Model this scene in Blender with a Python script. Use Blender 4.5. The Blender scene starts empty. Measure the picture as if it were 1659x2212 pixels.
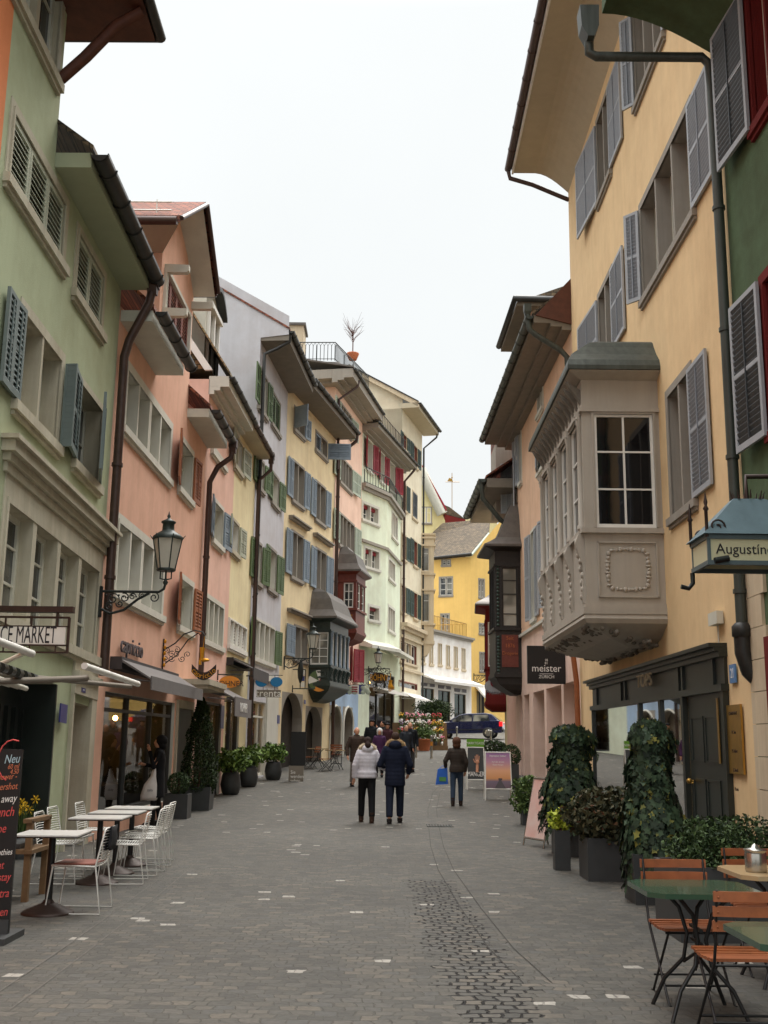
import bpy, bmesh, math, random
from mathutils import Vector, Matrix
random.seed(7)
R = math.radians
sc = bpy.context.scene
C = sc.collection
# ------------------------------------------------------------------ camera
F, CX, CY, HOR, EYE = 2350., 829.5, 1106., 1600., 1.62
KY = F/2200
cam = bpy.data.objects.new('camera', bpy.data.cameras.new('camera'))
C.objects.link(cam); sc.camera = cam
cam.data.sensor_fit = 'VERTICAL'; cam.data.sensor_height = 24; cam.data.lens = 24*F/2212
cam.data.clip_end = 2000; cam.data.clip_start = .05
MW = Matrix.Translation((0, 0, EYE)) @ Matrix.Rotation(R(90)+math.atan((HOR-CY)/F), 4, 'X') @ Matrix.Rotation(.0125, 4, 'Z')
cam.matrix_world = MW
sc.render.resolution_x, sc.render.resolution_y = 768, 1024
sc.view_settings.view_transform = 'Standard'; sc.view_settings.look = 'None'
sc.view_settings.exposure = 1.26; sc.view_settings.gamma = 1
# ------------------------------------------------------------------ overcast sky, soft sun
w = bpy.data.worlds.new('World'); sc.world = w; w.use_nodes = True
nt = w.node_tree; N = nt.nodes; LK = nt.links
bg = N['Background']
sky = N.new('ShaderNodeTexSky'); sky.sky_type = 'NISHITA'; sky.sun_disc = False
sky.sun_elevation = R(52); sky.sun_rotation = R(70); sky.dust_density = 4; sky.air_density = 1.5
tc = N.new('ShaderNodeTexCoord'); sx = N.new('ShaderNodeSeparateXYZ'); LK.new(tc.outputs['Generated'], sx.inputs[0])
cr = N.new('ShaderNodeValToRGB'); LK.new(sx.outputs['Z'], cr.inputs[0])
e = cr.color_ramp.elements
e[0].position = 0; e[0].color = (.143, .147, .147, 1)
e[1].position = 1; e[1].color = (1., 1., 1., 1)
m_ = e.new(.6); m_.color = (.151, .155, .154, 1)
mx = N.new('ShaderNodeMix'); mx.data_type = 'RGBA'; mx.inputs[0].default_value = .06
sc_ = N.new('ShaderNodeVectorMath'); sc_.operation = 'SCALE'; sc_.inputs['Scale'].default_value = 42
cn_ = N.new('ShaderNodeTexNoise'); cn_.inputs['Scale'].default_value = 2.2; cn_.inputs['Detail'].default_value = 5; LK.new(tc.outputs['Generated'], cn_.inputs['Vector'])
cm_ = N.new('ShaderNodeMapRange'); cm_.inputs[3].default_value = .9; cm_.inputs[4].default_value = 1.1; LK.new(cn_.outputs[0], cm_.inputs[0])
cv_ = N.new('ShaderNodeVectorMath'); cv_.operation = 'SCALE'; LK.new(cr.outputs[0], cv_.inputs[0]); LK.new(cm_.outputs[0], cv_.inputs['Scale']); LK.new(cv_.outputs[0], sc_.inputs[0]); LK.new(sc_.outputs[0], mx.inputs[6]); LK.new(sky.outputs[0], mx.inputs[7])
LK.new(mx.outputs[2], bg.inputs[0]); bg.inputs[1].default_value = .065
sl = bpy.data.lights.new('sun', 'SUN'); sl.energy = 1.0; sl.angle = R(35); sl.color = (1, .95, .88)
so = bpy.data.objects.new('sun', sl); C.objects.link(so); so.rotation_euler = (R(38), 0, R(70+90+0)); so.location = (10, 5, 40)

# ------------------------------------------------------------------ measuring helpers
def ray(x, y):
    return MW.to_3x3() @ Vector(((x-CX)/F, -(y-CY)/F, -1.))
def gz(y):
    y = y/KY
    P = [(-50, 0), (22, 0), (27, .1), (31, .25), (38, .5), (44, .8), (55, 1.3), (66, 1.8), (80, 2.5), (200, 9), (600, 20)]
    for (a, b), (c, d) in zip(P, P[1:]):
        if y <= c: return b+(d-b)*(y-a)/(c-a)
    return 20
ZM = {'V': (0, 0, 1), '1': (0, 0, .3012), '2': (0, 555.2, .3012), '3': (0, 1166, .3012), 'A': (388.7, 610.8, .2008), 'B': (610.8, 666.3, .2008),
 'C': (555.2, 1082.7, .2008), 'D': (832.9, 943.9, .2008), 'E': (1027.2, 555.2, .2008), 'F': (1027.2, 971.7, .2008), 'G': (1055, 0, .3641),
 'H': (1221.5, 721.8, .3011), 'I': (1082.7, 1388.1, .3474), 'J': (1277, 1776.8, .2303), 'K': (388.7, 1332.6, .2343), 'L': (721.8, 1526.9, .1339),
 'M': (888.4, 1388.1, .1757), 'N': (0, 1582.5, .251), 'P': (721.8, 1277.1, .1673)}
def q(p):
    if len(p) == 2: return p
    a, b, s = ZM[p[0]]; return a+s*p[1], b+s*p[2]
def pz(p, z=0.):
    r = ray(*q(p)); return Vector((0, 0, EYE))+r*((z-EYE)/r.z)
def at(p, Y):
    r = ray(*q(p)); return Vector((0, 0, EYE))+r*(Y/r.y)
def gr(p):
    Y = 3.
    while Y < 120 and at(p, Y).z > gz(Y): Y += .05
    return at(p, Y)
# ------------------------------------------------------------------ materials
def lin(c):
    return tuple((x/255/12.92 if x/255 <= .04045 else ((x/255+.055)/1.055)**2.4) for x in c)+(1,)
def nodes(name):
    m = bpy.data.materials.new(name); m.use_nodes = True
    return m, m.node_tree.nodes, m.node_tree.links, m.node_tree.nodes['Principled BSDF']
def mat(name, c, rough=.7, metal=0, var=.12, scale=3., bump=.0, bscale=40., spec=.5, streak=0, emit=None, es=0, trans=0, c2=None, coat=0):
    m, n, l, b = nodes(name)
    col = c if len(c) == 4 else lin(c)
    g = n.new('ShaderNodeNewGeometry')
    no = n.new('ShaderNodeTexNoise'); no.inputs['Scale'].default_value = scale; no.inputs['Detail'].default_value = 6; no.inputs['Roughness'].default_value = .65
    mp = n.new('ShaderNodeMapping'); mp.inputs['Scale'].default_value = (1.6, 1.6, .1) if streak else (1, 1, 1)
    l.new(g.outputs['Position'], mp.inputs[0]); l.new(mp.outputs[0], no.inputs['Vector'])
    r = n.new('ShaderNodeValToRGB'); l.new(no.outputs[0], r.inputs[0])
    lo = tuple(x*(1-var) for x in col[:3])+(1,); hi = c2 if c2 else tuple(min(1, x*(1+var)) for x in col[:3])+(1,)
    if len(hi) == 3: hi = lin(hi)
    r.color_ramp.elements[0].position = .3; r.color_ramp.elements[0].color = lo
    r.color_ramp.elements[1].position = .7; r.color_ramp.elements[1].color = hi
    out = r.outputs[0]
    if streak:
        n2 = n.new('ShaderNodeTexNoise'); n2.inputs['Scale'].default_value = .8; n2.inputs['Detail'].default_value = 8; n2.inputs['Roughness'].default_value = .7
        l.new(g.outputs['Position'], n2.inputs['Vector'])
        r2 = n.new('ShaderNodeValToRGB'); r2.color_ramp.elements[0].position = .35; r2.color_ramp.elements[0].color = (1-streak*.8, 1-streak, 1-streak*1.15, 1); r2.color_ramp.elements[1].position = .6; r2.color_ramp.elements[1].color = (1, 1, 1, 1)
        l.new(n2.outputs[0], r2.inputs[0])
        mm = n.new('ShaderNodeMix'); mm.data_type = 'RGBA'; mm.blend_type = 'MULTIPLY'; mm.inputs[0].default_value = 1
        l.new(out, mm.inputs[6]); l.new(r2.outputs[0], mm.inputs[7]); out = mm.outputs[2]
    l.new(out, b.inputs['Base Color'])
    b.inputs['Roughness'].default_value = rough; b.inputs['Metallic'].default_value = metal; b.inputs['Specular IOR Level'].default_value = spec
    if coat: b.inputs['Coat Weight'].default_value = coat
    if bump:
        nb = n.new('ShaderNodeTexNoise'); nb.inputs['Scale'].default_value = bscale; nb.inputs['Detail'].default_value = 5
        l.new(g.outputs['Position'], nb.inputs['Vector'])
        bp = n.new('ShaderNodeBump'); bp.inputs['Strength'].default_value = bump; bp.inputs['Distance'].default_value = .01
        l.new(nb.outputs[0], bp.inputs['Height']); l.new(bp.outputs[0], b.inputs['Normal'])
    if emit: b.inputs['Emission Color'].default_value = lin(emit); b.inputs['Emission Strength'].default_value = es
    return m
MT = {}
def plaster(name, c, streak=.17): MT[name] = mat(name, c, .92, 0, .055, 2.2, .4, 60, .2, streak); return MT[name]
plaster('p_green', (172, 180, 148), .2); plaster('p_pink', (228, 182, 158)); plaster('p_lightpink', (232, 192, 174)); plaster('p_paleyellow', (232, 220, 178))
plaster('p_lavender', (200, 200, 204)); plaster('p_cream', (234, 216, 176)); plaster('p_rose', (234, 200, 180)); plaster('p_mint', (224, 232, 208)); plaster('p_ivory', (230, 220, 194))
plaster('p_sky', (172, 196, 222)); plaster('p_white', (236, 232, 226)); plaster('p_yellow', (232, 194, 116), .1); plaster('p_apricot', (232, 202, 156), .14); plaster('p_salmon', (230, 192, 162))
plaster('p_blush', (234, 204, 188)); plaster('p_darkgreen', (88, 108, 80), .4); plaster('p_orange', (222, 138, 92)); plaster('p_palelemon', (226, 216, 164)); plaster('p_red', (112, 40, 38))
MT['stone'] = mat('stone', (184, 178, 158), .85, 0, .12, 5, .3, 50, .25, .22)
MT['stone_white'] = mat('stone_white', (208, 206, 194), .8, 0, .05, 3, .1, 50, .3, .1)
MT['stone_warm'] = mat('stone_warm', (206, 190, 162), .85, 0, .1, 4, .3, 40, .3, .15)
MT['stone_gray'] = mat('stone_gray', (152, 146, 136), .8, 0, .08, 5, .2, 40, .3, .12)
MT['white'] = mat('white', (226, 224, 216), .5, 0, .05, 3)
MT['offwhite'] = mat('offwhite', (205, 203, 188), .55, 0, .08, 4)
MT['sh_gray'] = mat('sh_gray', (120, 130, 132), .55, 0, .1, 6)
MT['sh_graygreen'] = mat('sh_graygreen', (102, 114, 112), .5, 0, .1, 6)
MT['sh_beige'] = mat('sh_beige', (172, 176, 156), .55, 0, .08, 5)
MT['sh_brown'] = mat('sh_brown', (150, 88, 52), .55, 0, .18, 8)
MT['sh_redbrown'] = mat('sh_redbrown', (128, 74, 60), .6, 0, .15, 8)
MT['sh_blue'] = mat('sh_blue', (130, 144, 156), .55, 0, .1, 6)
MT['sh_green'] = mat('sh_green', (88, 108, 66), .55, 0, .15, 6)
MT['sh_dkgreen'] = mat('sh_dkgreen', (44, 66, 56), .5, 0, .15, 6)
MT['sh_mint'] = mat('sh_mint', (168, 178, 160), .55, 0, .1, 6)
MT['sh_red'] = mat('sh_red', (140, 26, 38), .5, 0, .12, 6)
MT['sh_slate'] = mat('sh_slate', (160, 164, 168), .5, 0, .08, 6)
MT['sh_slatelouver'] = mat('sh_slatelouver', (134, 140, 147), .5, 0, .1, 6)
MT['sh_dark'] = mat('sh_dark', (58, 64, 68), .5, 0, .15, 6)
MT['gutter'] = mat('gutter', (50, 50, 48), .45, .3, .25, 8)
MT['gutter_brown'] = mat('gutter_brown', (74, 56, 50), .45, .3, .2, 8)
MT['copper'] = mat('copper', (70, 76, 70), .5, .2, .35, 6, .1, 30, .5, .2)
MT['leadroof'] = mat('leadroof', (96, 90, 84), .5, .3, .2, 4, .1, 20)
MT['soffit_gray'] = mat('soffit_gray', (124, 116, 104), .8, 0, .12, 3)
MT['soffit_white'] = mat('soffit_white', (196, 194, 180), .75, 0, .08, 3)
MT['soffit_cream'] = mat('soffit_cream', (186, 174, 148), .8, 0, .06, 3)
MT['soffit_green'] = mat('soffit_green', (160, 166, 138), .8, 0, .06, 3)
MT['iron'] = mat('iron', (46, 50, 48), .45, .5, .2, 12)
MT['iron_green'] = mat('iron_green', (50, 58, 54), .5, .3, .25, 12)
MT['timber'] = mat('timber', (88, 48, 32), .65, 0, .25, 6)
MT['timber_black'] = mat('timber_black', (40, 36, 33), .55, 0, .3, 8)
MT['timber_green'] = mat('timber_green', (50, 62, 58), .4, 0, .25, 8)
MT['timber_red'] = mat('timber_red', (110, 52, 40), .5, 0, .2, 8)
MT['shop_green'] = mat('shop_green', (36, 42, 38), .35, 0, .15, 5)
MT['oriel'] = mat('oriel', (172, 165, 153), .7, 0, .07, 4, .15, 60, .4, .1)
MT['oriel_dark'] = mat('oriel_dark', (112, 106, 96), .75, 0, .15, 10, .5, 30)
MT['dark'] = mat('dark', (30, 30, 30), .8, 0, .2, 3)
MT['gold'] = mat('gold', (212, 150, 40), .35, .6, .15, 10)
MT['brass'] = mat('brass', (170, 132, 62), .3, .7, .15, 6)
MT['black'] = mat('black', (22, 22, 22), .5, 0, .1, 5)
MT['wire_white'] = mat('wire_white', (222, 220, 212), .4, .0, .05, 5)
MT['table_white'] = mat('table_white', (200, 198, 192), .35, 0, .05, 3)
MT['brown_metal'] = mat('brown_metal', (58, 44, 38), .45, .4, .2, 8)
MT['anthracite'] = mat('anthracite', (58, 60, 60), .5, 0, .12, 6)
MT['awning_gray'] = mat('awning_gray', (112, 108, 106), .9, 0, .08, 4)
MT['awning_dark'] = mat('awning_dark', (70, 66, 66), .9, 0, .08, 4)
MT['awning_white'] = mat('awning_white', (226, 222, 214), .9, 0, .05, 4)
MT['enamel_blue'] = mat('enamel_blue', (58, 62, 120), .35, 0, .08, 6)
MT['enamel_light'] = mat('enamel_light', (84, 128, 178), .35, 0, .08, 6)
MT['text_white'] = mat('text_white', (232, 230, 224), .6, 0, .03, 3)
MT['text_black'] = mat('text_black', (34, 30, 34), .6, 0, .03, 3)
MT['text_gray'] = mat('text_gray', (84, 78, 82), .5, 0, .05, 3)
MT['terracotta'] = mat('terracotta', (176, 100, 62), .8, 0, .15, 6)
MT['lampglass'] = mat('lampglass', (196, 192, 178), .25, 0, .06, 4)
MT['warm'] = mat('warm', (255, 200, 120), .5, emit=(255, 190, 100), es=16)
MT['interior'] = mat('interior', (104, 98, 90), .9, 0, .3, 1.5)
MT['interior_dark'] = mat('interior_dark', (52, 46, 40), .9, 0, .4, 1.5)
MT['teal'] = mat('teal', (46, 132, 134), .8, 0, .3, 1.2)
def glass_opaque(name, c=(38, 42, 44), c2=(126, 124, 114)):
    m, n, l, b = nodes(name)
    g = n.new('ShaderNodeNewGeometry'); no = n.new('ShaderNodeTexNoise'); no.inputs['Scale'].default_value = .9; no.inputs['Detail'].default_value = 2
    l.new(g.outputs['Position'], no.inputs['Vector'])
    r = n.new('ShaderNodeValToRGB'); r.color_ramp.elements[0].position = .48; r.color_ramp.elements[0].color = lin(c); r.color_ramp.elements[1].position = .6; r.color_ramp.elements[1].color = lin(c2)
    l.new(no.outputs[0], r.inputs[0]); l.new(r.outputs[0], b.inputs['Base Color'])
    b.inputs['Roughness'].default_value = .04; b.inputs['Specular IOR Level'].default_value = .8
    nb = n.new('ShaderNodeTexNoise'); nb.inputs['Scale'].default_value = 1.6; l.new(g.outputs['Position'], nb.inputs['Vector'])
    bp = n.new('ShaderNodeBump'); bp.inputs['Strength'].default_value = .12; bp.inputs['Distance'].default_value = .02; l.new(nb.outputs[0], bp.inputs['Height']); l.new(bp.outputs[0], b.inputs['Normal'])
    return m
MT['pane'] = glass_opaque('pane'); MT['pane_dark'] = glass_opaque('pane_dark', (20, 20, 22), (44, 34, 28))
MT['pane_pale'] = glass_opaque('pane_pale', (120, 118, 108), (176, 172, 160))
def glass_clear():
    m, n, l, b = nodes('shop_glass'); n.remove(b)
    o = n['Material Output']; t = n.new('ShaderNodeBsdfTransparent'); t.inputs[0].default_value = (.8, .84, .82, 1)
    g = n.new('ShaderNodeBsdfGlossy'); g.inputs['Roughness'].default_value = .02
    f = n.new('ShaderNodeFresnel'); f.inputs[0].default_value = 1.5
    x = n.new('ShaderNodeMixShader'); l.new(f.outputs[0], x.inputs[0]); l.new(t.outputs[0], x.inputs[1]); l.new(g.outputs[0], x.inputs[2]); l.new(x.outputs[0], o.inputs[0])
    return m
MT['glass'] = glass_clear()
def tiles(name, c1, c2, ang=0, sc_=(6, 5.5)):
    m, n, l, b = nodes(name)
    g = n.new('ShaderNodeNewGeometry'); s = n.new('ShaderNodeSeparateXYZ'); l.new(g.outputs['Position'], s.inputs[0])
    mp = n.new('ShaderNodeVectorMath'); mp.operation = 'DOT_PRODUCT'; mp.inputs[1].default_value = (math.cos(ang), math.sin(ang), 0); l.new(g.outputs['Position'], mp.inputs[0])
    cb = n.new('ShaderNodeCombineXYZ'); l.new(mp.outputs['Value'], cb.inputs[0]); l.new(s.outputs['Z'], cb.inputs[1])
    br = n.new('ShaderNodeTexBrick'); br.inputs['Scale'].default_value = 1; br.inputs['Brick Width'].default_value = .17; br.inputs['Row Height'].default_value = .13; br.inputs['Mortar Size'].default_value = .012
    br.inputs['Color1'].default_value = lin(c1); br.inputs['Color2'].default_value = lin(c2); br.inputs['Mortar'].default_value = tuple(x*.25 for x in lin(c1)[:3])+(1,)
    l.new(cb.outputs[0], br.inputs['Vector'])
    no = n.new('ShaderNodeTexNoise'); no.inputs['Scale'].default_value = 3.; no.inputs['Detail'].default_value = 6; l.new(g.outputs['Position'], no.inputs['Vector'])
    r = n.new('ShaderNodeValToRGB'); r.color_ramp.elements[0].position = .35; r.color_ramp.elements[0].color = (.55, .55, .5, 1); r.color_ramp.elements[1].position = .65; r.color_ramp.elements[1].color = (1.15, 1.1, 1, 1); l.new(no.outputs[0], r.inputs[0])
    mm = n.new('ShaderNodeMix'); mm.data_type = 'RGBA'; mm.blend_type = 'MULTIPLY'; mm.inputs[0].default_value = 1; l.new(br.outputs[0], mm.inputs[6]); l.new(r.outputs[0], mm.inputs[7]); l.new(mm.outputs[2], b.inputs['Base Color'])
    b.inputs['Roughness'].default_value = .9
    wv = n.new('ShaderNodeMath'); wv.operation = 'FRACT'; dv = n.new('ShaderNodeMath'); dv.operation = 'DIVIDE'; dv.inputs[1].default_value = .13; l.new(s.outputs['Z'], dv.inputs[0]); l.new(dv.outputs[0], wv.inputs[0])
    bp = n.new('ShaderNodeBump'); bp.inputs['Strength'].default_value = .8; bp.inputs['Distance'].default_value = .04; bp.invert = True; l.new(wv.outputs[0], bp.inputs['Height']); l.new(bp.outputs[0], b.inputs['Normal'])
    return m
MT['tiles_red'] = tiles('tiles_red', (118, 64, 48), (138, 80, 58)); MT['tiles_brown'] = tiles('tiles_brown', (84, 72, 57), (108, 93, 72)); MT['tiles_moss'] = tiles('tiles_moss', (112, 100, 66), (146, 116, 84))
def leafmat(name, c1, c2, c3=None, rough=.5):
    m, n, l, b = nodes(name)
    g = n.new('ShaderNodeNewGeometry'); r = n.new('ShaderNodeValToRGB'); l.new(g.outputs['Random Per Island'], r.inputs[0])
    r.color_ramp.elements[0].color = lin(c1); r.color_ramp.elements[1].color = lin(c2); r.color_ramp.elements[1].position = .93
    if c3:
        accent = r.color_ramp.elements.new(.98)
        accent.color = lin(c3)
    l.new(r.outputs[0], b.inputs['Base Color']); b.inputs['Roughness'].default_value = .62; b.inputs['Specular IOR Level'].default_value = .25
    return m
MT['lf_ivy'] = leafmat('lf_ivy', (20, 32, 23), (62, 82, 58), (128, 126, 60)); MT['lf_thuja'] = leafmat('lf_thuja', (24, 36, 18), (58, 76, 36)); MT['lf_box'] = leafmat('lf_box', (26, 42, 24), (72, 92, 52))
MT['lf_laurel'] = leafmat('lf_laurel', (44, 66, 30), (120, 146, 70)); MT['lf_lime'] = leafmat('lf_lime', (120, 140, 40), (190, 196, 70)); MT['lf_reddish'] = leafmat('lf_reddish', (36, 46, 32), (88, 84, 58), (120, 80, 60))
MT['lf_light'] = leafmat('lf_light', (50, 74, 40), (110, 130, 72))
def cobble():
    m, n, l, b = nodes('cobblestones')
    g = n.new('ShaderNodeNewGeometry'); sp = n.new('ShaderNodeSeparateXYZ'); l.new(g.outputs['Position'], sp.inputs[0])
    def math_(op, a, b_=None, v=None):
        x = n.new('ShaderNodeMath'); x.operation = op
        for i, s in enumerate((a, b_)):
            if s is None: continue
            if isinstance(s, (int, float)): x.inputs[i].default_value = s
            else: l.new(s, x.inputs[i])
        return x.outputs[0]
    def noise_(scale, det=3, vec=None):
        x = n.new('ShaderNodeTexNoise'); x.inputs['Scale'].default_value = scale; x.inputs['Detail'].default_value = det; l.new(vec or g.outputs['Position'], x.inputs['Vector']); return x
    def ramp(s, a, ca, b_, cb_):
        x = n.new('ShaderNodeValToRGB'); x.color_ramp.elements[0].position = a; x.color_ramp.elements[0].color = ca; x.color_ramp.elements[1].position = b_; x.color_ramp.elements[1].color = cb_; l.new(s, x.inputs[0]); return x.outputs[0]
    dn = noise_(2.5, 2); dsc = n.new('ShaderNodeVectorMath'); dsc.operation = 'SCALE'; dsc.inputs['Scale'].default_value = .16; l.new(dn.outputs['Color'], dsc.inputs[0])
    dn2 = noise_(14, 2); dsc2 = n.new('ShaderNodeVectorMath'); dsc2.operation = 'SCALE'; dsc2.inputs['Scale'].default_value = .04; l.new(dn2.outputs['Color'], dsc2.inputs[0])
    ad = n.new('ShaderNodeVectorMath'); ad.operation = 'ADD'; l.new(g.outputs['Position'], ad.inputs[0]); l.new(dsc.outputs[0], ad.inputs[1])
    ad2 = n.new('ShaderNodeVectorMath'); ad2.operation = 'ADD'; l.new(ad.outputs[0], ad2.inputs[0]); l.new(dsc2.outputs[0], ad2.inputs[1])
    def brick(c1, c2, mo, ms, off):
        br = n.new('ShaderNodeTexBrick'); br.inputs['Scale'].default_value = 1; br.inputs['Brick Width'].default_value = .128; br.inputs['Row Height'].default_value = .108; br.inputs['Mortar Size'].default_value = ms; br.inputs['Mortar Smooth'].default_value = .6
        br.offset = off; br.inputs['Color1'].default_value = c1; br.inputs['Color2'].default_value = c2; br.inputs['Mortar'].default_value = mo; l.new(ad2.outputs[0], br.inputs['Vector']); return br
    br = brick((0, 0, 0, 1), (1, 1, 1, 1), (.3, .3, .3, 1), .007, .42)
    br2 = brick((0, 0, 0, 1), (1, 1, 1, 1), (.3, .3, .3, 1), .015, .42)
    # stone tone by its own random value, rare pale stones
    tone = n.new('ShaderNodeValToRGB'); l.new(br.outputs['Color'], tone.inputs[0]); E_ = tone.color_ramp.elements
    E_[0].position = 0; E_[0].color = lin((70, 69, 65)); E_[1].position = .5; E_[1].color = lin((86, 83, 76))
    for p_, c_ in ((.25, (78, 77, 72)), (.72, (80, 80, 77)), (.96, (97, 92, 83))): x = E_.new(p_); x.color = lin(c_)
    cc = n.new('ShaderNodeTexWhiteNoise'); cc.noise_dimensions = '2D'
    # pale single stones: own sparse cell grid
    fl = n.new('ShaderNodeVectorMath'); fl.operation = 'DIVIDE'; fl.inputs[1].default_value = (.128, .108, 1); l.new(ad2.outputs[0], fl.inputs[0])
    fs = n.new('ShaderNodeSeparateXYZ'); l.new(fl.outputs[0], fs.inputs[0])
    row = math_('FLOOR', fs.outputs['Y']); colx = math_('FLOOR', math_('ADD', fs.outputs['X'], math_('MULTIPLY', math_('MODULO', row, 2.), .42)))
    cv = n.new('ShaderNodeCombineXYZ'); l.new(colx, cv.inputs[0]); l.new(row, cv.inputs[1]); l.new(cv.outputs[0], cc.inputs['Vector'])
    pale = math_('GREATER_THAN', cc.outputs['Value'], .991)
    mx_ = n.new('ShaderNodeMix'); mx_.data_type = 'RGBA'; l.new(pale, mx_.inputs[0]); l.new(tone.outputs[0], mx_.inputs[6]); mx_.inputs[7].default_value = lin((158, 155, 147))
    # joints: sandy and shallow, dark and deep in an irregular band
    bn = noise_(1.1, 4)
    bx = math_('SUBTRACT', sp.outputs['X'], math_('ADD', math_('MULTIPLY', bn.outputs[0], .3), math_('SUBTRACT', .74, math_('MULTIPLY', sp.outputs['Y'], .022))))
    en = noise_(7, 3); inx = math_('LESS_THAN', math_('ADD', math_('ABSOLUTE', bx), math_('MULTIPLY', en.outputs[0], .6)), .56)
    iny = math_('MULTIPLY', math_('LESS_THAN', sp.outputs['Y'], 13.6), 1.)
    band = math_('MULTIPLY', inx, iny)
    cn = noise_(.7, 3); crk = math_('GREATER_THAN', cn.outputs[0], .56)
    depthf = math_('MAXIMUM', band, math_('MULTIPLY', crk, .22))
    mo = n.new('ShaderNodeMix'); mo.data_type = 'RGBA'; l.new(depthf, mo.inputs[0]); mo.inputs[6].default_value = lin((65, 62, 56)); mo.inputs[7].default_value = lin((20, 18, 17))
    fac = math_('MAXIMUM', math_('MULTIPLY', br.outputs['Fac'], math_('ADD', .35, math_('MULTIPLY', depthf, .65))), math_('MULTIPLY', br2.outputs['Fac'], band))
    mj = n.new('ShaderNodeMix'); mj.data_type = 'RGBA'; l.new(fac, mj.inputs[0]); l.new(mx_.outputs[2], mj.inputs[6]); l.new(mo.outputs[2], mj.inputs[7])
    # dirt
    d1 = noise_(.35, 6); d2 = noise_(22, 5)
    r1 = ramp(d1.outputs[0], .3, (.74, .73, .72, 1), .7, (1.14, 1.13, 1.11, 1)); r2 = ramp(d2.outputs[0], .3, (.8, .8, .8, 1), .7, (1.15, 1.14, 1.12, 1))
    m1 = n.new('ShaderNodeMix'); m1.data_type = 'RGBA'; m1.blend_type = 'MULTIPLY'; m1.inputs[0].default_value = 1; l.new(mj.outputs[2], m1.inputs[6]); l.new(r1, m1.inputs[7])
    m2 = n.new('ShaderNodeMix'); m2.data_type = 'RGBA'; m2.blend_type = 'MULTIPLY'; m2.inputs[0].default_value = 1; l.new(m1.outputs[2], m2.inputs[6]); l.new(r2, m2.inputs[7])
    l.new(m2.outputs[2], b.inputs['Base Color']); b.inputs['Roughness'].default_value = .68; b.inputs['Specular IOR Level'].default_value = .35
    h = math_('ADD', math_('MULTIPLY', math_('ADD', math_('MULTIPLY', br.outputs['Fac'], math_('ADD', .3, depthf)), math_('MULTIPLY', br2.outputs['Fac'], band)), -1.), math_('ADD', math_('MULTIPLY', d2.outputs[0], .5), math_('MULTIPLY', br.outputs['Color'], .25)))
    bp = n.new('ShaderNodeBump'); bp.inputs['Strength'].default_value = .7; bp.inputs['Distance'].default_value = .012; l.new(h, bp.inputs['Height']); l.new(bp.outputs[0], b.inputs['Normal'])
    return m
MT['cobble'] = cobble()
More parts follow.
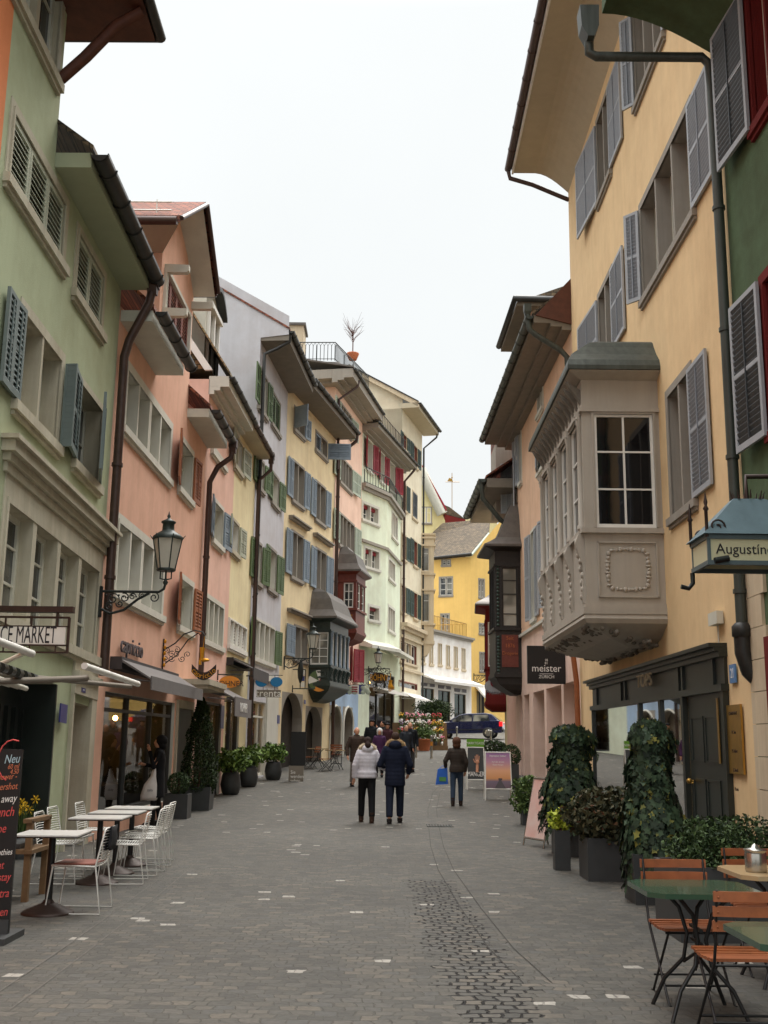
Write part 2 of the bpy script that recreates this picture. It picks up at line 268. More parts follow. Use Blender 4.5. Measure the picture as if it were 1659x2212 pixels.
# ------------------------------------------------------------------ mesh helpers
class MB:
    def __init__(s, T=None): s.v = []; s.f = []; s.sm = []; s.mi = []; s.T = T; s.cur = 0
    def add(s, vs, fs, smooth=False, M=None):
        o = len(s.v)
        for v in vs:
            v = Vector(v)
            if M is not None: v = M @ v
            if s.T: v = s.T(v)
            s.v.append(v)
        for f in fs: s.f.append([o+i for i in f]); s.sm.append(smooth); s.mi.append(s.cur)
        return s
    def box(s, a0, a1, b0, b1, c0, c1, M=None):
        vs = [(a, b, c) for a in (a0, a1) for b in (b0, b1) for c in (c0, c1)]
        return s.add(vs, [(0, 1, 3, 2), (4, 6, 7, 5), (0, 4, 5, 1), (2, 3, 7, 6), (0, 2, 6, 4), (1, 5, 7, 3)], False, M)
    def hexa(s, vs): return s.add(vs, [(0, 1, 2, 3), (7, 6, 5, 4), (0, 4, 5, 1), (1, 5, 6, 2), (2, 6, 7, 3), (3, 7, 4, 0)])
    def poly(s, pts): return s.add(pts, [tuple(range(len(pts)))])
    def prism(s, pts, b0, b1, ax='b', M=None, smooth=False):
        n = len(pts)
        mk = {'b': lambda p, t: (p[0], t, p[1]), 'a': lambda p, t: (t, p[0], p[1]), 'c': lambda p, t: (p[0], p[1], t)}[ax]
        vs = [mk(p, b0) for p in pts]+[mk(p, b1) for p in pts]
        s.add(vs, [tuple(range(n))[::-1], tuple(range(n, 2*n))], False, M)
        s.add(vs, [(i, (i+1) % n, n+(i+1) % n, n+i) for i in range(n)], smooth, M); return s
    def tube(s, pts, r, n=8, r1=None, closed=False, M=None, cap=True):
        pts = [Vector(p) for p in pts]; m = len(pts); vs = []; prev = None
        for i, p in enumerate(pts):
            a = pts[(i-1) % m] if (i or closed) else p; b = pts[(i+1) % m] if (i < m-1 or closed) else p
            t = (b-a).normalized() if (b-a).length > 1e-9 else Vector((0, 0, 1))
            if prev is None:
                x = t.cross(Vector((0, 0, 1)));
                if x.length < .05: x = t.cross(Vector((0, 1, 0)))
            else: x = prev-t*prev.dot(t)
            x.normalize(); y = t.cross(x); prev = x
            rr = r if r1 is None else (r1[i] if isinstance(r1, (list, tuple)) else r+(r1-r)*i/(m-1))
            for k in range(n): ang = 2*math.pi*k/n; vs.append(p+(x*math.cos(ang)+y*math.sin(ang))*rr)
        fs = [(i*n+k, i*n+(k+1) % n, ((i+1) % m)*n+(k+1) % n, ((i+1) % m)*n+k) for i in range(m if closed else m-1) for k in range(n)]
        s.add(vs, fs, True, M)
        if cap and not closed: s.add(vs[:n], [tuple(range(n))[::-1]], False, M); s.add(vs[-n:], [tuple(range(n))], False, M)
        return s
    def lathe(s, prof, c=(0, 0, 0), n=16, M=None, sx=1, sy=1, smooth=True):
        vs = [(c[0]+r*math.cos(2*math.pi*k/n)*sx, c[1]+r*math.sin(2*math.pi*k/n)*sy, c[2]+z) for r, z in prof for k in range(n)]
        m = len(prof)
        s.add(vs, [(i*n+k, i*n+(k+1) % n, (i+1)*n+(k+1) % n, (i+1)*n+k) for i in range(m-1) for k in range(n)], smooth, M)
        s.add(vs[:n], [tuple(range(n))[::-1]], False, M); s.add(vs[-n:], [tuple(range(n))], False, M); return s
    def ball(s, c, r, n=10, M=None):
        if not isinstance(r, (tuple, list)): r = (r, r, r)
        m = max(4, n//2+1)
        vs = [(c[0]+r[0]*math.sin(math.pi*i/m)*math.cos(2*math.pi*k/n), c[1]+r[1]*math.sin(math.pi*i/m)*math.sin(2*math.pi*k/n), c[2]+r[2]*math.cos(math.pi*i/m)) for i in range(m+1) for k in range(n)]
        return s.add(vs, [(i*n+k, (i+1)*n+k, (i+1)*n+(k+1) % n, i*n+(k+1) % n) for i in range(m) for k in range(n)], True, M)
    def mat_i(s, i): s.cur = i; return s
    def build(s, name, material, parent=None, world=None):
        me = bpy.data.meshes.new(name)
        off = Vector((0, 0, 0))
        if (s.T is not None if world is None else world) and parent is not None:
            p = parent
            while p is not None: off += Vector(p.location); p = p.parent
        me.from_pydata([v-off for v in s.v], [], s.f); me.validate()
        if len(me.polygons) == len(s.sm): me.polygons.foreach_set('use_smooth', s.sm); me.polygons.foreach_set('material_index', s.mi)
        for m in (material if isinstance(material, (list, tuple)) else [material]): me.materials.append(MT[m] if isinstance(m, str) else m)
        me.update()
        o = bpy.data.objects.new(name, me); C.objects.link(o)
        if parent: o.parent = parent
        return o
def thing(name, label, cat, loc=(0, 0, 0), rz=0, group=None):
    o = bpy.data.objects.new(name, None); C.objects.link(o); o.location = loc; o.rotation_euler = (0, 0, rz); o.empty_display_size = .3
    return tag(o, label, cat, group)
def tag(o, label, cat, group=None):
    o['label'] = label; o['category'] = cat
    if group: o['group'] = group
    return o
def dup(o, parent=None, loc=None, rz=None, label=None):
    c = o.copy(); C.objects.link(c); c.parent = parent
    if loc is not None: c.location = loc
    if rz is not None: c.rotation_euler = (0, 0, rz)
    if label: c['label'] = label
    for ch in o.children: dup(ch, c)
    return c
IDT = lambda v: v
def text(name, body, size, material, parent, M, extrude=.004, sx=1, shear=0, align='CENTER', bold=0, world=True):
    cu = bpy.data.curves.new(name, 'FONT'); cu.body = body; cu.size = size; cu.extrude = extrude; cu.align_x = align; cu.align_y = 'CENTER'; cu.shear = shear; cu.offset = bold; cu.resolution_u = 3
    o = bpy.data.objects.new(name+'_tmp', cu); C.objects.link(o); bpy.context.view_layer.update()
    me = bpy.data.meshes.new_from_object(o.evaluated_get(bpy.context.evaluated_depsgraph_get())); bpy.data.objects.remove(o)
    off = Vector((0, 0, 0)); p = parent if world else None
    while p is not None: off += Vector(p.location); p = p.parent
    me.transform(Matrix.Translation(-off) @ M @ Matrix.Diagonal((sx, 1, 1, 1)))
    me.materials.clear(); me.materials.append(MT[material])
    t = bpy.data.objects.new(name, me); C.objects.link(t); t.parent = parent; return t
def facing(p, nrm, up=(0, 0, 1)):           # matrix: local x right, y up, z towards the reader
    n = Vector(nrm).normalized(); u = Vector(up); x = u.cross(n).normalized(); y = n.cross(x)
    return Matrix.Translation(p) @ Matrix((x, y, n)).transposed().to_4x4()
# ------------------------------------------------------------------ facades
class Wall:
    """vertical plane from p0 to p1; u along it, d outwards to the street, z up; k tilts the storey lines of a crooked house"""
    def __init__(s, p0, p1, side='L', k=0):
        s.p0 = Vector((p0[0], p0[1], 0)); s.p1 = Vector((p1[0], p1[1], 0)); s.L = (s.p1-s.p0).length
        s.u = (s.p1-s.p0).normalized(); s.n = Vector((s.u.y, -s.u.x, 0)) if side == 'L' else Vector((-s.u.y, s.u.x, 0)); s.k = k; s.ops = []; s.arch = []
    def P(s, v): return s.p0+s.u*v[0]+s.n*v[1]+Vector((0, 0, v[2]+s.k*v[0]))
    def uv(s, p, d=0):
        r = ray(*q(p)); o = Vector((0, 0, EYE)); t = ((s.p0+s.n*d-o).dot(s.n))/r.dot(s.n); v = o+r*t
        u = (v-s.p0).dot(s.u); return u, v.z-s.k*u
    def rc(s, a, b, d=0):
        (u0, z1), (u1, z0) = s.uv(a, d), s.uv(b, d); return (min(u0, u1), max(u0, u1), min(z0, z1), max(z0, z1))
    def mb(s): return MB(s.P)
    def mat(s, u, d, z):   # text matrix on the wall (side L: reading direction runs with -u? solved by normal)
        return facing(s.P((u, d, z)), s.n)
def nextp(p0, vx, col, y=1500):
    r = ray(vx, HOR); d = Vector((r.x, r.y, 0)).normalized(); c = ray(col, y); c = Vector((c.x, c.y, 0)).normalized()
    # p0 + d t = c s
    det = -d.x*c.y+d.y*c.x; t = (p0[0]*c.y-p0[1]*c.x)/det
    return (p0[0]+d.x*t, p0[1]+d.y*t)
def leafmesh(W, name, material, parent, hu, z0, h, w, ang, d0=.06, step=.075, mid=True, split=1, frame=None, gap=False):
    """louvred shutter: hinge at hu, swings from +u (0) outwards (90) to -u (180)"""
    ca = math.cos(R(ang))
    sa = math.sin(R(ang))
    turn_sign = 1 if ca >= 0 else -1
    def place_point(v):
        return W.P((hu + v[0] * ca - v[1] * sa * turn_sign, d0 + v[0] * sa + abs(ca) * v[1], z0 + v[2]))
    m = MB(place_point)
    t = .022
    st = min(.07, w * .17)
    sides = [(0, 1, 2, 3), (7, 6, 5, 4), (0, 4, 5, 1), (2, 6, 7, 3)]
    # slat section: inner and outer offsets, then the four heights as shares of the slat pitch
    if frame is not None and not gap:
        inner, outer, top_in, low_out, top_low, low_low = .9 * t, -.7 * t, 1.1, .1, .95, -.05
    elif gap:
        inner, outer, top_in, low_out, top_low, low_low = -.9 * t, .9 * t, .62, .16, .5, 0
    else:
        inner, outer, top_in, low_out, top_low, low_low = -.8 * t, .9 * t, 1.15, .1, 1, -.05
    for k in range(split):
        a0 = w * k / split
        a1 = w * (k + 1) / split
        left = a0 + st
        right = a1 - st
        m.box(a0, left, -t, t, 0, h)
        m.box(right, a1, -t, t, 0, h)
        m.box(left, right, -t, t, 0, st * 1.3)
        m.box(left, right, -t, t, h - st, h)
        if mid:
            m.box(left, right, -t * .9, t * .9, h * .5 - st * .5, h * .5 + st * .5)
        m.cur = 1 if frame else 0
        if not gap:
            m.box(a0 + st * .6, a1 - st * .6, -t * .72, -t * .5, st, h - st * .6)
        count = max(4, int((h - 2 * st) / step))
        pitch = (h - 2.3 * st) / count
        for i in range(count):
            z = st * 1.3 + i * pitch
            m.add([(left, inner, z + pitch * top_in), (right, inner, z + pitch * top_in),
                   (right, outer, z + pitch * low_out), (left, outer, z + pitch * low_out),
                   (left, inner, z + pitch * top_low), (right, inner, z + pitch * top_low),
                   (right, outer, z + pitch * low_low), (left, outer, z + pitch * low_low)], sides)
        if mid is True:
            m.box((a0 + a1) / 2 - .012, (a0 + a1) / 2 + .012, t * .9, t * 1.5, st * 1.6, h - st * 1.5)
        m.cur = 0
    return m.build(name, [material, frame] if frame else material, parent)
def window(W, root, r, n=1, sur=.13, mull=.07, dep=.2, stone='stone', sash='offwhite', pane='pane', sill=True, rows=(.66,), sd=.045, leaves=(), lmat='sh_gray', lframe=None, blind=None, lstep=.075, lsplit=1, name='window', surp=.02, hood=False, wide=(), muntin=0):
    u0, u1, z0, z1 = r; W.ops.append((u0, u1, z0, z1, dep)); W.rstone = stone
    m = W.mb()
    if sur:
        m.box(u0-sur, u0, -.02, surp, z0-.0, z1+sur); m.box(u1, u1+sur, -.02, surp, z0, z1+sur); m.box(u0, u1, -.02, surp, z1, z1+sur)
        m.box(u0-.002-sur*.35, u0-.002, surp, surp+.018, z0, z1+sur*.35)
    for i in range(1, n):
        mw = mull*(2.2 if i in wide else 1); uc = u0+(u1-u0)*i/n; m.box(uc-mw/2, uc+mw/2, -dep+.03, surp-.012, z0, z1)
    m.box(u0, u1, -dep-.06, -dep-.05, z0, z1)
    o = m.build(name, stone, root)
    if sill:
        s = W.mb(); s.box(u0-sur-.03, u1+sur+.03, -.03, .09, z0-.13, z0-.002); s.box(u0-sur, u1+sur, -.02, .05, z0-.19, z0-.132); s.build('sill', stone, o)
    sh = W.mb(); pn = W.mb()
    for i in range(n):
        a = u0+(u1-u0)*i/n+(mull/2 if i else 0); b = u0+(u1-u0)*(i+1)/n-(mull/2 if i < n-1 else 0); d1, d0 = -dep+.03, -dep-.02
        sh.box(a, a+sd, d0, d1, z0, z1); sh.box(b-sd, b, d0, d1, z0, z1); sh.box(a+sd, b-sd, d0, d1, z0, z0+sd*1.3); sh.box(a+sd, b-sd, d0, d1, z1-sd, z1)
        for f in rows: zc = z0+(z1-z0)*f; sh.box(a+sd, b-sd, d0+.01, d1-.008, zc-.016, zc+.016)
        for j in range(muntin): c = a+(b-a)*(j+1)/(muntin+1); sh.box(c-.018, c+.018, d0+.01, d1-.004, z0+sd, z1-sd)
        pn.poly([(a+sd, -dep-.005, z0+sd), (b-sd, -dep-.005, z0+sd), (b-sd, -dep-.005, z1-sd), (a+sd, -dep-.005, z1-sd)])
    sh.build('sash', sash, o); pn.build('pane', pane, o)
    if blind:
        bm_ = W.mb(); h = (z1-z0)*blind[1]; k = 8
        for i in range(n):
            a = u0+(u1-u0)*i/n+.03; b = u0+(u1-u0)*(i+1)/n-.03
            bm_.box(a, b, -dep+.06, -dep+.09, z1-h, z1)
            for j in range(k): c0 = a+(b-a)*j/k; c1 = a+(b-a)*(j+1)/k; bm_.prism([(c0, z1-h), (c1, z1-h), ((c0+c1)/2, z1-h-.06)], -dep+.06, -dep+.09)
        bm_.build('blind', blind[0], o)
    for (hu, w_, ang) in leaves:
        leafmesh(W, 'shutter', lmat, o, hu, z0+.01, z1-z0-.02, abs(w_), ang, split=lsplit, frame=lframe, step=lstep, gap=(ang == 0), mid=(ang != 0), d0=.05 if ang not in (0, 180) else (-.03 if ang == 0 else .05))
    return o
def wallmesh(W, root, material, u0, u1, z0, z1, back=8., ret=(1, 1), polys=(), name='wall', arches=(), rev=1):
    m = W.mb(); us = {u0, u1}; zs = {z0, z1}
    ops = [o for o in W.ops if o[1] > u0 and o[0] < u1 and o[3] > z0 and o[2] < z1]
    for o in ops: us |= {max(u0, o[0]), min(u1, o[1])}; zs |= {max(z0, o[2]), min(z1, o[3])}
    us = sorted(us); zs = sorted(zs)
    for a, b in zip(us, us[1:]):
        if b-a < 1e-6: continue
        for c, d in zip(zs, zs[1:]):
            if d-c < 1e-6: continue
            x, y = (a+b)/2, (c+d)/2
            if any(o[0] < x < o[1] and o[2] < y < o[3] for o in ops): continue
            m.poly([(a, 0, c), (b, 0, c), (b, 0, d), (a, 0, d)])
    m.cur = 1
    for o in ops:
        a, b, c, d, p = o; p = p+.06
        m.poly([(a, 0, c), (a, -p, c), (a, -p, d), (a, 0, d)]); m.poly([(b, 0, c), (b, -p, c), (b, -p, d), (b, 0, d)])
        m.poly([(a, 0, c), (b, 0, c), (b, -p, c), (a, -p, c)]); m.poly([(a, 0, d), (b, 0, d), (b, -p, d), (a, -p, d)])
    for (a, b, zsp, ztop, dep) in arches:       # fill the corners of an opening to make an arch
        n = 14; c = (a+b)/2; rr = (b-a)/2; pts = [(c+rr*math.cos(math.pi*i/n), zsp+(ztop-zsp)*math.sin(math.pi*i/n)) for i in range(n+1)]
        for (p, q_) in zip(pts, pts[1:]):
            m.poly([(p[0], 0, p[1]), (q_[0], 0, q_[1]), (q_[0], 0, ztop), (p[0], 0, ztop)])
            m.poly([(p[0], 0, p[1]), (q_[0], 0, q_[1]), (q_[0], -dep, q_[1]), (p[0], -dep, p[1])])
    m.cur = 0
    if ret[0]: m.poly([(u0, 0, z0), (u0, -back, z0), (u0, -back, z1), (u0, 0, z1)])
    if ret[1]: m.poly([(u1, 0, z0), (u1, -back, z0), (u1, -back, z1), (u1, 0, z1)])
    m.poly([(u0, -back, z0), (u1, -back, z0), (u1, -back, z1), (u0, -back, z1)]); m.poly([(u0, 0, z1), (u1, 0, z1), (u1, -back, z1), (u0, -back, z1)])
    for p in polys: m.poly(p)
    return m.build(name, [material, (getattr(W, 'rstone', None) or material) if rev else material], root)
def eave(W, root, u0, u1, z, ov, soffit='soffit_white', gut='gutter', th=.22, slope=.7, run=4., roof='tiles_brown', gr_=.075, closed=True, cornice=None, hh=0, gd=None, extend=(0, 0)):
    """boxed eave, half-round gutter on its edge and the roof plane running back"""
    m = W.mb(); m.box(u0, u1, -.02, ov, z, z+th)
    if cornice:
        m.box(u0, u1, -.02, ov*.55, z-.1, z-.002); m.box(u0, u1, -.02, ov*.25, z-.2, z-.102)
    s = m.build('eave', soffit, root)
    g = W.mb(); gd = gd or ov+gr_*.9; n = 8; zc = z+th-gr_*.2
    prof = [(gr_*math.cos(math.pi*(1+i/n)), gr_*math.sin(math.pi*(1+i/n))) for i in range(n+1)]
    prof2 = [(x*.88, y*.88) for x, y in prof[::-1]]
    pts = [(gd+x, zc+y) for x, y in prof+prof2]
    vs = [(u0-extend[0]-.03, a, b) for a, b in pts]+[(u1+extend[1]+.03, a, b) for a, b in pts]; k = len(pts)
    g.add(vs, [(i, (i+1) % k, k+(i+1) % k, k+i) for i in range(k)], True)
    h = [(u, gd+gr_*1.02*math.cos(math.pi*(1+i/n)), zc+gr_*1.02*math.sin(math.pi*(1+i/n))) for u in (u0, u1) for i in range(n+1)]
    g.poly(h[:n+1]); g.poly(h[n+1:])
    u = u0+.4
    while u < u1: g.tube([(u, gd+gr_*1.08*math.cos(math.pi*(1+i/6)), zc+gr_*1.08*math.sin(math.pi*(1+i/6))) for i in range(7)], .012, 5); u += .8
    g.build('gutter', gut, root)
    rf = W.mb(); zt = z+th+.02
    a = (ov+.03, zt); b = (-run, zt+slope*(run+ov))
    rf.prism([a, b, (b[0], b[1]+.09), (a[0], a[1]+.07)], u0-.05, u1+.05, 'a')
    rf.build('roof', roof, root)
    return s
def pipe(W, root, pts, r=.05, material='gutter', name='downpipe', head=None):
    m = W.mb(); m.tube(pts, r, 10)
    for i in range(1, int(abs(pts[-1][2]-pts[-2][2])/1.9)+1):
        f = i*1.9/abs(pts[-1][2]-pts[-2][2]); p = Vector(pts[-2]).lerp(Vector(pts[-1]), min(f, .98)); m.tube([p-Vector((0, 0, .03)), p+Vector((0, 0, .03))], r*1.25, 10)
    if head: x, y, z = pts[0]; m.prism([(x-.11, z+.0), (x+.11, z), (x+.11, z+.22), (x-.11, z+.22)], y-.1, y+.1); m.prism([(x-.11, z), (x+.11, z), (x+.05, z-.14), (x-.05, z-.14)], y-.08, y+.08)
    return m.build(name, material, root)
def house(W, name, label, u=None):
    p = W.P((0 if u is None else u, 0, 0)); return thing(name, label, 'house', (p.x, p.y, 0))
def shopbox(W, root, r, dep=2., back='interior', lights=3, glassd=-.12, frame='anthracite', n=1, tr=None, lit=True, seedv=0, shelf=True):
    """shop window with a real room behind clear glass"""
    u0, u1, z0, z1 = r; W.ops.append((u0, u1, z0, z1, .1))
    o = W.mb(); 
    o.poly([(u0, -dep, z0), (u1, -dep, z0), (u1, -dep, z1), (u0, -dep, z1)])
    for a in (u0, u1): o.poly([(a, -.17, z0), (a, -dep, z0), (a, -dep, z1), (a, -.17, z1)])
    o.poly([(u0, -.17, z0), (u1, -.17, z0), (u1, -dep, z0), (u0, -dep, z0)]); o.poly([(u0, -.17, z1), (u1, -.17, z1), (u1, -dep, z1), (u0, -dep, z1)])
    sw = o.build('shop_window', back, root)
    f = W.mb(); t = .05
    f.box(u0, u0+t, -.17, -.06, z0, z1); f.box(u1-t, u1, -.17, -.06, z0, z1); f.box(u0+t, u1-t, -.17, -.06, z0, z0+t*1.5); f.box(u0+t, u1-t, -.17, -.06, z1-t, z1)
    for i in range(1, n): c = u0+(u1-u0)*i/n; f.box(c-t/2, c+t/2, -.165, -.065, z0+t*1.5, z1-t)
    if tr: zc = z0+(z1-z0)*tr; f.box(u0+t, u1-t, -.16, -.07, zc-.03, zc+.03)
    f.build('frame', frame, sw)
    g = W.mb(); g.poly([(u0+t, glassd, z0+t), (u1-t, glassd, z0+t), (u1-t, glassd, z1-t), (u0+t, glassd, z1-t)]); g.build('glass_pane', 'glass', sw)
    rnd = random.Random(seedv)
    if shelf:
        s = W.mb(); s.box(u0+.1, u1-.1, -.9, -.35, z0+.05, z0+.45)
        for k in range(3): zc = z0+.7+k*.45; s.box(u0+.15, u1-.15, -dep+.05, -dep+.35, zc, zc+.03)
        for k in range(26):
            a = rnd.uniform(u0+.2, u1-.25); kk = rnd.randrange(4); zc = z0+.45 if kk == 3 else z0+.73+kk*.45; dd = rnd.uniform(-.8, -.45) if kk == 3 else -dep+.2
            s.lathe([(.04, 0), (rnd.uniform(.04, .09), .08), (.03, rnd.uniform(.15, .3)), (.005, .32)], (a, dd, zc), 6)
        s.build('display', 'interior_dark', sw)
    if lit:
        l = W.mb()
        for k in range(lights): l.ball((u0+(u1-u0)*(k+.5)/lights, -dep*.5, z1-.25-.1*(k % 2)), .055, 8)
        l.build('lamp', 'warm', sw)
    return sw
# ================================================================== ground
def sheet(name, pts_fn, ys, xs, material):
    m = MB(); vs = [(x, y, gz(y)) for y in ys for x in xs]; nx = len(xs)
    m.add(vs, [(j*nx+i, j*nx+i+1, (j+1)*nx+i+1, (j+1)*nx+i) for j in range(len(ys)-1) for i in range(nx-1)], True)
    o = m.build(name, material); o['kind'] = 'structure'; return o
sheet('street', None, [-30, -10, 0, 5, 10, 15, 20, 22, 24.5, 27, 29, 31, 34.5, 38, 41, 44, 49, 55, 60, 66, 73, 80, 120, 200, 400, 600], [-400, -60, -15, -8, -4, 0, 4, 8, 15, 60, 400], 'cobble')
# ================================================================== left side, plan chain
A0 = pz((110, 1846)); A0 = (A0.x, A0.y)
d_ = ray(850, HOR); d_ = Vector((d_.x, d_.y)).normalized()
L0 = (A0[0]-d_.x*12, A0[1]-d_.y*12)
L1a = nextp(L0, 850, -150); L1b = nextp(L0, 850, 204); L2b = nextp(L0, 850, 421)
L3m = nextp(L2b, 905, 486); L3b = nextp(L3m, 925, 534); L4b = nextp(L3b, 1020, 601); L5b = nextp(L4b, 1320, 713); L6b = nextp(L5b, 1280, 774); L7b = nextp(L6b, 1440, 864); L8b = nextp(L7b, 1440, 909)
# ---------------------------------------------------------------- green house with cafe
W = W1 = Wall(L1a, L1b, 'L', -.05)
uo = W.uv(('1', 78, 300))[0]
Hh = house(W, 'green_house', 'sage green house with tilted storeys at the left edge, cafe terrace at its foot')
_, _, a0, a1 = W.rc(('1', 130, 80), ('1', 395, 560)); ub = W.uv(('1', 395, 560)); 
window(W, Hh, (ub[0]-1.7, ub[0], ub[1], ub[1]+1.9), 2, stone='stone', rows=(.5,), dep=.12, sd=.09, mull=.12)
r = W.rc(('1', 98, 800), ('1', 437, 1890)); wd = (r[1]-r[0])
window(W, Hh, r, 1, sur=.13, sash='sh_beige', dep=.2, leaves=[(r[0], wd/3-.01, 0), (r[0]+wd/3, wd/3-.01, 0), (r[0]+2*wd/3, wd/3-.01, 0)], lmat='sh_beige')
r = W.rc(('1', 562, 1660), ('2', 717, 540)); wd = r[1]-r[0]
window(W, Hh, r, 1, sur=.11, leaves=[(r[0], wd/2-.01, 0), (r[0]+wd/2, wd/2-.01, 0)], lmat='sh_beige')
r = W.rc(('2', 168, 390), ('2', 392, 1340)); wl = r[0]-W.uv(('2', 0, 600))[0]
window(W, Hh, r, 2, sur=.14, leaves=[(r[0]-.03, wl*.52, 180), (r[0]-.03-wl*.52, wl*.5, 176)], lmat='sh_graygreen', rows=(.5,), dep=.28)
r2 = W.rc(('2', 568, 890), ('2', 695, 1640)); gap = r2[0]-W.uv(('2', 415, 700))[0]
window(W, Hh, r2, 1, sur=.1, leaves=[(r2[0]-.03, gap*.62, 172), (r2[1], (r2[1]-r2[0])*.72, 165-0)], lmat='sh_graygreen', rows=(.5,), dep=.28)
leafmesh(W, 'shutter', 'sh_graygreen', Hh.children[-1], r[1]+.12, r[2], r[3]-r[2], gap*.16, 95, d0=.04)
uc0 = W.uv(('2', 25, 1365))[0]; uc1, zc = W.uv(('2', 785, 1985)); zc0 = W.uv(('2', 130, 1370))[1]; zc = (zc+zc0)/2
m = W.mb()
for (d, z0_, z1_) in ((.05, -.42, -.3), (.1, -.3, -.2), (.17, -.2, -.06), (.22, -.06, 0)): m.box(uc0-(d-.1), uc1-.1+(d-.1), -.02, d, zc+z0_, zc+z1_-.002)
m.build('cornice', 'stone', Hh)
r = W.rc(('2', 60, 1710), ('3', 668, 838)); 
window(W, Hh, (r[0]-.02, r[1], r[2], zc-.75), 4, sur=.16, mull=.15, dep=.2, rows=(.35, .7), sd=.07, name='window', pane='pane')
m = W.mb(); m.box(r[0]-.17, r[1]+.17, -.02, .015, zc-.6, zc-.42); m.build('frieze', 'stone', Hh)
# ground floor openings
rs = W.rc(('3', 415, 1040), ('3', 416, 1041)); W.ops.append((.05, rs[0], -.6, rs[3], .5))
m = W.mb(); m.box(.05, rs[0], -.58, -.5, -.3, rs[3]); 
for a in (.05, rs[0]): m.box(a-.05, a+.0, -.5, .0, -.3, rs[3])
zt = rs[3]-.9
for i in range(16): m.box(.3+i*.3, .38+i*.3, -.5, -.44, zt, zt+.55)
m.box(.05, rs[0]-.06, -.5, -.38, zt-.14, zt-.02); m.box(.05, rs[0]-.06, -.5, -.36, -.3, .55)
for a in (1.4, 3.4, rs[0]-.45): m.box(a, a+.09, -.5, -.38, .55, zt-.14)
sf = m.build('shop_front', 'shop_green', Hh)
m = W.mb(); m.poly([(.1, -.46, .55), (rs[0]-.45, -.46, .55), (rs[0]-.45, -.46, zt-.14), (.1, -.46, zt-.14)]); m.build('glass_pane', 'pane_pale', sf)
rd = W.rc(('3', 512, 1185), ('3', 638, 1186)); W.ops.append((rd[0], rd[1], -.6, rd[3]-.02, .45))
m = W.mb(); m.box(rd[0]-.07, rd[0]-.001, -.1, .05, -.6, rd[3]+.1); m.box(rd[1]+.001, rd[1]+.28, -.1, .05, -.6, rd[3]+.1); m.box(rd[0]-.07, rd[1]+.28, -.1, .06, rd[3]+.1, rd[3]+.35); m.box(rd[0]-.1, rd[1]+.3, -.05, .12, rd[3]+.35, rd[3]+.43); m.box(rd[0]-.07, rd[1]+.28, -.1, .04, rd[3]+.43, rd[3]+.75)
ds = m.build('door_surround', 'stone', Hh)
m = W.mb(); m.box(rd[0], rd[1], -.5, -.42, -.6, rd[3]); m.box(rd[0]+.15, rd[1]-.15, -.42, -.4, .5, 1.2); m.build('door', 'sh_brown', ds)
ut = W.uv(('1', 432, 700))[0]; ze = (W.uv(('1', 392, 1215))[1]+W.uv(('1', 850, 2030))[1])/2
wallmesh(W, Hh, 'p_green', uo, W.L, -.8, ze+.02, back=8)
W.ops_t = [o for o in W.ops if o[2] > ze-1.5]
wallmesh(W, Hh, 'p_green', uo, ut, ze+.02, ze+6.2, back=7, name='gable_wall')
eave(W, Hh, ut+.02, W.L-.02, ze, .5, 'soffit_green', th=.22, slope=.75, roof='tiles_brown', run=5, gr_=.13)
# high roof over the gable
zt_ = W.uv(('1', 1095, 170), 1.2)[1]
m = W.mb(); m.box(uo-1, ut+.55, -7, 1.15, zt_+.02, zt_+.14); rt = m.build('upper_roof', 'timber', Hh)
m = W.mb(); m.tube([(uo-1, 1.22, zt_+.1), (ut+.6, 1.22, zt_+.1)], .08, 10); m.tube([(ut+.6, 1.22, zt_+.1), (ut+.6, -6, zt_+.1)], .06, 8); m.build('gutter', 'gutter', rt)
m = W.mb(); m.tube([(ut-.12, .02, zt_-1.1), (ut-.12, .35, zt_-.75), (ut-.12, .75, zt_-.25), (ut-.12, 1.1, zt_-.02)], .1, 4); m.build('bracket', 'timber', rt)
pe = W.uv(('3', 760, 100), .1)
hz = ze+.1
pipe(W, Hh, [(W.L-.02, .55, hz-.05), (W.L-.02, .5, hz-.35), (W.L, .2, hz-1.0), (W.L+.03, .12, hz-1.3), (W.L+.03, .12, 2.9)], .075, 'gutter_brown', head=1)
# ---------------------------------------------------------------- orange neighbour
Wo = Wall(L0, W.P((uo, 0, 0)), 'L'); Ho = house(Wo, 'orange_house', 'narrow strip of an orange rendered house in the upper left corner'); wallmesh(Wo, Ho, 'p_orange', 0, Wo.L, -.5, 16, back=8)
# ---------------------------------------------------------------- pink boot-shop house
W = W2 = Wall(L1b, L2b, 'L'); Hh = house(W, 'pink_house', 'salmon pink house with cross gable and brown shutters, shoe shop at street level')
sb = [W.uv(('2', 1130, 700))[0], W.L-.02]
r = W.rc(('2', 1187, 95), ('2', 1338, 725)); wd = r[1]-r[0]
window(W, Hh, r, 1, sur=.09, stone='stone_white', leaves=[(r[0]+wd*i/4, wd/4-.015, 0) for i in range(4)], lmat='sh_redbrown', lframe='sh_redbrown', surp=.06, sill=False)
r = W.rc(('2', 912, 800), ('2', 1205, 1590)); window(W, Hh, r, 4, sur=.16, stone='stone_white', wide=(2,), mull=.09, dep=.25, rows=(.8,), sd=.05)
r = W.rc(('2', 1298, 1310), ('2', 1366, 1750)); wd = r[1]-r[0]; window(W, Hh, r, 1, sur=.13, stone='stone_white', dep=.22, leaves=[(r[0]-.1, wd*.62, 170), (r[1]+.08, wd*.42, 5)], lmat='sh_brown')
r = W.rc(('2', 848, 1900), ('3', 1150, 545)); window(W, Hh, r, 4, sur=.16, stone='stone_white', wide=(2,), mull=.09, dep=.25, rows=(.8,), sd=.05)
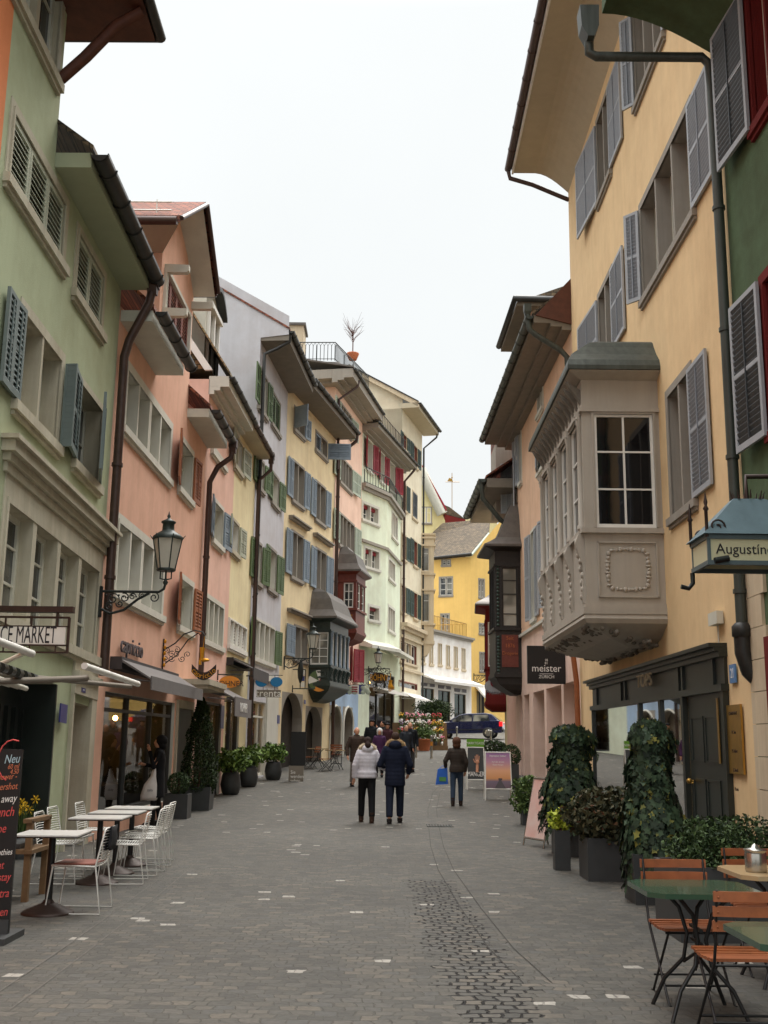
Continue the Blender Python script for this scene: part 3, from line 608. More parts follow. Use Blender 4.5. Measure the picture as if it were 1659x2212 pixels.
r = W.rc(('3', 1293, 275), ('3', 1366, 660)); wd = r[1]-r[0]; window(W, Hh, r, 1, sur=.13, stone='stone_white', dep=.22, leaves=[(r[0]-.1, wd*.62, 170), (r[1]+.08, wd*.42, 5)], lmat='sh_brown')
# shop
r = W.rc(('3', 755, 1085), ('3', 1215, 1940)); r = (r[0], r[1], .32, r[3]); shopbox(W, Hh, r, 2.2, n=3, tr=.86, lights=4, seedv=3)
rd = W.rc(('3', 1270, 1220), ('3', 1372, 1221)); W.ops.append((rd[0], rd[1], -.3, rd[3], .35))
m = W.mb(); m.box(rd[0]-.1, rd[0]-.001, -.05, .05, -.3, rd[3]+.18); m.box(rd[1]+.001, rd[1]+.1, -.05, .05, -.3, rd[3]+.18); m.box(rd[0]-.002, rd[1]+.002, -.05, .05, rd[3], rd[3]+.18); ds = m.build('door_surround', 'stone', Hh)
m = W.mb(); m.box(rd[0], rd[1], -.4, -.33, -.3, rd[3]); m.build('door', 'timber', ds)
m = W.mb(); m.box(rd[0]-.35, rd[1]+.45, -.02, .75, rd[3]+.5, rd[3]+.62); m.box(rd[0]-.3, rd[1]+.4, -.02, .7, rd[3]+.42, rd[3]+.498); m.build('door_canopy', 'stone', Hh)
m = W.mb(); m.box(rd[1]+.11, rd[1]+.3, 0, .02, 1.25, 1.85);
for i in range(8): m.box(rd[1]+.13+(i % 2)*.07, rd[1]+.18+(i % 2)*.07, .02, .028, 1.3+(i//2)*.1, 1.34+(i//2)*.1)
m.build('doorbell_panel', 'sh_slate', Hh)
z1_ = (W.uv(('2', 880, 510))[1]+W.uv(('2', 1118, 828))[1])/2; z2_ = (W.uv(('2', 1345, 1150))[1]+W.uv(('2', 1475, 1355))[1])/2
ug = W.uv(('1', 1155, 2000))[0]; ue1 = W.uv(('2', 1118, 828))[0]; ue2 = W.uv(('2', 1342, 1150))[0]
vL = W.uv(('1', 1290, 1590), .55); vA = W.uv(('1', 1475, 1490), .55); vR = W.uv(('1', 1557, 2125), .55); zg = vL[1]; uap, zap = vA; ugr = min(W.L-.05, W.uv(('2', 1385, 345))[0])
zgr = vR[1]; print('gable', ug, ugr, vL, vA, vR, W.L, (vA[1]-vL[1])/(vA[0]-vL[0]))
wallmesh(W, Hh, 'p_pink', 0, W.L, -.5, min(z1_, z2_)+.25, back=8)
m = W.mb(); zb = min(z1_, z2_)+.25
gp = [(ug, zb), (ugr, zb), (ugr, zgr+.3), (uap, zap-.35), (ug, zg-.15)]
ops = [o for o in W.ops if o[3] > zb+.5]
m.add([(a, 0, b) for a, b in gp], [(0, 1, 2, 3, 4)]); 
# gable wall built in strips so the window stays open
m = W.mb(); o = max(ops, key=lambda o_: o_[3]); zz = lambda u: (zg-.15)+(zap-.2-zg)*(u-ug)/(uap-ug) if u < uap else (zap-.35)+(zgr+.65-zap)*(u-uap)/(ugr-uap)
us = sorted({ug, o[0], o[1], uap, ugr})
for a, b in zip(us, us[1:]):
    if o[0]-1e-6 <= a and b <= o[1]+1e-6:
        m.poly([(a, 0, zb), (b, 0, zb), (b, 0, max(zb, o[2])), (a, 0, max(zb, o[2]))]); m.poly([(a, 0, o[3]), (b, 0, o[3]), (b, 0, max(o[3]+.01, zz(b))), (a, 0, max(o[3]+.01, zz(a)))])
    else: m.poly([(a, 0, zb), (b, 0, zb), (b, 0, zz(b)), (a, 0, zz(a))])
for a in (ug, ugr): m.poly([(a, 0, zb), (a, -5, zb), (a, -5, zz(a)), (a, 0, zz(a))])
m.build('gable_wall', 'p_pink', Hh)
for sgn, (ua, za, ub_, zb_) in enumerate(((vL[0], vL[1], uap, zap), (uap, zap, vR[0], vR[1]))):
    m = W.mb(); m.add([(ua, .55, za), (ub_, .55, zb_), (ub_, .55, zb_+.14), (ua, .55, za+.14), (ua, -6, za), (ub_, -6, zb_), (ub_, -6, zb_+.14), (ua, -6, za+.14)], [(0, 1, 2, 3), (7, 6, 5, 4), (1, 5, 6, 2), (3, 7, 4, 0), (3, 2, 6, 7)])
    m.cur = 1; m.poly([(ua, .5, za-.02), (ub_, .5, zb_-.02), (ub_, -6, zb_-.02), (ua, -6, za-.02)]); m.cur = 2
    m.tube([(ua, .58, za+.08), (ub_, .58, zb_+.08)], .05, 6)
    if sgn == 0:
        m.cur = 2; m.tube([(ua-.05, .5, za), (ua-.05, -6, za)], .09, 8)
        m.cur = 3
        for h in (.2, .38): m.tube([(ua+.35, .3, za+.22+h), (ua+.35, -5, za+.22+h)], .018, 5)
        for y_ in range(4): m.tube([(ua+.35, -y_*1.4, za+.2), (ua+.35, -y_*1.4, za+.65)], .014, 4)
    m.build('gable_roof', ['tiles_red', 'soffit_white', 'gutter_brown', 'wire_white'], Hh)
for (uu, zz_) in ((ug+.25, zg-.35), (ug+.25, zg-1.3), (ugr-.2, zgr-.3)):
    m = W.mb(); m.prism([(0, 0), (.46, .0), (.5, .04), (.5, .16), (0, .18)], uu, uu+.14, 'a', M=None); 
    m.v = [v+Vector((0, 0, zz_-.1)) for v in m.v]; m.build('purlin_end', 'soffit_white', Hh)
eave(W, Hh, .08, ue1, z1_, .55, 'soffit_white', th=.2, slope=.9, roof='tiles_red', run=4, gd=.7, gr_=.11)
eave(W, Hh, ue2, W.L+.1, z2_, .5, 'soffit_white', th=.2, slope=.9, roof='tiles_red', run=4, gd=.65, gr_=.11)
pipe(W, Hh, [(W.L+.05, .66, z2_+.0), (W.L+.05, .62, z2_-.25), (W.L+.02, .3, z2_-.5), (W.L+.0, .12, z2_-.9), (W.L, .12, .2)], .07, 'gutter_brown', head=1)
m = W.mb(); text('lettering', 'capriccio', .42, 'text_gray', Hh, W.mat(*W.uv(('3', 925, 775))[:1], .06, W.uv(('3', 925, 775))[1]), .015, 1.1)
# ---------------------------------------------------------------- light pink house
W = W3 = Wall(L2b, L3m, 'L'); Hh = house(W, 'light_pink_house', 'pale pink narrow house with grey-blue shutters and an arched dormer')
r = W.rc(('2', 1532, 1745), ('2', 1588, 2085)); wd = r[1]-r[0]
window(W, Hh, r, 1, sur=.1, stone='stone_white', leaves=[(r[0]-.08, wd*.55, 172), (r[1]+.06, wd*.6, 5)], lmat='sh_blue')
r = W.rc(('3', 1466, 405), ('3', 1590, 775)); window(W, Hh, r, 4, sur=.12, stone='stone_white', mull=.1, dep=.2)
r = W.rc(('2', 1500, 1380), ('2', 1640, 1500)); r = W.rc(('A', 340, 1750), ('A', 480, 1990)); window(W, Hh, r, 3, sur=.08, stone='stone_white')
zt = (W.uv(('A', 310, 1050))[1]+W.uv(('A', 540, 1540))[1])/2+.2
r = (.9, W.L-.35, .1, W.uv(('K', 360, 800))[1]); shopbox(W, Hh, r, 1.5, back='interior', n=2, lights=2, seedv=5)
wallmesh(W, Hh, 'p_lightpink', 0, W.L, -.5, zt, back=8)
eave(W, Hh, -.0, W.L, zt-.2, .5, 'soffit_white', 'gutter', th=.28, slope=1.6, roof='tiles_moss', cornice=1, run=1.6)
# dormer
u0, u1 = .8, 2.6; zb = zt+.4; ht = W.uv(('A', 420, 260), -.4)[1]-zb
m = W.mb(); arc = [(u0+(u1-u0)*i/12, ht-.55+.5*math.sin(math.pi*i/12)) for i in range(13)]
m.prism([(u0, 0)]+arc+[(u1, 0)], -3, -.35, M=None); m.v = [v+Vector((0, 0, zb)) for v in m.v]; dm = m.build('dormer', 'soffit_white', Hh)
m = W.mb(); m.prism([(a, b) for a, b in arc]+[(a, b+.12) for a, b in arc[::-1]], -3, -.1); m.v = [v+Vector((0, 0, zb)) for v in m.v]; m.build('dormer_roof', 'gutter', dm)
m = W.mb(); m.box(u0+.25, u0+.85, -.36, -.34, zb+.3, zb+ht-.75); m.box(u0+.95, u1-.25, -.36, -.34, zb+.3, zb+ht-.75); m.build('pane', 'pane_pale', dm)
m = W.mb()
for (a, b, c, d) in ((u0+.18, u0+.26, .25, ht-.7), (u0+.84, u0+.96, .25, ht-.7), (u1-.26, u1-.18, .25, ht-.7)): m.box(a, b, -.35, -.27, zb+c, zb+d)
m.box(u0+.18, u1-.18, -.35, -.25, zb+.18, zb+.27); m.box(u0+.1, u1-.1, -.35, -.2, zb+ht-.72, zb+ht-.6); m.build('frame', 'white', dm)
# steep tiled roof slope with verge board
m = W.mb(); m.prism([(-.02, zb-.1), (-2.2, zb+3.0), (-6, zb+4.2), (-6, zb-.1)], .12, W.L, 'a'); m.build('mansard_roof', 'tiles_moss', Hh)
m = W.mb(); m.prism([(.06, zb-.15), (-2.2, zb+3.15), (-2.4, zb+3.1), (-.15, zb-.15)], .0, .1, 'a'); m.build('verge_board', 'white', Hh)
# ---------------------------------------------------------------- pale yellow house
W = W3b = Wall(L3m, L3b, 'L'); Hh = house(W, 'pale_yellow_house', 'pale yellow narrow house with grey louvred shutters and a white lattice window')
r = W.rc(('A', 592, 1640), ('A', 657, 2060)); wd = r[1]-r[0]; window(W, Hh, r, 2, sur=.08, leaves=[(r[0]-.05, wd*.75, 172), (r[1]+.05, wd*.75, 5)], lmat='sh_beige')
r = W.rc(('V', 500, 1120), ('V', 513, 1200)); wd = r[1]-r[0]; window(W, Hh, r, 1, sur=.08, leaves=[(r[0]-.05, wd*.6, 172), (r[1]+.05, wd*.6, 5)], lmat='sh_beige')
r = W.rc(('K', 448, 20), ('K', 598, 325)); window(W, Hh, r, 4, sur=.05, stone='white', sash='white', dep=.06, mull=.05, rows=(.12, .25, .37, .5, .62, .75, .87), pane='pane_pale', muntin=1, surp=.05)
zt = (W.uv(('A', 545, 1520))[1]+W.uv(('A', 740, 1715))[1])/2
r = W.rc(('K', 430, 730), ('K', 550, 1290)); shopbox(W, Hh, (r[0], r[1]-.3, .1, r[3]), 1.6, n=2, lights=3, seedv=8)
wallmesh(W, Hh, 'p_paleyellow', 0, W.L, -.5, zt, back=8)
eave(W, Hh, 0, W.L, zt, .48, 'soffit_cream', 'gutter_brown', th=.15, slope=.9, roof='tiles_brown', run=3)
pipe(W, Hh, [(W.L, .5, zt+.0), (W.L, .5, zt-.35), (W.L, .12, zt-.7), (W.L+.02, .12, .3)], .06, 'gutter_brown', head=1)
# ---------------------------------------------------------------- lavender house
W = W4 = Wall(L3b, L4b, 'L'); Hh = house(W, 'lavender_house', 'pale lavender house with green louvred shutters')
gl = 'sh_green'
def wpair(a, b, lv, n=2, **k):
    lv = [(s_, f_, (180-(180-an_)*.08 if an_ > 130 else an_) if s_ < 0 else (an_*.3 if an_ < 50 else an_)) for s_, f_, an_ in lv]; lv = [(s_, f_*(.8 if s_ > 0 else 1), a_) for s_, f_, a_ in lv]
    r = W.rc(a, b); wd = r[1]-r[0]; kw = dict(sur=.09, stone='stone_gray', lmat=gl); kw.update(k)
    return window(W, Hh, r, n, leaves=[(r[0]-.06 if s < 0 else r[1]+.06, wd*f, an) for s, f, an in lv], **kw)
wpair(('A', 858, 920), ('A', 925, 1450), [(-1, .5, 165), (1, .55, 12)])
r = W.rc(('A', 992, 1170), ('A', 1068, 1640)); wd = r[1]-r[0]; window(W, Hh, r, 1, sur=.09, stone='stone_gray', leaves=[(r[0], wd/2, 0), (r[0]+wd/2, wd/2, 0)], lmat=gl)
wpair(('V', 556, 985), ('V', 568, 1062), [(-1, .55, 165), (1, .55, 25)], 1); wpair(('V', 588, 1020), ('V', 600, 1098), [(-1, .5, 150), (1, .75, 20)], 1)
wpair(('V', 548, 1165), ('V', 562, 1262), [(-1, .4, 165), (1, .6, 40)], 2); wpair(('V', 581, 1182), ('V', 594, 1280), [(-1, .5, 150), (1, .75, 20)], 1)
wpair(('K', 690, 20), ('K', 860, 440), [(-1, .22, 150), (1, .3, 18)], 4, stone='stone_white', mull=.12, dep=.3)
zt = (W.uv(('A', 790, 470))[1]+W.uv(('A', 1095, 1060))[1])/2
r = W.rc(('K', 600, 760), ('K', 770, 1500)); shopbox(W, Hh, (max(.2, r[0]), r[1], .45, r[3]), 1.8, n=3, tr=.8, back='interior', lights=3, frame='stone_white', seedv=11)
m = W.mb(); m.box(.2, W.L-.05, .0, .1, r[3]+.75, r[3]+.95); m.box(r[1]+.02, W.L-.1, 0, .05, .2, r[3]+.5); m.build('shop_surround', 'stone_white', Hh)
wallmesh(W, Hh, 'p_lavender', 0, W.L, -.5, zt+.1, back=9)
zr = W.uv(('A', 395, 60), -4)
# gable flank seen above the lower neighbours
m = W.mb(); zq = zt+.1; m.poly([(0, 0, zq), (0, .95, zq+.1), (0, .95, zq+.75), (0, -6.5, zq+5.2), (0, -8.9, zq+5.2), (0, -9, zq)]); m.build('gable_wall', 'p_lavender', Hh)
eave(W, Hh, .02, W.L+.1, zt, .95, 'soffit_gray', th=.35, slope=.62, roof='tiles_red', run=8.5, gr_=.1)
pipe(W, Hh, [(.12, .98, zt+.3), (.12, .95, zt-.02), (.12, .55, zt-.25), (.08, .14, zt-.45), (.05, .14, zt-.9), (.05, .14, .5)], .06)
# ---------------------------------------------------------------- cream house with blue shutters
W = W5 = Wall(L4b, L5b, 'L'); Hh = house(W, 'cream_house', 'cream yellow house with light blue shutters and arched ground floor'); gl = 'sh_blue'
kw = dict(stone='stone_gray', dep=.22)
wpair(('A', 1235, 1340), ('A', 1330, 1670), [(-1, .5, 118), (1, .55, 22)], 2, **kw)
r = W.rc(('A', 1462, 1600), ('A', 1575, 1900)); wd = r[1]-r[0]; window(W, Hh, r, 2, sur=.09, stone='stone_gray', leaves=[(r[0], wd*.48, 0), (r[1]+.05, wd*.55, 75)], lmat=gl)
wpair(('B', 112, 1640), ('B', 215, 2140), [(-1, .5, 160), (1, .55, 10)], 2, rows=(.5,), **kw); wpair(('B', 357, 1860), ('C', 725, 260), [(-1, .5, 165), (1, .55, 10)], 2, rows=(.5,), **kw)
wpair(('C', 377, 325), ('C', 478, 860), [(-1, .55, 160), (1, .6, 10)], 2, rows=(.5,), **kw); wpair(('C', 636, 510), ('C', 730, 1000), [(-1, .55, 160), (1, .75, 10)], 2, rows=(.5,), **kw)
wpair(('C', 405, 1345), ('C', 530, 1720), [(-1, .65, 165)], 2, **kw)
for a, b in ((('C', 340, 155), ('C', 540, 280)), (('C', 600, 355), ('C', 790, 450)), (('C', 322, 1150), ('C', 588, 1250))):
    (u0, za), (u1, zb) = W.uv(a), W.uv(b); z = (za+zb)/2; m = W.mb(); m.box(u0, u1, -.02, .22, z-.06, z); m.box(u0+.03, u1-.03, -.02, .14, z-.14, z-.062); m.build('ledge', 'stone_gray', Hh)
zt = (W.uv(('A', 1105, 1060))[1]+W.uv(('B', 520, 1350))[1])/2
ar = []
for a, b, c in ((('K', 932, 1000), ('K', 1125, 1000), ('K', 1030, 700)), (('K', 1155, 1000), ('K', 1310, 1000), ('K', 1235, 828))):
    u0, u1, zp = W.uv(a)[0], W.uv(b)[0], W.uv(c)[1]; ar.append((u0, u1, zp-(u1-u0)*.42, zp, .35)); W.ops.append((u0, u1, .3, zp, .35))
wallmesh(W, Hh, 'p_cream', 0, W.L, -.2, zt+.1, back=9, arches=ar)
for a in ar:
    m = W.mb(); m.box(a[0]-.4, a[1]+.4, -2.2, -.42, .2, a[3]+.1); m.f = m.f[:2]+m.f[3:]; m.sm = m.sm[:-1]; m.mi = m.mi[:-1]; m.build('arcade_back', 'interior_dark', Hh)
    m = W.mb(); m.box(a[0]+.1, a[1]-.3, -2.1, -2.0, gz(44)-.2, gz(44)+2.2); m.build('arcade_door', 'pane', Hh)
eave(W, Hh, .0, W.L+.1, zt, .95, 'soffit_gray', th=.3, slope=.06, roof='tiles_brown', run=2, gr_=.1)
pipe(W, Hh, [(W.L+.05, .98, zt+.2), (W.L+.05, .95, zt-.1), (W.L+.05, .14, zt-.75), (W.L+.05, .14, .9)], .08, 'gutter_brown')
# ---------------------------------------------------------------- rose house over the light blue arcade
W = W6 = Wall(L5b, L6b, 'L'); Hh = house(W, 'rose_house', 'rose pink house with pale green shutters over a light blue arched ground floor'); gl = 'sh_mint'
wpair(('B', 622, 1020), ('B', 730, 1390), [(-1, .55, 160), (1, .6, 15)], 4, **kw); wpair(('B', 618, 1590), ('B', 735, 1980), [(-1, .55, 160), (1, .7, 18)], 4, **kw)
wpair(('C', 887, 130), ('C', 1038, 580), [(-1, .4, 160), (1, .42, 15)], 4, **kw)
zt = (W.uv(('B', 545, 770))[1]+W.uv(('B', 810, 1130))[1])/2; zbl = W.uv(('K', 1450, 640))[1]
ar = []
for a, b, c in ((('K', 1378, 950), ('K', 1482, 950), ('K', 1430, 818)), (('K', 1500, 950), ('K', 1590, 950), ('K', 1545, 830))):
    u0, u1, zp = W.uv(a)[0], W.uv(b)[0], W.uv(c)[1]; ar.append((u0, u1, zp-(u1-u0)*.42, zp, .35)); W.ops.append((u0, u1, .3, zp, .35))
wallmesh(W, Hh, 'p_sky', 0, W.L, -.2, zbl, back=9, arches=ar, name='arcade_wall')
wallmesh(W, Hh, 'p_rose', 0, W.L, zbl, zt+.1, back=9)
for a in ar:
    m = W.mb(); m.box(a[0]-.3, a[1]+.3, -2.2, -.42, .2, a[3]+.1); m.f = m.f[:2]+m.f[3:]; m.sm = m.sm[:-1]; m.mi = m.mi[:-1]; m.build('arcade_back', 'stone_gray', Hh)
    m = W.mb(); m.box(a[0]+.35, a[1]-.45, -2.1, -2.0, gz(50)+1.2, gz(50)+2.1); m.build('arcade_window', 'pane_dark', Hh)
    m = W.mb(); n_ = 12; c = (a[0]+a[1])/2; rr = (a[1]-a[0])/2
    m.tube([(a[0], .03, .5)]+[(c+rr*math.cos(math.pi*(1-i/n_)), .03, a[2]+(a[3]-a[2])*math.sin(math.pi*i/n_)) for i in range(n_+1)]+[(a[1], .03, .5)], .06, 4); m.build('arch_trim', 'stone_white', Hh)
eave(W, Hh, -.9, W.L+.3, zt, .95, 'stone_gray', th=.42, slope=.2, roof='leadroof', run=6, gr_=.08, cornice=1)
m = W.mb(); m.box(-.9, -.02, -4, -.03, zt, zt+.42); m.box(-.5, -.02, -4, -.03, zt-.12, zt-.002); m.build('eave_return', 'stone_gray', Hh)
pipe(W, Hh, [(.25, .98, zt+.2), (.2, .9, zt-.1), (-.1, .14, zt-.75), (-.1, .14, zt-4)], .06, 'gutter_brown')
gl = 'sh_red'
r = W.rc(('K', 1560, 280), ('K', 1590, 600)); leafmesh(W, 'shutter', 'sh_red', Hh, r[0], r[2], r[3]-r[2], .7, 160); leafmesh(W, 'shutter', 'sh_red', Hh, r[1], r[2], r[3]-r[2], .9, 20)
# roof terrace with railing and chimney
m = W.mb(); zr = zt+.6
u0, u1 = -3.2, W.L-.6
def railing(pts, z, h=1.0, step=.16, arch=True, r_=.016):
    m_ = MB(); 
    for a, b in zip(pts, pts[1:]):
        a = Vector(a); b = Vector(b); L_ = (b-a).length; n_ = int(L_/step)
        m_.tube([a+Vector((0, 0, h)), b+Vector((0, 0, h))], r_*1.5, 6); m_.tube([a+Vector((0, 0, .08)), b+Vector((0, 0, .08))], r_, 6)
        for i in range(n_+1):
            p = a.lerp(b, i/max(1, n_)); m_.tube([p, p+Vector((0, 0, h if not arch else h*.82))], r_ if i % 8 else r_*1.8, 5)
            if arch and i < n_: p2 = a.lerp(b, (i+1)/n_); mid = (p+p2)/2; m_.tube([p+Vector((0, 0, h*.82)), mid+Vector((0, 0, h*.97)), p2+Vector((0, 0, h*.82))], r_*.8, 4)
    return m_
rb = [W.P((u0, -6, zr)), W.P((u0, -2.2, zr)), W.P((W.L+.1, -2.2, zr)), W.P((W.L+.1, -5, zr))]
yr = W.P((-1, .0, 0)).y
yr += 3.2; p1 = at(('B', 45, 560), yr-1.5); p2 = at(('B', 562, 560), yr-1.5); p3 = W.P((W.L-.2, .3, p2.z))
rm = railing([p1, p2, (p3.x, p3.y, p2.z)], 0, h=at(('B', 562, 365), yr-1.5).z-p2.z)
rm.T = None; rm.build('terrace_railing', 'iron', Hh, world=True)
m = MB(); c0 = at(('B', 0, 570), yr-.3); c1 = at(('B', 215, 570), yr-.3); zt2 = at(('B', 0, 180), yr-.3).z; m.box(c0.x, c1.x, yr-.3, yr+1.2, c0.z-2, zt2); m.build('chimney', 'stone_warm', Hh, world=True)
m = MB(); m.box(c0.x-.1, c1.x+.1, yr-.4, yr+1.3, zt2, zt2+.12); m.build('chimney_cap', 'leadroof', Hh, world=True)
m = MB(); m.hexa([tuple(v) for v in (p1+Vector((-2, 0, -.3)), p2+Vector((.3, 0, -.3)), (p3.x, p3.y, p2.z-.3), (p1.x-2, p3.y, p2.z-.3), p1+Vector((-2, 0, -.03)), p2+Vector((.2, .1, -.03)), (p3.x-.2, p3.y, p2.z-.03), (p1.x-2, p3.y, p2.z-.03))]); m.build('terrace', 'leadroof', Hh, world=True)
tag_plant = (at(('B', 750, 540), yr+3))
# ================================================================== oriels
def loft(m, W, rings):
    """rectangular rings hugging the wall: (z, u0, u1, d)"""
    vs = []
    for z, a, b, d in rings: vs += [(a, 0, z), (a, d, z), (b, d, z), (b, 0, z)]
    m.add(vs, [(i*4+k, i*4+(k+1) % 4, (i+1)*4+(k+1) % 4, (i+1)*4+k) for i in range(len(rings)-1) for k in range(4)]+[(0, 1, 2, 3), tuple(range(len(vs)-4, len(vs)))])
def oriel(W, root, u0, u1, D, zb, zsill, zhead, zeave, body, roofm, trim, sash='white', cols=0, nwin=3, ov=.3, roof=(), corb=(), sidewin=(.2, .12), rows=(.33, .66), colm=None, side='L', muntin=1, panel=None, panelm=None, consoles=0, pane='pane', sidemun=1, curve=True):
    S = Wall(W.P((u0, 0, 0)), W.P((u0, D, 0)), side); Fr = Wall(W.P((u0, D, 0)), W.P((u1, D, 0)), side)
    a, b = sidewin; L = Fr.L
    window(S, root, (a, D-b, zsill+.06, zhead-.04), 1, sur=.05, stone=body, sash=sash, dep=.04, sd=.05, rows=rows, pane=pane, sill=False, muntin=sidemun, surp=.03)
    for i in range(nwin):
        x0 = .14+(L-.28)*i/nwin+.07; x1 = .14+(L-.28)*(i+1)/nwin-.07
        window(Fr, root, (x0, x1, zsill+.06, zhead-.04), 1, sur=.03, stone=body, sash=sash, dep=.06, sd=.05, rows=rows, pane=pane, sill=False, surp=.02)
    wallmesh(S, root, body, 0, D, zb, zeave, back=.12, ret=(0, 0), name='oriel_side')
    o = wallmesh(Fr, root, body, 0, L, zb, zeave, back=D-.02, ret=(0, 1), name='oriel')
    m = W.mb()
    for z, h, e_ in ((zsill-.05, .09, .07), (zhead+.0, .07, .05), (zb, .12, .06), (zb+.12, .07, .03)): m.box(u0-e_, u1+e_, 0, D+e_, z, z+h)
    m.build('moulding', trim, o)
    if cols:
        cm = W.mb(); xs = [.14+(L-.28)*i/nwin for i in range(nwin+1)]; rr = .055
        for x in xs:
            cm = W.mb(); u = u0+x; cm.lathe([(rr*1.4, 0), (rr*1.4, .06), (rr, .1), (rr*.85, zhead-zsill-.28), (rr*1.2, zhead-zsill-.24), (rr*1.1, zhead-zsill-.2), (rr*1.7, zhead-zsill-.02)], (u, D+.03, zsill+.04), 10)
            for k in range(8): cm.ball((u+rr*1.4*math.cos(k*.785), D+.03+rr*1.4*math.sin(k*.785), zhead-.05-.06*(k % 2)), .022, 5)
            cm.build('column', colm or trim, o)
    if consoles:
        cm = W.mb(); xs = [.14+(L-.28)*i/nwin for i in range(nwin+1)]; h = zsill-zb-.25
        for x in xs:
            u = u0+x; zz = zb+.2
            pts = [(D, zz), (D+.04, zz), (D+.06, zz+h*.15), (D+.035, zz+h*.4), (D+.05, zz+h*.55), (D+.13, zz+h*.75), (D+.16, zz+h*.88), (D+.1, zz+h), (D, zz+h)]
            cm = W.mb(); cm.prism(pts, u-.09, u+.09, 'a')
            for k in range(9): cm.ball((u+(-.05 if k % 2 else .05), D+.05+.1*max(0, (k-3)/6), zz+h*(.1+.1*k)), (.045, .035, .06), 6)
            cm.build('console', trim, o)
    if panel:
        pm = W.mb(); p0, p1 = a, D-b; e = .02
        for (x0, x1, y0, y1) in ((p0, p1, zsill-.2, zsill-.22), ):
            zA, zB = zb+.3, zsill-.2
            for (q0, q1, r0, r1) in ((p0, p1, zA, zA+.03), (p0, p1, zB-.03, zB), (p0, p0+.03, zA, zB), (p1-.03, p1, zA, zB)): pm.box(u0-.03, u0, q0, q1, r0, r1)
            c = ((p0+p1)/2, (zA+zB)/2); w_, h_ = (p1-p0)*.34, (zB-zA)*.36
            for k in range(36):
                t = 2*math.pi*k/36; sq = 1/max(abs(math.cos(t)), abs(math.sin(t)))**.75
                pm.ball((u0-.01, c[0]+w_*math.cos(t)*sq, c[1]+h_*math.sin(t)*sq), (.02, .035+.012*(k % 3), .025+.012*((k+1) % 3)), 6)
        pm.build('carved_panel', trim, o)
        if panelm:
            pm = W.mb(); pm.box(u0-.02, u0-.005, p0+.04, p1-.04, zb+.34, zsill-.24); pm.build('painted_panel', panelm, o)
    rm = W.mb(); eu0, eu1, eD = u0-ov, u1+ov, D+ov
    loft(rm, W, [(zeave, u0-.02, u1+.02, D+.02), (zeave+.1, eu0+.04, eu1-.04, eD-.04), (zeave+.12, eu0+.04, eu1-.04, eD-.04)]); rm.build('oriel_cornice', body, o)
    rm = W.mb(); loft(rm, W, [(zeave+.122, eu0, eu1, eD), (zeave+.2, eu0, eu1, eD)]+[(zeave+.2+h, eu0+i_, eu1-i_, eD-j) for h, i_, j in roof]); ro = rm.build('oriel_roof', roofm, o)
    cb = W.mb(); loft(cb, W, [(zb+0, u0-.04, u1+.04, D+.04)]+[(zb-h, u0+i_, u1-i_, D-j) for h, i_, j in corb]); cb.build('corbel', body, o)
    return o
# dark green oriel on the cream house
W = W5; ud, _ = W.uv(('V', 668, 1400)); Yd = W.P((ud, 0, 0)).y; Z5 = lambda k, x, y: at((k, x, y), Yd).z
dw = (at(('V', 714, 1400), Yd)-W.P((ud, 0, 0))); D5 = Vector((dw.x, dw.y)).length
Hc = [o for o in bpy.data.objects if o.name == 'cream_house'][0]
oriel(W5, Hc, ud, min(ud+3.1, W5.L-.15), D5, Z5('C', 600, 1985), Z5('C', 680, 1775), Z5('C', 680, 1400), Z5('C', 680, 1300), 'timber_green', 'leadroof', 'timber_green', cols=1, nwin=4, ov=.35, roof=((.15, .15, .12), (.3, .3, .22), (.75, .42, .38), (1.05, .55, .6), (1.2, .75, .95)), corb=((.05, -.03, -.03), (.2, .05, .05), (.5, .5, .45), (.62, .8, .7)), sidewin=(.05, .06), rows=(.25, .5, .75), colm='sh_blue', consoles=1, panel=1, pane='pane_pale')
# red oriel on the rose house
W = W6; ud, _ = W.uv(('V', 728, 1300)); Yd = W.P((ud, 0, 0)).y; Z6 = lambda k, x, y: at((k, x, y), Yd).z
dw = (at(('V', 770, 1300), Yd)-W.P((ud, 0, 0))); D6 = Vector((dw.x, dw.y)).length
Hr = [o for o in bpy.data.objects if o.name == 'rose_house'][0]
oriel(W6, Hr, ud, ud+2.0, D6, Z6('C', 1000, 1420), Z6('C', 1000, 1165), Z6('C', 1000, 870), Z6('C', 1000, 790), 'timber_red', 'leadroof', 'timber_red', nwin=2, ov=.25, roof=((.12, .1, .1), (.3, .25, .2), (.75, .4, .35), (1.0, .6, .7), (1.15, .7, .8)), corb=((.05, -.02, -.02), (.25, .1, .1), (.45, .4, .5)), sidewin=(.3, .12), rows=(.33, .66), panel=1, panelm='gold')
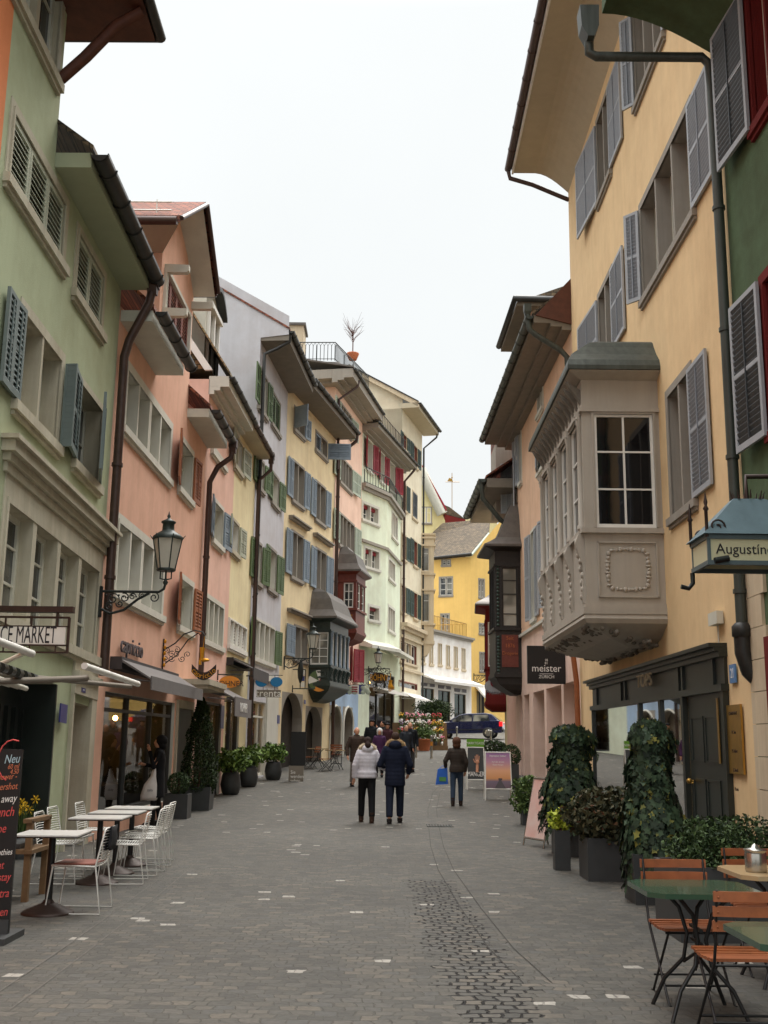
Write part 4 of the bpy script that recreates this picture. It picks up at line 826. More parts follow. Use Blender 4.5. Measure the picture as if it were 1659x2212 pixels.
# ---------------------------------------------------------------- mint house with a canted bay
W = W7 = Wall(L6b, L7b, 'L'); Hh = house(W, 'mint_house', 'pale mint house with red shutters above and a canted bay with red scalloped blinds')
def plan_hit(p0, slope, col):
    k = ray(col, 1400); k = k.x/k.y; Y = (p0[0]-slope*p0[1])/(k-slope); return (k*Y, Y)
bc = plan_hit(L6b, .51, 832); be = plan_hit(bc, .16, 863)
gl = 'sh_red'; kw7 = dict(stone='stone_white', dep=.25)
r = W.rc(('B', 905, 1440), ('B', 962, 1750)); wd = r[1]-r[0]
zt = (W.uv(('B', 815, 1290))[1]+W.uv(('B', 1260, 1670))[1])/2
zA = W.uv(('B', 905, 1400))[1]; zB = W.uv(('B', 905, 1740))[1]
for i, (x0, x1) in enumerate(((905, 962), (1045, 1088), (1150, 1203))):
    u0, u1 = W.uv(('B', x0, 1600))[0], W.uv(('B', x1, 1600))[0]; wd = u1-u0
    window(W, Hh, (u0, u1, zB+.1, zA), 1, sur=.1, leaves=[(u0-.08, .62, 168), (u1+.08, .62, 10)] if i < 2 else [(u1+.08, .65, 28)], lmat='sh_red', **kw7)
Wb1 = Wall(L6b, bc, 'L'); Wb2 = Wall(bc, be, 'L'); bl = ('sh_red', .18)
for a, b, hd in ((('C', 1140, 20), ('C', 1300, 250), 0), (('C', 1160, 500), ('C', 1308, 740), 0), (('C', 1205, 1130), ('C', 1308, 1290), 0)):
    window(Wb1, Hh, Wb1.rc(a, b), 2 if b[1] > 0 and a[1] < 1200 else 1, blind=bl, muntin=0, rows=(.45,), sash='white', **kw7)
for a, b in ((('C', 1450, 110), ('C', 1508, 440)), (('C', 1418, 620), ('C', 1480, 880)), (('C', 1412, 1130), ('C', 1478, 1420))):
    window(Wb2, Hh, Wb2.rc(a, b), 3, blind=bl, sash='white', **kw7)
zbt = Wb1.uv(('B', 825, 1900))[1]; zbb = Wb1.uv(('P', 300, 690))[1]; zc1 = Wb1.uv(('C', 1110, 420))[1]
wallmesh(Wb1, Hh, 'p_mint', 0, Wb1.L, zbb, zbt, back=.3, ret=(0, 0), name='bay_wall'); wallmesh(Wb2, Hh, 'p_mint', 0, Wb2.L, zbb, zbt, back=.3, ret=(0, 0), name='bay_wall')
wallmesh(W, Hh, 'p_mint', 0, W.L, zbt-.2, zt+.1, back=9)
for z, hgt, e in ((zbt, .18, .25), (zbt-.18, .17, .14), (zc1-.05, .14, .12)):
    for Wx in (Wb1, Wb2): m = Wx.mb(); m.box(-.02, Wx.L+e*.3, -.02, e, z, z+hgt); m.build('cornice', 'stone_gray', Hh)
for Wx in (Wb1, Wb2):
    m = Wx.mb(); m.prism([(0, zbb-.02), (0, zbb+.32), (.75, zbb+.0), (.75, zbb-.16)], -.05, Wx.L+.35, 'a'); m.build('canopy_roof', 'stone_white', Hh)
    m = railing([Wx.P((0.05, .12, 0)), Wx.P((Wx.L, .12, 0))], 0, h=.85, step=.3, arch=True); m.v = [v+Vector((0, 0, zbt+.18)) for v in m.v]; m.build('balcony_railing', 'iron', Hh, world=True)
r = W.rc(('P', 455, 1300), ('P', 775, 1760)); r = (r[0], r[1], gz(55)+.1, zbb-1.1); shopbox(W, Hh, r, 2.5, n=3, lights=4, seedv=21, back='interior')
m = W.mb(); m.poly([(r[0], -.11, r[3]+.05), (r[1], -.11, r[3]+.05), (r[1], -.11, zbb-.3), (r[0], -.11, zbb-.3)]); m.build('transom_window', 'pane_pale', Hh)
wallmesh(W, Hh, 'p_mint', 0, W.L, 0, zbb, back=9, name='ground_floor_wall')
eave(W, Hh, -.1, W.L+.2, zt, .85, 'stone_gray', th=.25, slope=.6, roof='leadroof', run=5, cornice=1)
m = railing([W.P((.3, .2, 0)), W.P((W.L, .2, 0))], 0, h=1.2, step=.35, arch=False); m.v = [v+Vector((0, 0, zt+.5)) for v in m.v]; m.build('roof_railing', 'gutter_brown', Hh, world=True)
pipe(W, Hh, [(W.L+.05, .8, zt+.2), (W.L+.05, .7, zt-.1), (W.L+.1, .14, zt-.7), (W.L+.1, .14, 1.5)], .07, 'gutter_brown')
# ---------------------------------------------------------------- ivory house
W = W8 = Wall(L7b, L8b, 'L'); Hh = house(W, 'ivory_house', 'tall ivory house with dark green shutters and a stone bay at its far corner'); gl = 'sh_dkgreen'
kw8 = dict(stone='stone_warm', dep=.2, sur=.09)
for (a, b, lv, n_) in ((('B', 1292, 1340), ('B', 1330, 1540), [(-1, .7, 160), (1, .8, 12)], 1), (('B', 1405, 1460), ('B', 1445, 1720), [(-1, .7, 165), (1, .7, 15)], 1),
        (('D', 176, 480), ('D', 218, 800), [(1, .8, 12)], 1), (('D', 288, 580), ('D', 338, 900), [], 1), (('D', 176, 1040), ('D', 216, 1330), [(1, .8, 12)], 1), (('D', 300, 1110), ('D', 338, 1400), [(-1, .9, 165), (1, .8, 12)], 1),
        (('D', 166, 1590), ('D', 212, 1900), [(1, .8, 12)], 1), (('D', 300, 1670), ('D', 338, 1960), [(-1, .9, 165), (1, .8, 12)], 1)):
    wpair(a, b, lv, n_, **kw8)
r = W.rc(('D', 290, 585), ('D', 336, 895)); wd = r[1]-r[0]; leafmesh(W, 'shutter', 'sh_dark', Hh, r[0], r[2], r[3]-r[2], wd, 0, d0=.02)
zt = (W.uv(('B', 1250, 1075))[1]+W.uv(('B', 1480, 1300))[1])/2; zc = W.uv(('P', 850, 420))[1]
window(W, Hh, W.rc(('P', 855, 640), ('P', 1060, 960)), 3, sur=.15, stone='stone_warm', sash='white', mull=.16, rows=(), dep=.15)
r = W.rc(('P', 835, 1160), ('P', 1068, 1280)); window(W, Hh, r, 1, sur=.06, stone='sh_redbrown', dep=.15, rows=(), sill=False)
r = W.rc(('P', 835, 1560), ('P', 1075, 1800)); shopbox(W, Hh, (r[0], r[1], gz(62)+.1, r[3]), 2, n=3, lights=2, seedv=31)
wallmesh(W, Hh, 'p_ivory', 0, W.L, 1, zt+.1, back=6)
m = W.mb()
for z, h, e in ((zc-.1, .2, .4), (zc-.3, .19, .22), (W.uv(('P', 850, 590))[1], .15, .15), (W.uv(('P', 840, 1010))[1], .15, .15)): m.box(0, W.L+.1, -.02, e, z, z+h)
m.build('cornice', 'stone_warm', Hh)
Wf = Wall(W.P((0, 0, 0)), W.P((0, -5, 0)), 'L'); db, zr8 = Wf.uv(('V', 756, 790)); s8 = (zr8-zt-.4)/(db+1.03)
m = W.mb(); m.poly([(0, .0, zbt), (0, .0, zt+.35+s8*1.03), (0, -db, zr8-.05), (0, -db-3, zr8-1.2), (0, -db-3, zbt)]); m.build('gable_wall', 'p_ivory', Hh)
eave(W, Hh, -.3, W.L+.4, zt, 1.0, 'soffit_cream', th=.3, slope=s8, roof='gutter', run=db, gr_=.1)
m = W.mb(); m.add([(-.3, 1.05, zt), (-.3, 1.05, zt+.35), (-.3, -db, zr8+.02), (-.3, -db, zr8-.36), (-.12, 1.05, zt), (-.12, 1.05, zt+.35), (-.12, -db, zr8+.02), (-.12, -db, zr8-.36)], [(0, 1, 2, 3), (4, 5, 6, 7), (0, 1, 5, 4), (1, 2, 6, 5), (0, 3, 7, 4)]); m.build('verge_board', 'stone_warm', Hh)
pipe(W, Hh, [(W.L+.15, 1.0, zt+.2), (W.L+.15, .9, zt-.2), (W.L+.05, .1, zt-.9), (W.L+.05, .1, 3)], .06, 'gutter')
# stone bay column at the corner
Yb = L8b[1]; zb1 = at(('D', 440, 1040), Yb).z; zb0 = at(('P', 1200, 640), Yb).z; x0 = L8b[0]-.05; x1 = at(('D', 520, 1500), Yb).x
Wc = Wall((x0, Yb), (x1, Yb), 'L')
for a, b in ((('D', 392, 1190), ('D', 466, 1440)), (('D', 396, 1685), ('D', 470, 1985))): window(Wc, Hh, Wc.rc(a, b), 1, sur=.04, stone='stone_warm', sash='white', dep=.12, rows=(.75,), pane='pane_pale')
bo = wallmesh(Wc, Hh, 'stone_warm', 0, Wc.L, zb0, zb1, back=2.5, name='bay')
m = Wc.mb()
for y in (1040, 1080, 1160, 1470, 1640, 2010): z = at(('D', 440, y), Yb).z; m.box(-.02, Wc.L+.1, -2.6, .08, z-.08, z+.02)
m.box(-.02, Wc.L+.05, -2.6, .06, zb0-.2, zb0); m.prism([(0, zb0-.2), (Wc.L, zb0-.2), (Wc.L*.6, zb0-.8), (0, zb0-1.1)], -2, 0); m.build('moulding', 'stone_warm', bo)
# ---------------------------------------------------------------- low white shop building
p = (at(('V', 906, 1500), 71*KY)); W0 = (p.x, p.y); W0b = plan_hit(W0, .51, 1018)
W = W9 = Wall(W0, W0b, 'L'); Hh = house(W, 'white_shop_building', 'low white building with roof terrace and turquoise shop windows at the end of the street')
for x in (118, 218, 325, 424, 520, 615): 
    yy = {118: 65, 218: 5, 325: 12, 424: 35, 520: 52, 615: 72}[x]; window(W, Hh, W.rc(('M', x+4, yy if x > 118 else 65), ('M', x+48, yy+262 if x > 118 else 250)), 2, sur=.05, stone='stone_warm', sash='white', mull=.06, rows=(.35,), dep=.1)
zg9 = W.uv(('M', 400, 940))[1]
for x0, x1, yt, yb in ((120, 280, 560, 900), (330, 480, 590, 945), (530, 670, 630, 940)):
    r = W.rc(('M', x0, yt), ('M', x1, yt+10)); shopbox(W, Hh, (r[0], r[1], zg9-.2, r[3]), 2, back='teal', n=2, lights=1, seedv=x0)
    r = W.rc(('M', x0, yt-70), ('M', x1, yt-12)); m = W.mb(); m.box(r[0], r[1], .01, .06, r[2], r[3]); sg = m.build('shop_sign', 'text_gray', Hh)
    text('emblem', 'ah', .42, 'text_white', sg, W.mat((r[0]+r[1])/2, .07, (r[2]+r[3])/2), .01, 1)
ztw = W.uv(('D', 525, 2100))[1]; wallmesh(W, Hh, 'p_white', 0, W.L, 1.5, ztw, back=9)
m = W.mb(); m.box(0, W.L+.2, -.05, .25, ztw, ztw+.16); m.box(0, W.L+.1, -.05, .14, ztw-.15, ztw-.002); m.build('cornice', 'stone_gray', Hh)
m = railing([W.P((.3, -.3, 0)), W.P((W.L-.3, -.3, 0)), W.P((W.L-.3, -6, 0))], 0, h=1.1, step=.28, arch=False, r_=.022); m.v = [v+Vector((0, 0, ztw+.16)) for v in m.v]; m.build('terrace_railing', 'brass', Hh, world=True)
za = W.uv(('M', 440, 480))[1]; m = W.mb(); m.prism([(0, za+.28), (.08, za+.3), (1.0, za-.05), (1.0, za-.25), (.93, za-.1), (.05, za+.15)], .4, W.L, 'a'); aw = m.build('awning', 'awning_white', None)
tag(aw, 'long white awning over the turquoise shop windows of the low white building', 'awning'); 
# ---------------------------------------------------------------- yellow house
Y1 = 84*KY; a = at(('V', 925, 1400), Y1); b = at(('D', 915, 1700), Y1)
W = Wy = Wall((a.x, Y1+1.2), (b.x, Y1), 'L'); Hh = house(W, 'bright_yellow_house', 'bright yellow house with mossy brown tiled roof at the end of the street')
kwy = dict(stone='stone_gray', sash='white', dep=.12, sur=.1)
window(W, Hh, W.rc(('D', 610, 1330), ('D', 692, 1375)), 2, **kwy); window(W, Hh, W.rc(('D', 585, 1515), ('D', 715, 1700)), 2, rows=(.33, .66), muntin=0, **kwy); window(W, Hh, W.rc(('D', 600, 1910), ('D', 680, 2080)), 2, rows=(.5,), **kwy)
Wz = Wall((b.x, Y1), (b.x+9, Y1+7), 'L'); 
for bb in ((('D', 1005, 1530), ('D', 1060, 1725)), (('D', 1010, 2010), ('D', 1068, 2115)), (('M', 845, 125), ('M', 905, 350))): window(Wz, Hh, Wz.rc(*bb), 2, rows=(.33, .66), **kwy)
r = Wz.rc(('M', 803, 600), ('M', 900, 900)); shopbox(Wz, Hh, r, 2, back='interior_dark', n=2, lights=3, seedv=55)
zt = W.uv(('D', 700, 1300))[1]; zz_ = Wz.uv(('D', 1090, 1090))[1]
wallmesh(W, Hh, 'p_yellow', 0, W.L, 1, zt, back=.3, ret=(1, 0)); wallmesh(Wz, Hh, 'p_yellow', 0, Wz.L, 1, zt, back=.3, ret=(0, 1))
m = Wz.mb(); m.poly([(0, 0, zt), (Wz.L, 0, zt), (Wz.L, 0, zt+3), (Wz.L*.45, 0, zt+5.2)]); m.build('gable_wall', 'p_yellow', Hh)
rp = [at(('D', 500, 1290), Y1+.6), at(('D', 925, 1245), Y1-.6), at(('D', 1110, 1020), Y1+2.2), at(('D', 1125, 880), Y1+6.5), at(('D', 615, 925), Y1+7.5), at(('D', 480, 1050), Y1+6.5)]
m = MB(); th = Vector((0, 0, .3)); k = len(rp)
m.add([tuple(v) for v in rp]+[tuple(v-th) for v in rp], [tuple(range(k)), tuple(range(k, 2*k))]+[(i, (i+1) % k, k+(i+1) % k, k+i) for i in range(k)]); m.build('roof', 'tiles_brown', Hh, world=True)
m = MB(); m.tube([rp[0]+Vector((0, -.1, -.1)), rp[1]+Vector((0, -.1, -.1))], .1, 8); m.build('gutter', 'gutter', Hh, world=True)
m = MB(); m.tube([rp[1]-th*.6, rp[2]-th*.6], .14, 4); m.build('verge_board', 'sh_mint', Hh, world=True)
r = Wz.rc(('M', 785, 515), ('M', 915, 600)); m = Wz.mb(); m.prism([(0, r[3]), (1.1, r[3]-.9), (1.1, r[3]-1.1), (.02, r[3]-.2)], r[0], r[1], 'a'); aw = m.build('awning', 'awning_white'); tag(aw, 'small white awning on the right face of the bright yellow house', 'awning')
# ---------------------------------------------------------------- lemon gable house behind, hill houses
def flat_house(name, label, Y, pts, material, depth, extra):
    P = [at(('D', x, y), Y) for x, y in pts]; c = sum(P, Vector())/len(P); h = thing(name, label, 'house', (c.x, Y, gz(Y)))
    m = MB(); k = len(P); m.add([tuple(v) for v in P]+[tuple(v+Vector((0, depth, 0))) for v in P], [tuple(range(k))[::-1], tuple(range(k, 2*k))]+[(i, (i+1) % k, k+(i+1) % k, k+i) for i in range(k)]); m.build('wall', material, h, world=True); extra(h, Y); return h
def ex1(h, Y):
    A, B = at(('D', 372, 300), Y-.6), at(('D', 655, 805), Y-.6); m = MB(); m.hexa([tuple(A), tuple(B), tuple(B+Vector((0, 9, 0))), tuple(A+Vector((0, 9, 0))), tuple(A+Vector((0, 0, .35))), tuple(B+Vector((0, 0, .35))), tuple(B+Vector((0, 9, .35))), tuple(A+Vector((0, 9, .35)))]); m.build('roof', 'sh_red', h, world=True)
    A, B = at(('D', 374, 345), Y-.45), at(('D', 610, 830), Y-.45); m = MB(); m.tube([A, B], .5, 4); m.build('soffit', 'soffit_white', h, world=True)
    Wx = Wall((at(('D', 378, 900), Y-.02).x, Y-.02), (at(('D', 378, 900), Y-.02).x+6, Y-.02), 'L'); window(Wx, h, Wx.rc(('D', 388, 760), ('D', 488, 925)), 2, sur=.1, dep=.02, stone='stone_gray', sash='white', pane='pane_pale')
flat_house('lemon_gable_house', 'pale lemon gable house with red verge rising behind the ivory house', 92*KY, [(300, 1700), (300, 200), (372, 340), (612, 830), (640, 900), (640, 1700)], 'p_palelemon', 9, ex1)
def ex2(h, Y):
    m = MB(); P = [at(('D', x, y), Y) for x, y in ((615, 722), (690, 755), (860, 885), (640, 830))]; P2 = [p+Vector((0, 8, 1.2)) for p in P]; m.add([tuple(v) for v in P+P2], [(0, 1, 2, 3), (4, 5, 6, 7), (0, 1, 5, 4), (1, 2, 6, 5), (2, 3, 7, 6), (3, 0, 4, 7)]); m.build('roof', 'tiles_brown', h, world=True)
flat_house('brown_roof_house', 'house with only its brown roof and dark red eave showing above the mossy roof', 104*KY, [(600, 1300), (600, 820), (640, 835), (860, 888), (860, 1300)], 'p_red', 7, ex2)
def ex3(h, Y):
    m = MB(); P = [at(('D', x, y), Y) for x, y in ((915, 805), (1140, 690), (1175, 700), (1080, 870), (915, 815))]; k = 5; P2 = [p+Vector((0, 7, 1.5)) for p in P]; m.add([tuple(v) for v in P+P2], [tuple(range(5)), tuple(range(5, 10))]+[(i, (i+1) % k, k+(i+1) % k, k+i) for i in range(k)]); r_ = m.build('roof', 'gutter', h, world=True)
    for (a, b) in (((1035, 790), (1068, 755)), ((975, 815), (992, 800))):
        A, B = at(('D', *a), Y-.1), at(('D', *b), Y-.1); m = MB(); m.add([tuple(A), tuple(A+Vector((.35, 0, 0))), tuple(B+Vector((.35, 0, 0))), tuple(B)], [(0, 1, 2, 3)]); m.build('skylight', 'white', r_, world=True)
flat_house('slate_roof_house', 'distant house with dark slate roof, skylights and arched dormer', 112*KY, [(850, 1300), (865, 850), (885, 815), (905, 812), (930, 825), (1035, 850), (1140, 700), (1200, 700), (1200, 1300)], 'p_palelemon', 6, ex3)
v0 = at(('D', 715, 770), 106*KY); m = MB(); m.tube([v0-Vector((0, 0, 2)), v0+Vector((0, 0, 3.9))], .035, 5); m.tube([v0+Vector((-.7, 0, 2.9)), v0+Vector((.8, 0, 2.9))], .03, 5); m.prism([(v0.x-.5, v0.z+3), (v0.x+.1, v0.z+2.95), (v0.x, v0.z+3.25), (v0.x-.3, v0.z+3.35)], v0.y-.03, v0.y+.03); m.ball((v0.x, v0.y, v0.z+3.4), .09, 6); wv = m.build('weather_vane', 'brass'); tag(wv, 'golden weather vane on a thin rod above the far roofs', 'weather vane')
# ================================================================== right side
B0 = pz((1606, 1869)); d_ = ray(845, HOR); d_ = Vector((d_.x, d_.y)).normalized()
k_ = ray(1612, 1600); Rn = nextp((B0.x, B0.y), 845, 1630, 1500)
Rn0 = (Rn[0]-d_.x*12, Rn[1]-d_.y*12); R1b = nextp(Rn, 845, 1254, 1500); R2b = nextp(R1b, 792, 1114); R3b = nextp(R2b, 800, 1095)
# ---------------------------------------------------------------- dark green house
W = Wg = Wall(Rn0, Rn, 'R'); Hh = house(W, 'dark_green_house', 'dark green house with red window frames at the right edge', u=8)
def leafrc(W, Hh, a, b, lm, lf=None, ang=0, d0=.1, **k):
    r = W.rc(a, b); return leafmesh(W, 'shutter', lm, Hh, r[0], r[2], r[3]-r[2], r[1]-r[0], ang, d0=d0, frame=lf, **k)
r1 = W.rc(('G', 1352, 235), ('G', 1545, 770), .1); r2 = W.rc(('V', 1586, 668), ('V', 1655, 940), .1)
for r in (r1, r2):
    for dz in (0,):
        w0 = W.L-.62-.12
        r = (min(r[0], r[1]-.7), r[1], r[2], r[3])
        window(W, Hh, (r[0]-1.3, r[0]-.05, r[2]+.05, r[3]-.05), 2, sur=.14, stone='p_red', sash='white', surp=.05)
        leafmesh(W, 'shutter', 'sh_slate', Hh.children[-1], r[0], r[2], r[3]-r[2], r[1]-r[0], 4, d0=.1, frame='sh_dark', step=.085)
zt = 12.6
m = W.mb(); m.box(3, W.L-.62, -.02, .05, -.2, 3.0); m.build('shop_front', 'p_red', Hh)
m = W.mb()
for i in range(10): m.box(W.L-.6-(.12 if i % 2 else 0), W.L+.0, -.02, .045, -.2+i*.42, -.2+i*.42+.41)
m.build('quoin', 'stone_warm', Hh)
zs = at(('V', 1540, 95), W.P((W.L, 0, 0)).y).z
wallmesh(W, Hh, 'p_darkgreen', 0, W.L, -.2, zs+.1, back=8)
m = W.mb(); n_ = 10; prof = [(0, zs-.25)]+[(1.75*i/n_, zs-.25+.75*math.sin(math.pi/2*i/n_)) for i in range(1, n_+1)]+[(1.75, zs+1.1), (0, zs+1.1)]
m.prism(prof, 0, W.L-.02, 'a'); m.build('curved_eave', 'p_darkgreen', Hh)
hd = at(('V', 1272, 60), W.P((W.L, 0, 0)).y); dh = (hd-W.P((W.L, 0, 0))).dot(W.n)
g = W.mb(); g.tube([(0, dh+.02, zs+.75), (W.L-.3, dh+.02, zs+.75)], .1, 10); g.build('gutter', 'copper', Hh)
zp = at(('V', 1400, 122), W.P((W.L, 0, 0)).y).z
m = W.mb(); m.prism([(dh-.13, zp+.75), (dh+.16, zp+.75), (dh+.14, zp+.4), (dh+.05, zp+.22), (dh-.05, zp+.22), (dh-.12, zp+.4)], W.L-.2, W.L+.1, 'a'); m.build('rain_head', 'copper', Hh)
pipe(W, Hh, [(W.L, dh, zp+.3), (W.L, dh, zp+.06), (W.L, dh-.1, zp), (W.L, .25, zp), (W.L, .14, zp-.12), (W.L, .12, zp-.6), (W.L, .12, 3.2)], .075, 'copper')
m = W.mb(); m.lathe([(.09, .5), (.14, .45), (.14, .32), (.11, .3)], (W.L, .12, 2.75), 12); m.tube([(W.L, .12, 3.1), (W.L, .12, 2.85), (W.L, .05, 2.6), (W.L, -.1, 2.45)], .115, 10); m.build('pipe_elbow', 'gutter', Hh)
# ---------------------------------------------------------------- apricot house
W = Wa = Wall(Rn, R1b, 'R'); Hh = house(W, 'apricot_house', 'apricot house with grey louvred shutters, carved grey oriel and green shop front')
kr = dict(stone='stone_gray', dep=.3, sur=.14, mull=.09, sash='offwhite', rows=(.62,))
lk = dict(lmat='sh_slate', lframe='sh_slatelouver')
wl = lambda x0, x1, y: abs(W.uv(('G', x0, y))[0]-W.uv(('G', x1, y))[0])
r4 = W.rc(('G', 645, 735), ('G', 728, 1020)); r4b = W.rc(('G', 865, 150), ('G', 1040, 200)); r4b = (r4b[0], r4b[1], r4[2], r4[3])
window(W, Hh, r4, 2, leaves=[(r4[1]+.08, wl(545, 632, 1050), 4), (r4[0]-.1, wl(722, 800, 600), 180)], **lk, **kr); window(W, Hh, r4b, 3, leaves=[(r4b[1]+.04, .3, 40), (r4b[0]-.06, .9, 180)], **lk, **kr)
r3 = W.rc(('G', 655, 1760), ('G', 742, 1990)); r3b = W.rc(('G', 905, 1255), ('G', 1228, 1390)); z = ((r3[2]+r3b[2])/2, (r3[3]+r3b[3])/2)
r3 = (r3[0], r3[1], *z); r3b = (r3b[0], r3b[1], *z)
window(W, Hh, r3, 2, leaves=[(r3[1]+.08, wl(565, 650, 1950), 4), (r3[0]-.1, wl(752, 830, 1700), 180)], **lk, **kr); window(W, Hh, r3b, 3, leaves=[(r3b[1]+.04, .35, 40), (r3b[0]-.04, wl(1180, 1310, 900), 180)], **lk, **kr)
r2 = W.rc(('H', 735, 455), ('H', 935, 1190)); window(W, Hh, r2, 2, leaves=[(r2[0]-.03, abs(W.uv(('H', 950, 600))[0]-W.uv(('H', 1095, 600))[0]), 180)], **lk, **kr)
uo_, _ = W.uv(('V', 1431, 1100)); Yo = W.P((uo_, 0, 0)).y; ZO = lambda k, x, y: at((k, x, y), Yo).z
dv = at(('V', 1262, 1100), Yo)-W.P((uo_, 0, 0)); DO = Vector((dv.x, dv.y)).length
far = nextp(tuple(W.P((uo_, DO, 0)))[:2], 845, 1180); Lo = (Vector(far)-Vector(tuple(W.P((uo_, DO, 0)))[:2])).length
oriel(W, Hh, uo_, uo_+Lo, DO, ZO('H', 400, 2010), ZO('H', 400, 1410), ZO('H', 400, 560), ZO('H', 400, 330), 'oriel', 'copper', 'oriel', cols=1, nwin=4, ov=.28, roof=((.12, .05, .02), (.3, .25, .12), (.5, .42, .35), (.62, .5, .5), (.68, .6, .7)), corb=((.08, -.06, -.06), (.16, -.02, .0), (.22, .1, .15), (.38, .45, .5), (.5, 1.0, .95)), sidewin=(.12, .22), rows=(.335, .665), consoles=1, panel=1, side='R', pane='pane_dark')
Or = [o for o in bpy.data.objects if o.name.startswith('oriel') and o.parent == Hh and o.name.split('.')[0] == 'oriel'][0]
m = W.mb(); zz_ = ZO('H', 400, 2060); rn = random.Random(4)
for k in range(190):
    u = uo_+rn.uniform(0.02, Lo*.97); t = rn.random(); d = DO*(1-t*.9)-.04*rn.random(); m.ball((u, d, zz_-.06-.34*t), (rn.uniform(.04, .1), rn.uniform(.04, .08), rn.uniform(.03, .06)), 6)
m.build('carved_leaves', 'oriel_dark', Or)
for k in range(14):
    m = W.mb(); u = uo_+.05+Lo*k/14; m.prism([(DO, ZO('H', 400, 400)), (DO+.26, ZO('H', 400, 335)), (DO+.2, ZO('H', 400, 380)), (DO+.08, ZO('H', 400, 440)), (DO, ZO('H', 400, 500))], u, u+.12, 'a'); m.build('eave_bracket', 'oriel_dark', Or)
# shop front
ds_ = .09; uf = W.uv(('I', 560, 420), ds_)[0]; un = W.uv(('I', 1412, 240), .0)[0]; zf0 = (W.uv(('I', 560, 415), ds_)[1]+W.uv(('I', 1410, 245), ds_)[1])/2; zf1 = (W.uv(('I', 520, 222), ds_+.15)[1]+W.uv(('I', 1380, 5), ds_+.15)[1])/2
S_ = lambda x, y=700: W.uv(('I', x, y), ds_)[0]
m = W.mb(); m.box(un, uf, 0, ds_-.04, zf0, zf1-.12)
m.box(un-.03, uf+.03, 0, ds_+.03, zf0-.07, zf0+.03); 
for (z, h, e) in ((zf1-.2, .08, .04), (zf1-.12, .06, .1), (zf1-.06, .06, .18)): m.box(un-.03, uf+.03, 0, ds_+e, z, z+h-.002)
px_ = [un, S_(1310, 180), S_(1120, 200), S_(1095, 210), S_(765, 300), S_(740, 300), S_(590, 340), uf]
for a in px_[1:-1]: m.box(a-.04, a+.04, 0, ds_, zf0+.035, zf1-.2)
m.box(un, un+.14, 0, ds_, -.1, zf0-.07); m.box(uf-.08, uf, 0, ds_, -.1, zf0-.07)
for x in (1125, 985, 855): a = S_(x, 500); m.box(a-.07, a+.07, -.02, ds_, -.1, zf0-.07)
m.box(S_(1125, 500)+.07, uf-.08, -.02, ds_-.02, -.1, .42)
fr = m.build('shop_front', 'shop_green', Hh)
a, b = S_(1330, 500), S_(1150, 500); m = W.mb(); m.box(a-.12, b+.1, -.02, .02, -.1, zf0-.07)
for (x0, x1, y0, y1) in ((a+.08, (a+b)/2-.05, .35, 1.1), ((a+b)/2+.05, b-.08, .35, 1.1), (a+.08, (a+b)/2-.05, 1.35, zf0-.4), ((a+b)/2+.05, b-.08, 1.35, zf0-.4)):
    for q0, q1, s0, s1 in ((x0, x1, y0, y0+.03), (x0, x1, y1-.03, y1), (x0, x0+.03, y0, y1), (x1-.03, x1, y0, y1)): m.box(q0, q1, .02, .035, s0, s1)
dr = m.build('door', 'shop_green', Hh)
m = W.mb(); m.ball((b-.08, .1, 1.05), .045, 10); m.tube([(b-.08, .02, 1.05), (b-.08, .1, 1.05)], .02, 8); m.ball((b-.2, .08, 1.02), .02, 8); m.build('door_knob', 'brass', dr)
m = W.mb(); m.box(a-.02, a+.06, .035, .045, 1.35, 2.3);
m.build('bell_plate', 'brass', dr)
m = W.mb()
gp_ = [(S_(985, 500)-.0, S_(855, 500)), (S_(1125, 500)+.07, S_(985, 500)-.07), (S_(855, 500)+.07, uf-.08)]
for x0, x1 in gp_: m.poly([(min(x0, x1), .05, .42), (max(x0, x1), .05, .42), (max(x0, x1), .05, zf0-.07), (min(x0, x1), .05, zf0-.07)])
m.build('glass_pane', 'glass', fr)
W.ops.append((S_(1125, 500), uf-.05, .3, zf0-.1, .1))
m = W.mb(); u_a, u_b = S_(1125, 500), uf-.05; m.poly([(u_a, -2.4, .3), (u_b, -2.4, .3), (u_b, -2.4, zf0), (u_a, -2.4, zf0)]); m.poly([(u_a, -.17, .3), (u_b, -.17, .3), (u_b, -2.4, .3), (u_a, -2.4, .3)]); m.poly([(u_a, -.17, zf0), (u_b, -.17, zf0), (u_b, -2.4, zf0), (u_a, -2.4, zf0)])
for a_ in (u_a, u_b): m.poly([(a_, -.17, .3), (a_, -2.4, .3), (a_, -2.4, zf0), (a_, -.17, zf0)])
m.build('shop_interior', 'interior', fr)
m = W.mb(); uu, zz_ = W.uv(('I', 905, 240), ds_); text('lettering', 'TOPS', .34, 'soffit_cream', fr, W.mat(uu, ds_+.05, zz_-.0), .012, 1.5)
m = W.mb(); r = W.rc(('I', 1415, 392), ('I', 1530, 822)); m.box(r[0], r[1], .02, .05, r[2], r[3]); pq = m.build('plaque', 'brass', Hh)
for i, s in enumerate(('CHARMANT', 'M. Sun', 'P. Huber', '3. Stock', 'Praxis')): text('engraving', s, .07, 'brown_metal', pq, W.mat((r[0]+r[1])/2, .052, r[3]-.12-.26*i), .002)
m = W.mb(); r = W.rc(('I', 1432, 140), ('I', 1476, 248)); m.box(r[0], r[1], .02, .04, r[2], r[3]); nq = m.build('number_plate', 'enamel_light', Hh); text('numeral', '21', (r[3]-r[2])*.75, 'text_white', nq, W.mat((r[0]+r[1])/2, .042, (r[2]+r[3])/2), .002, .8)
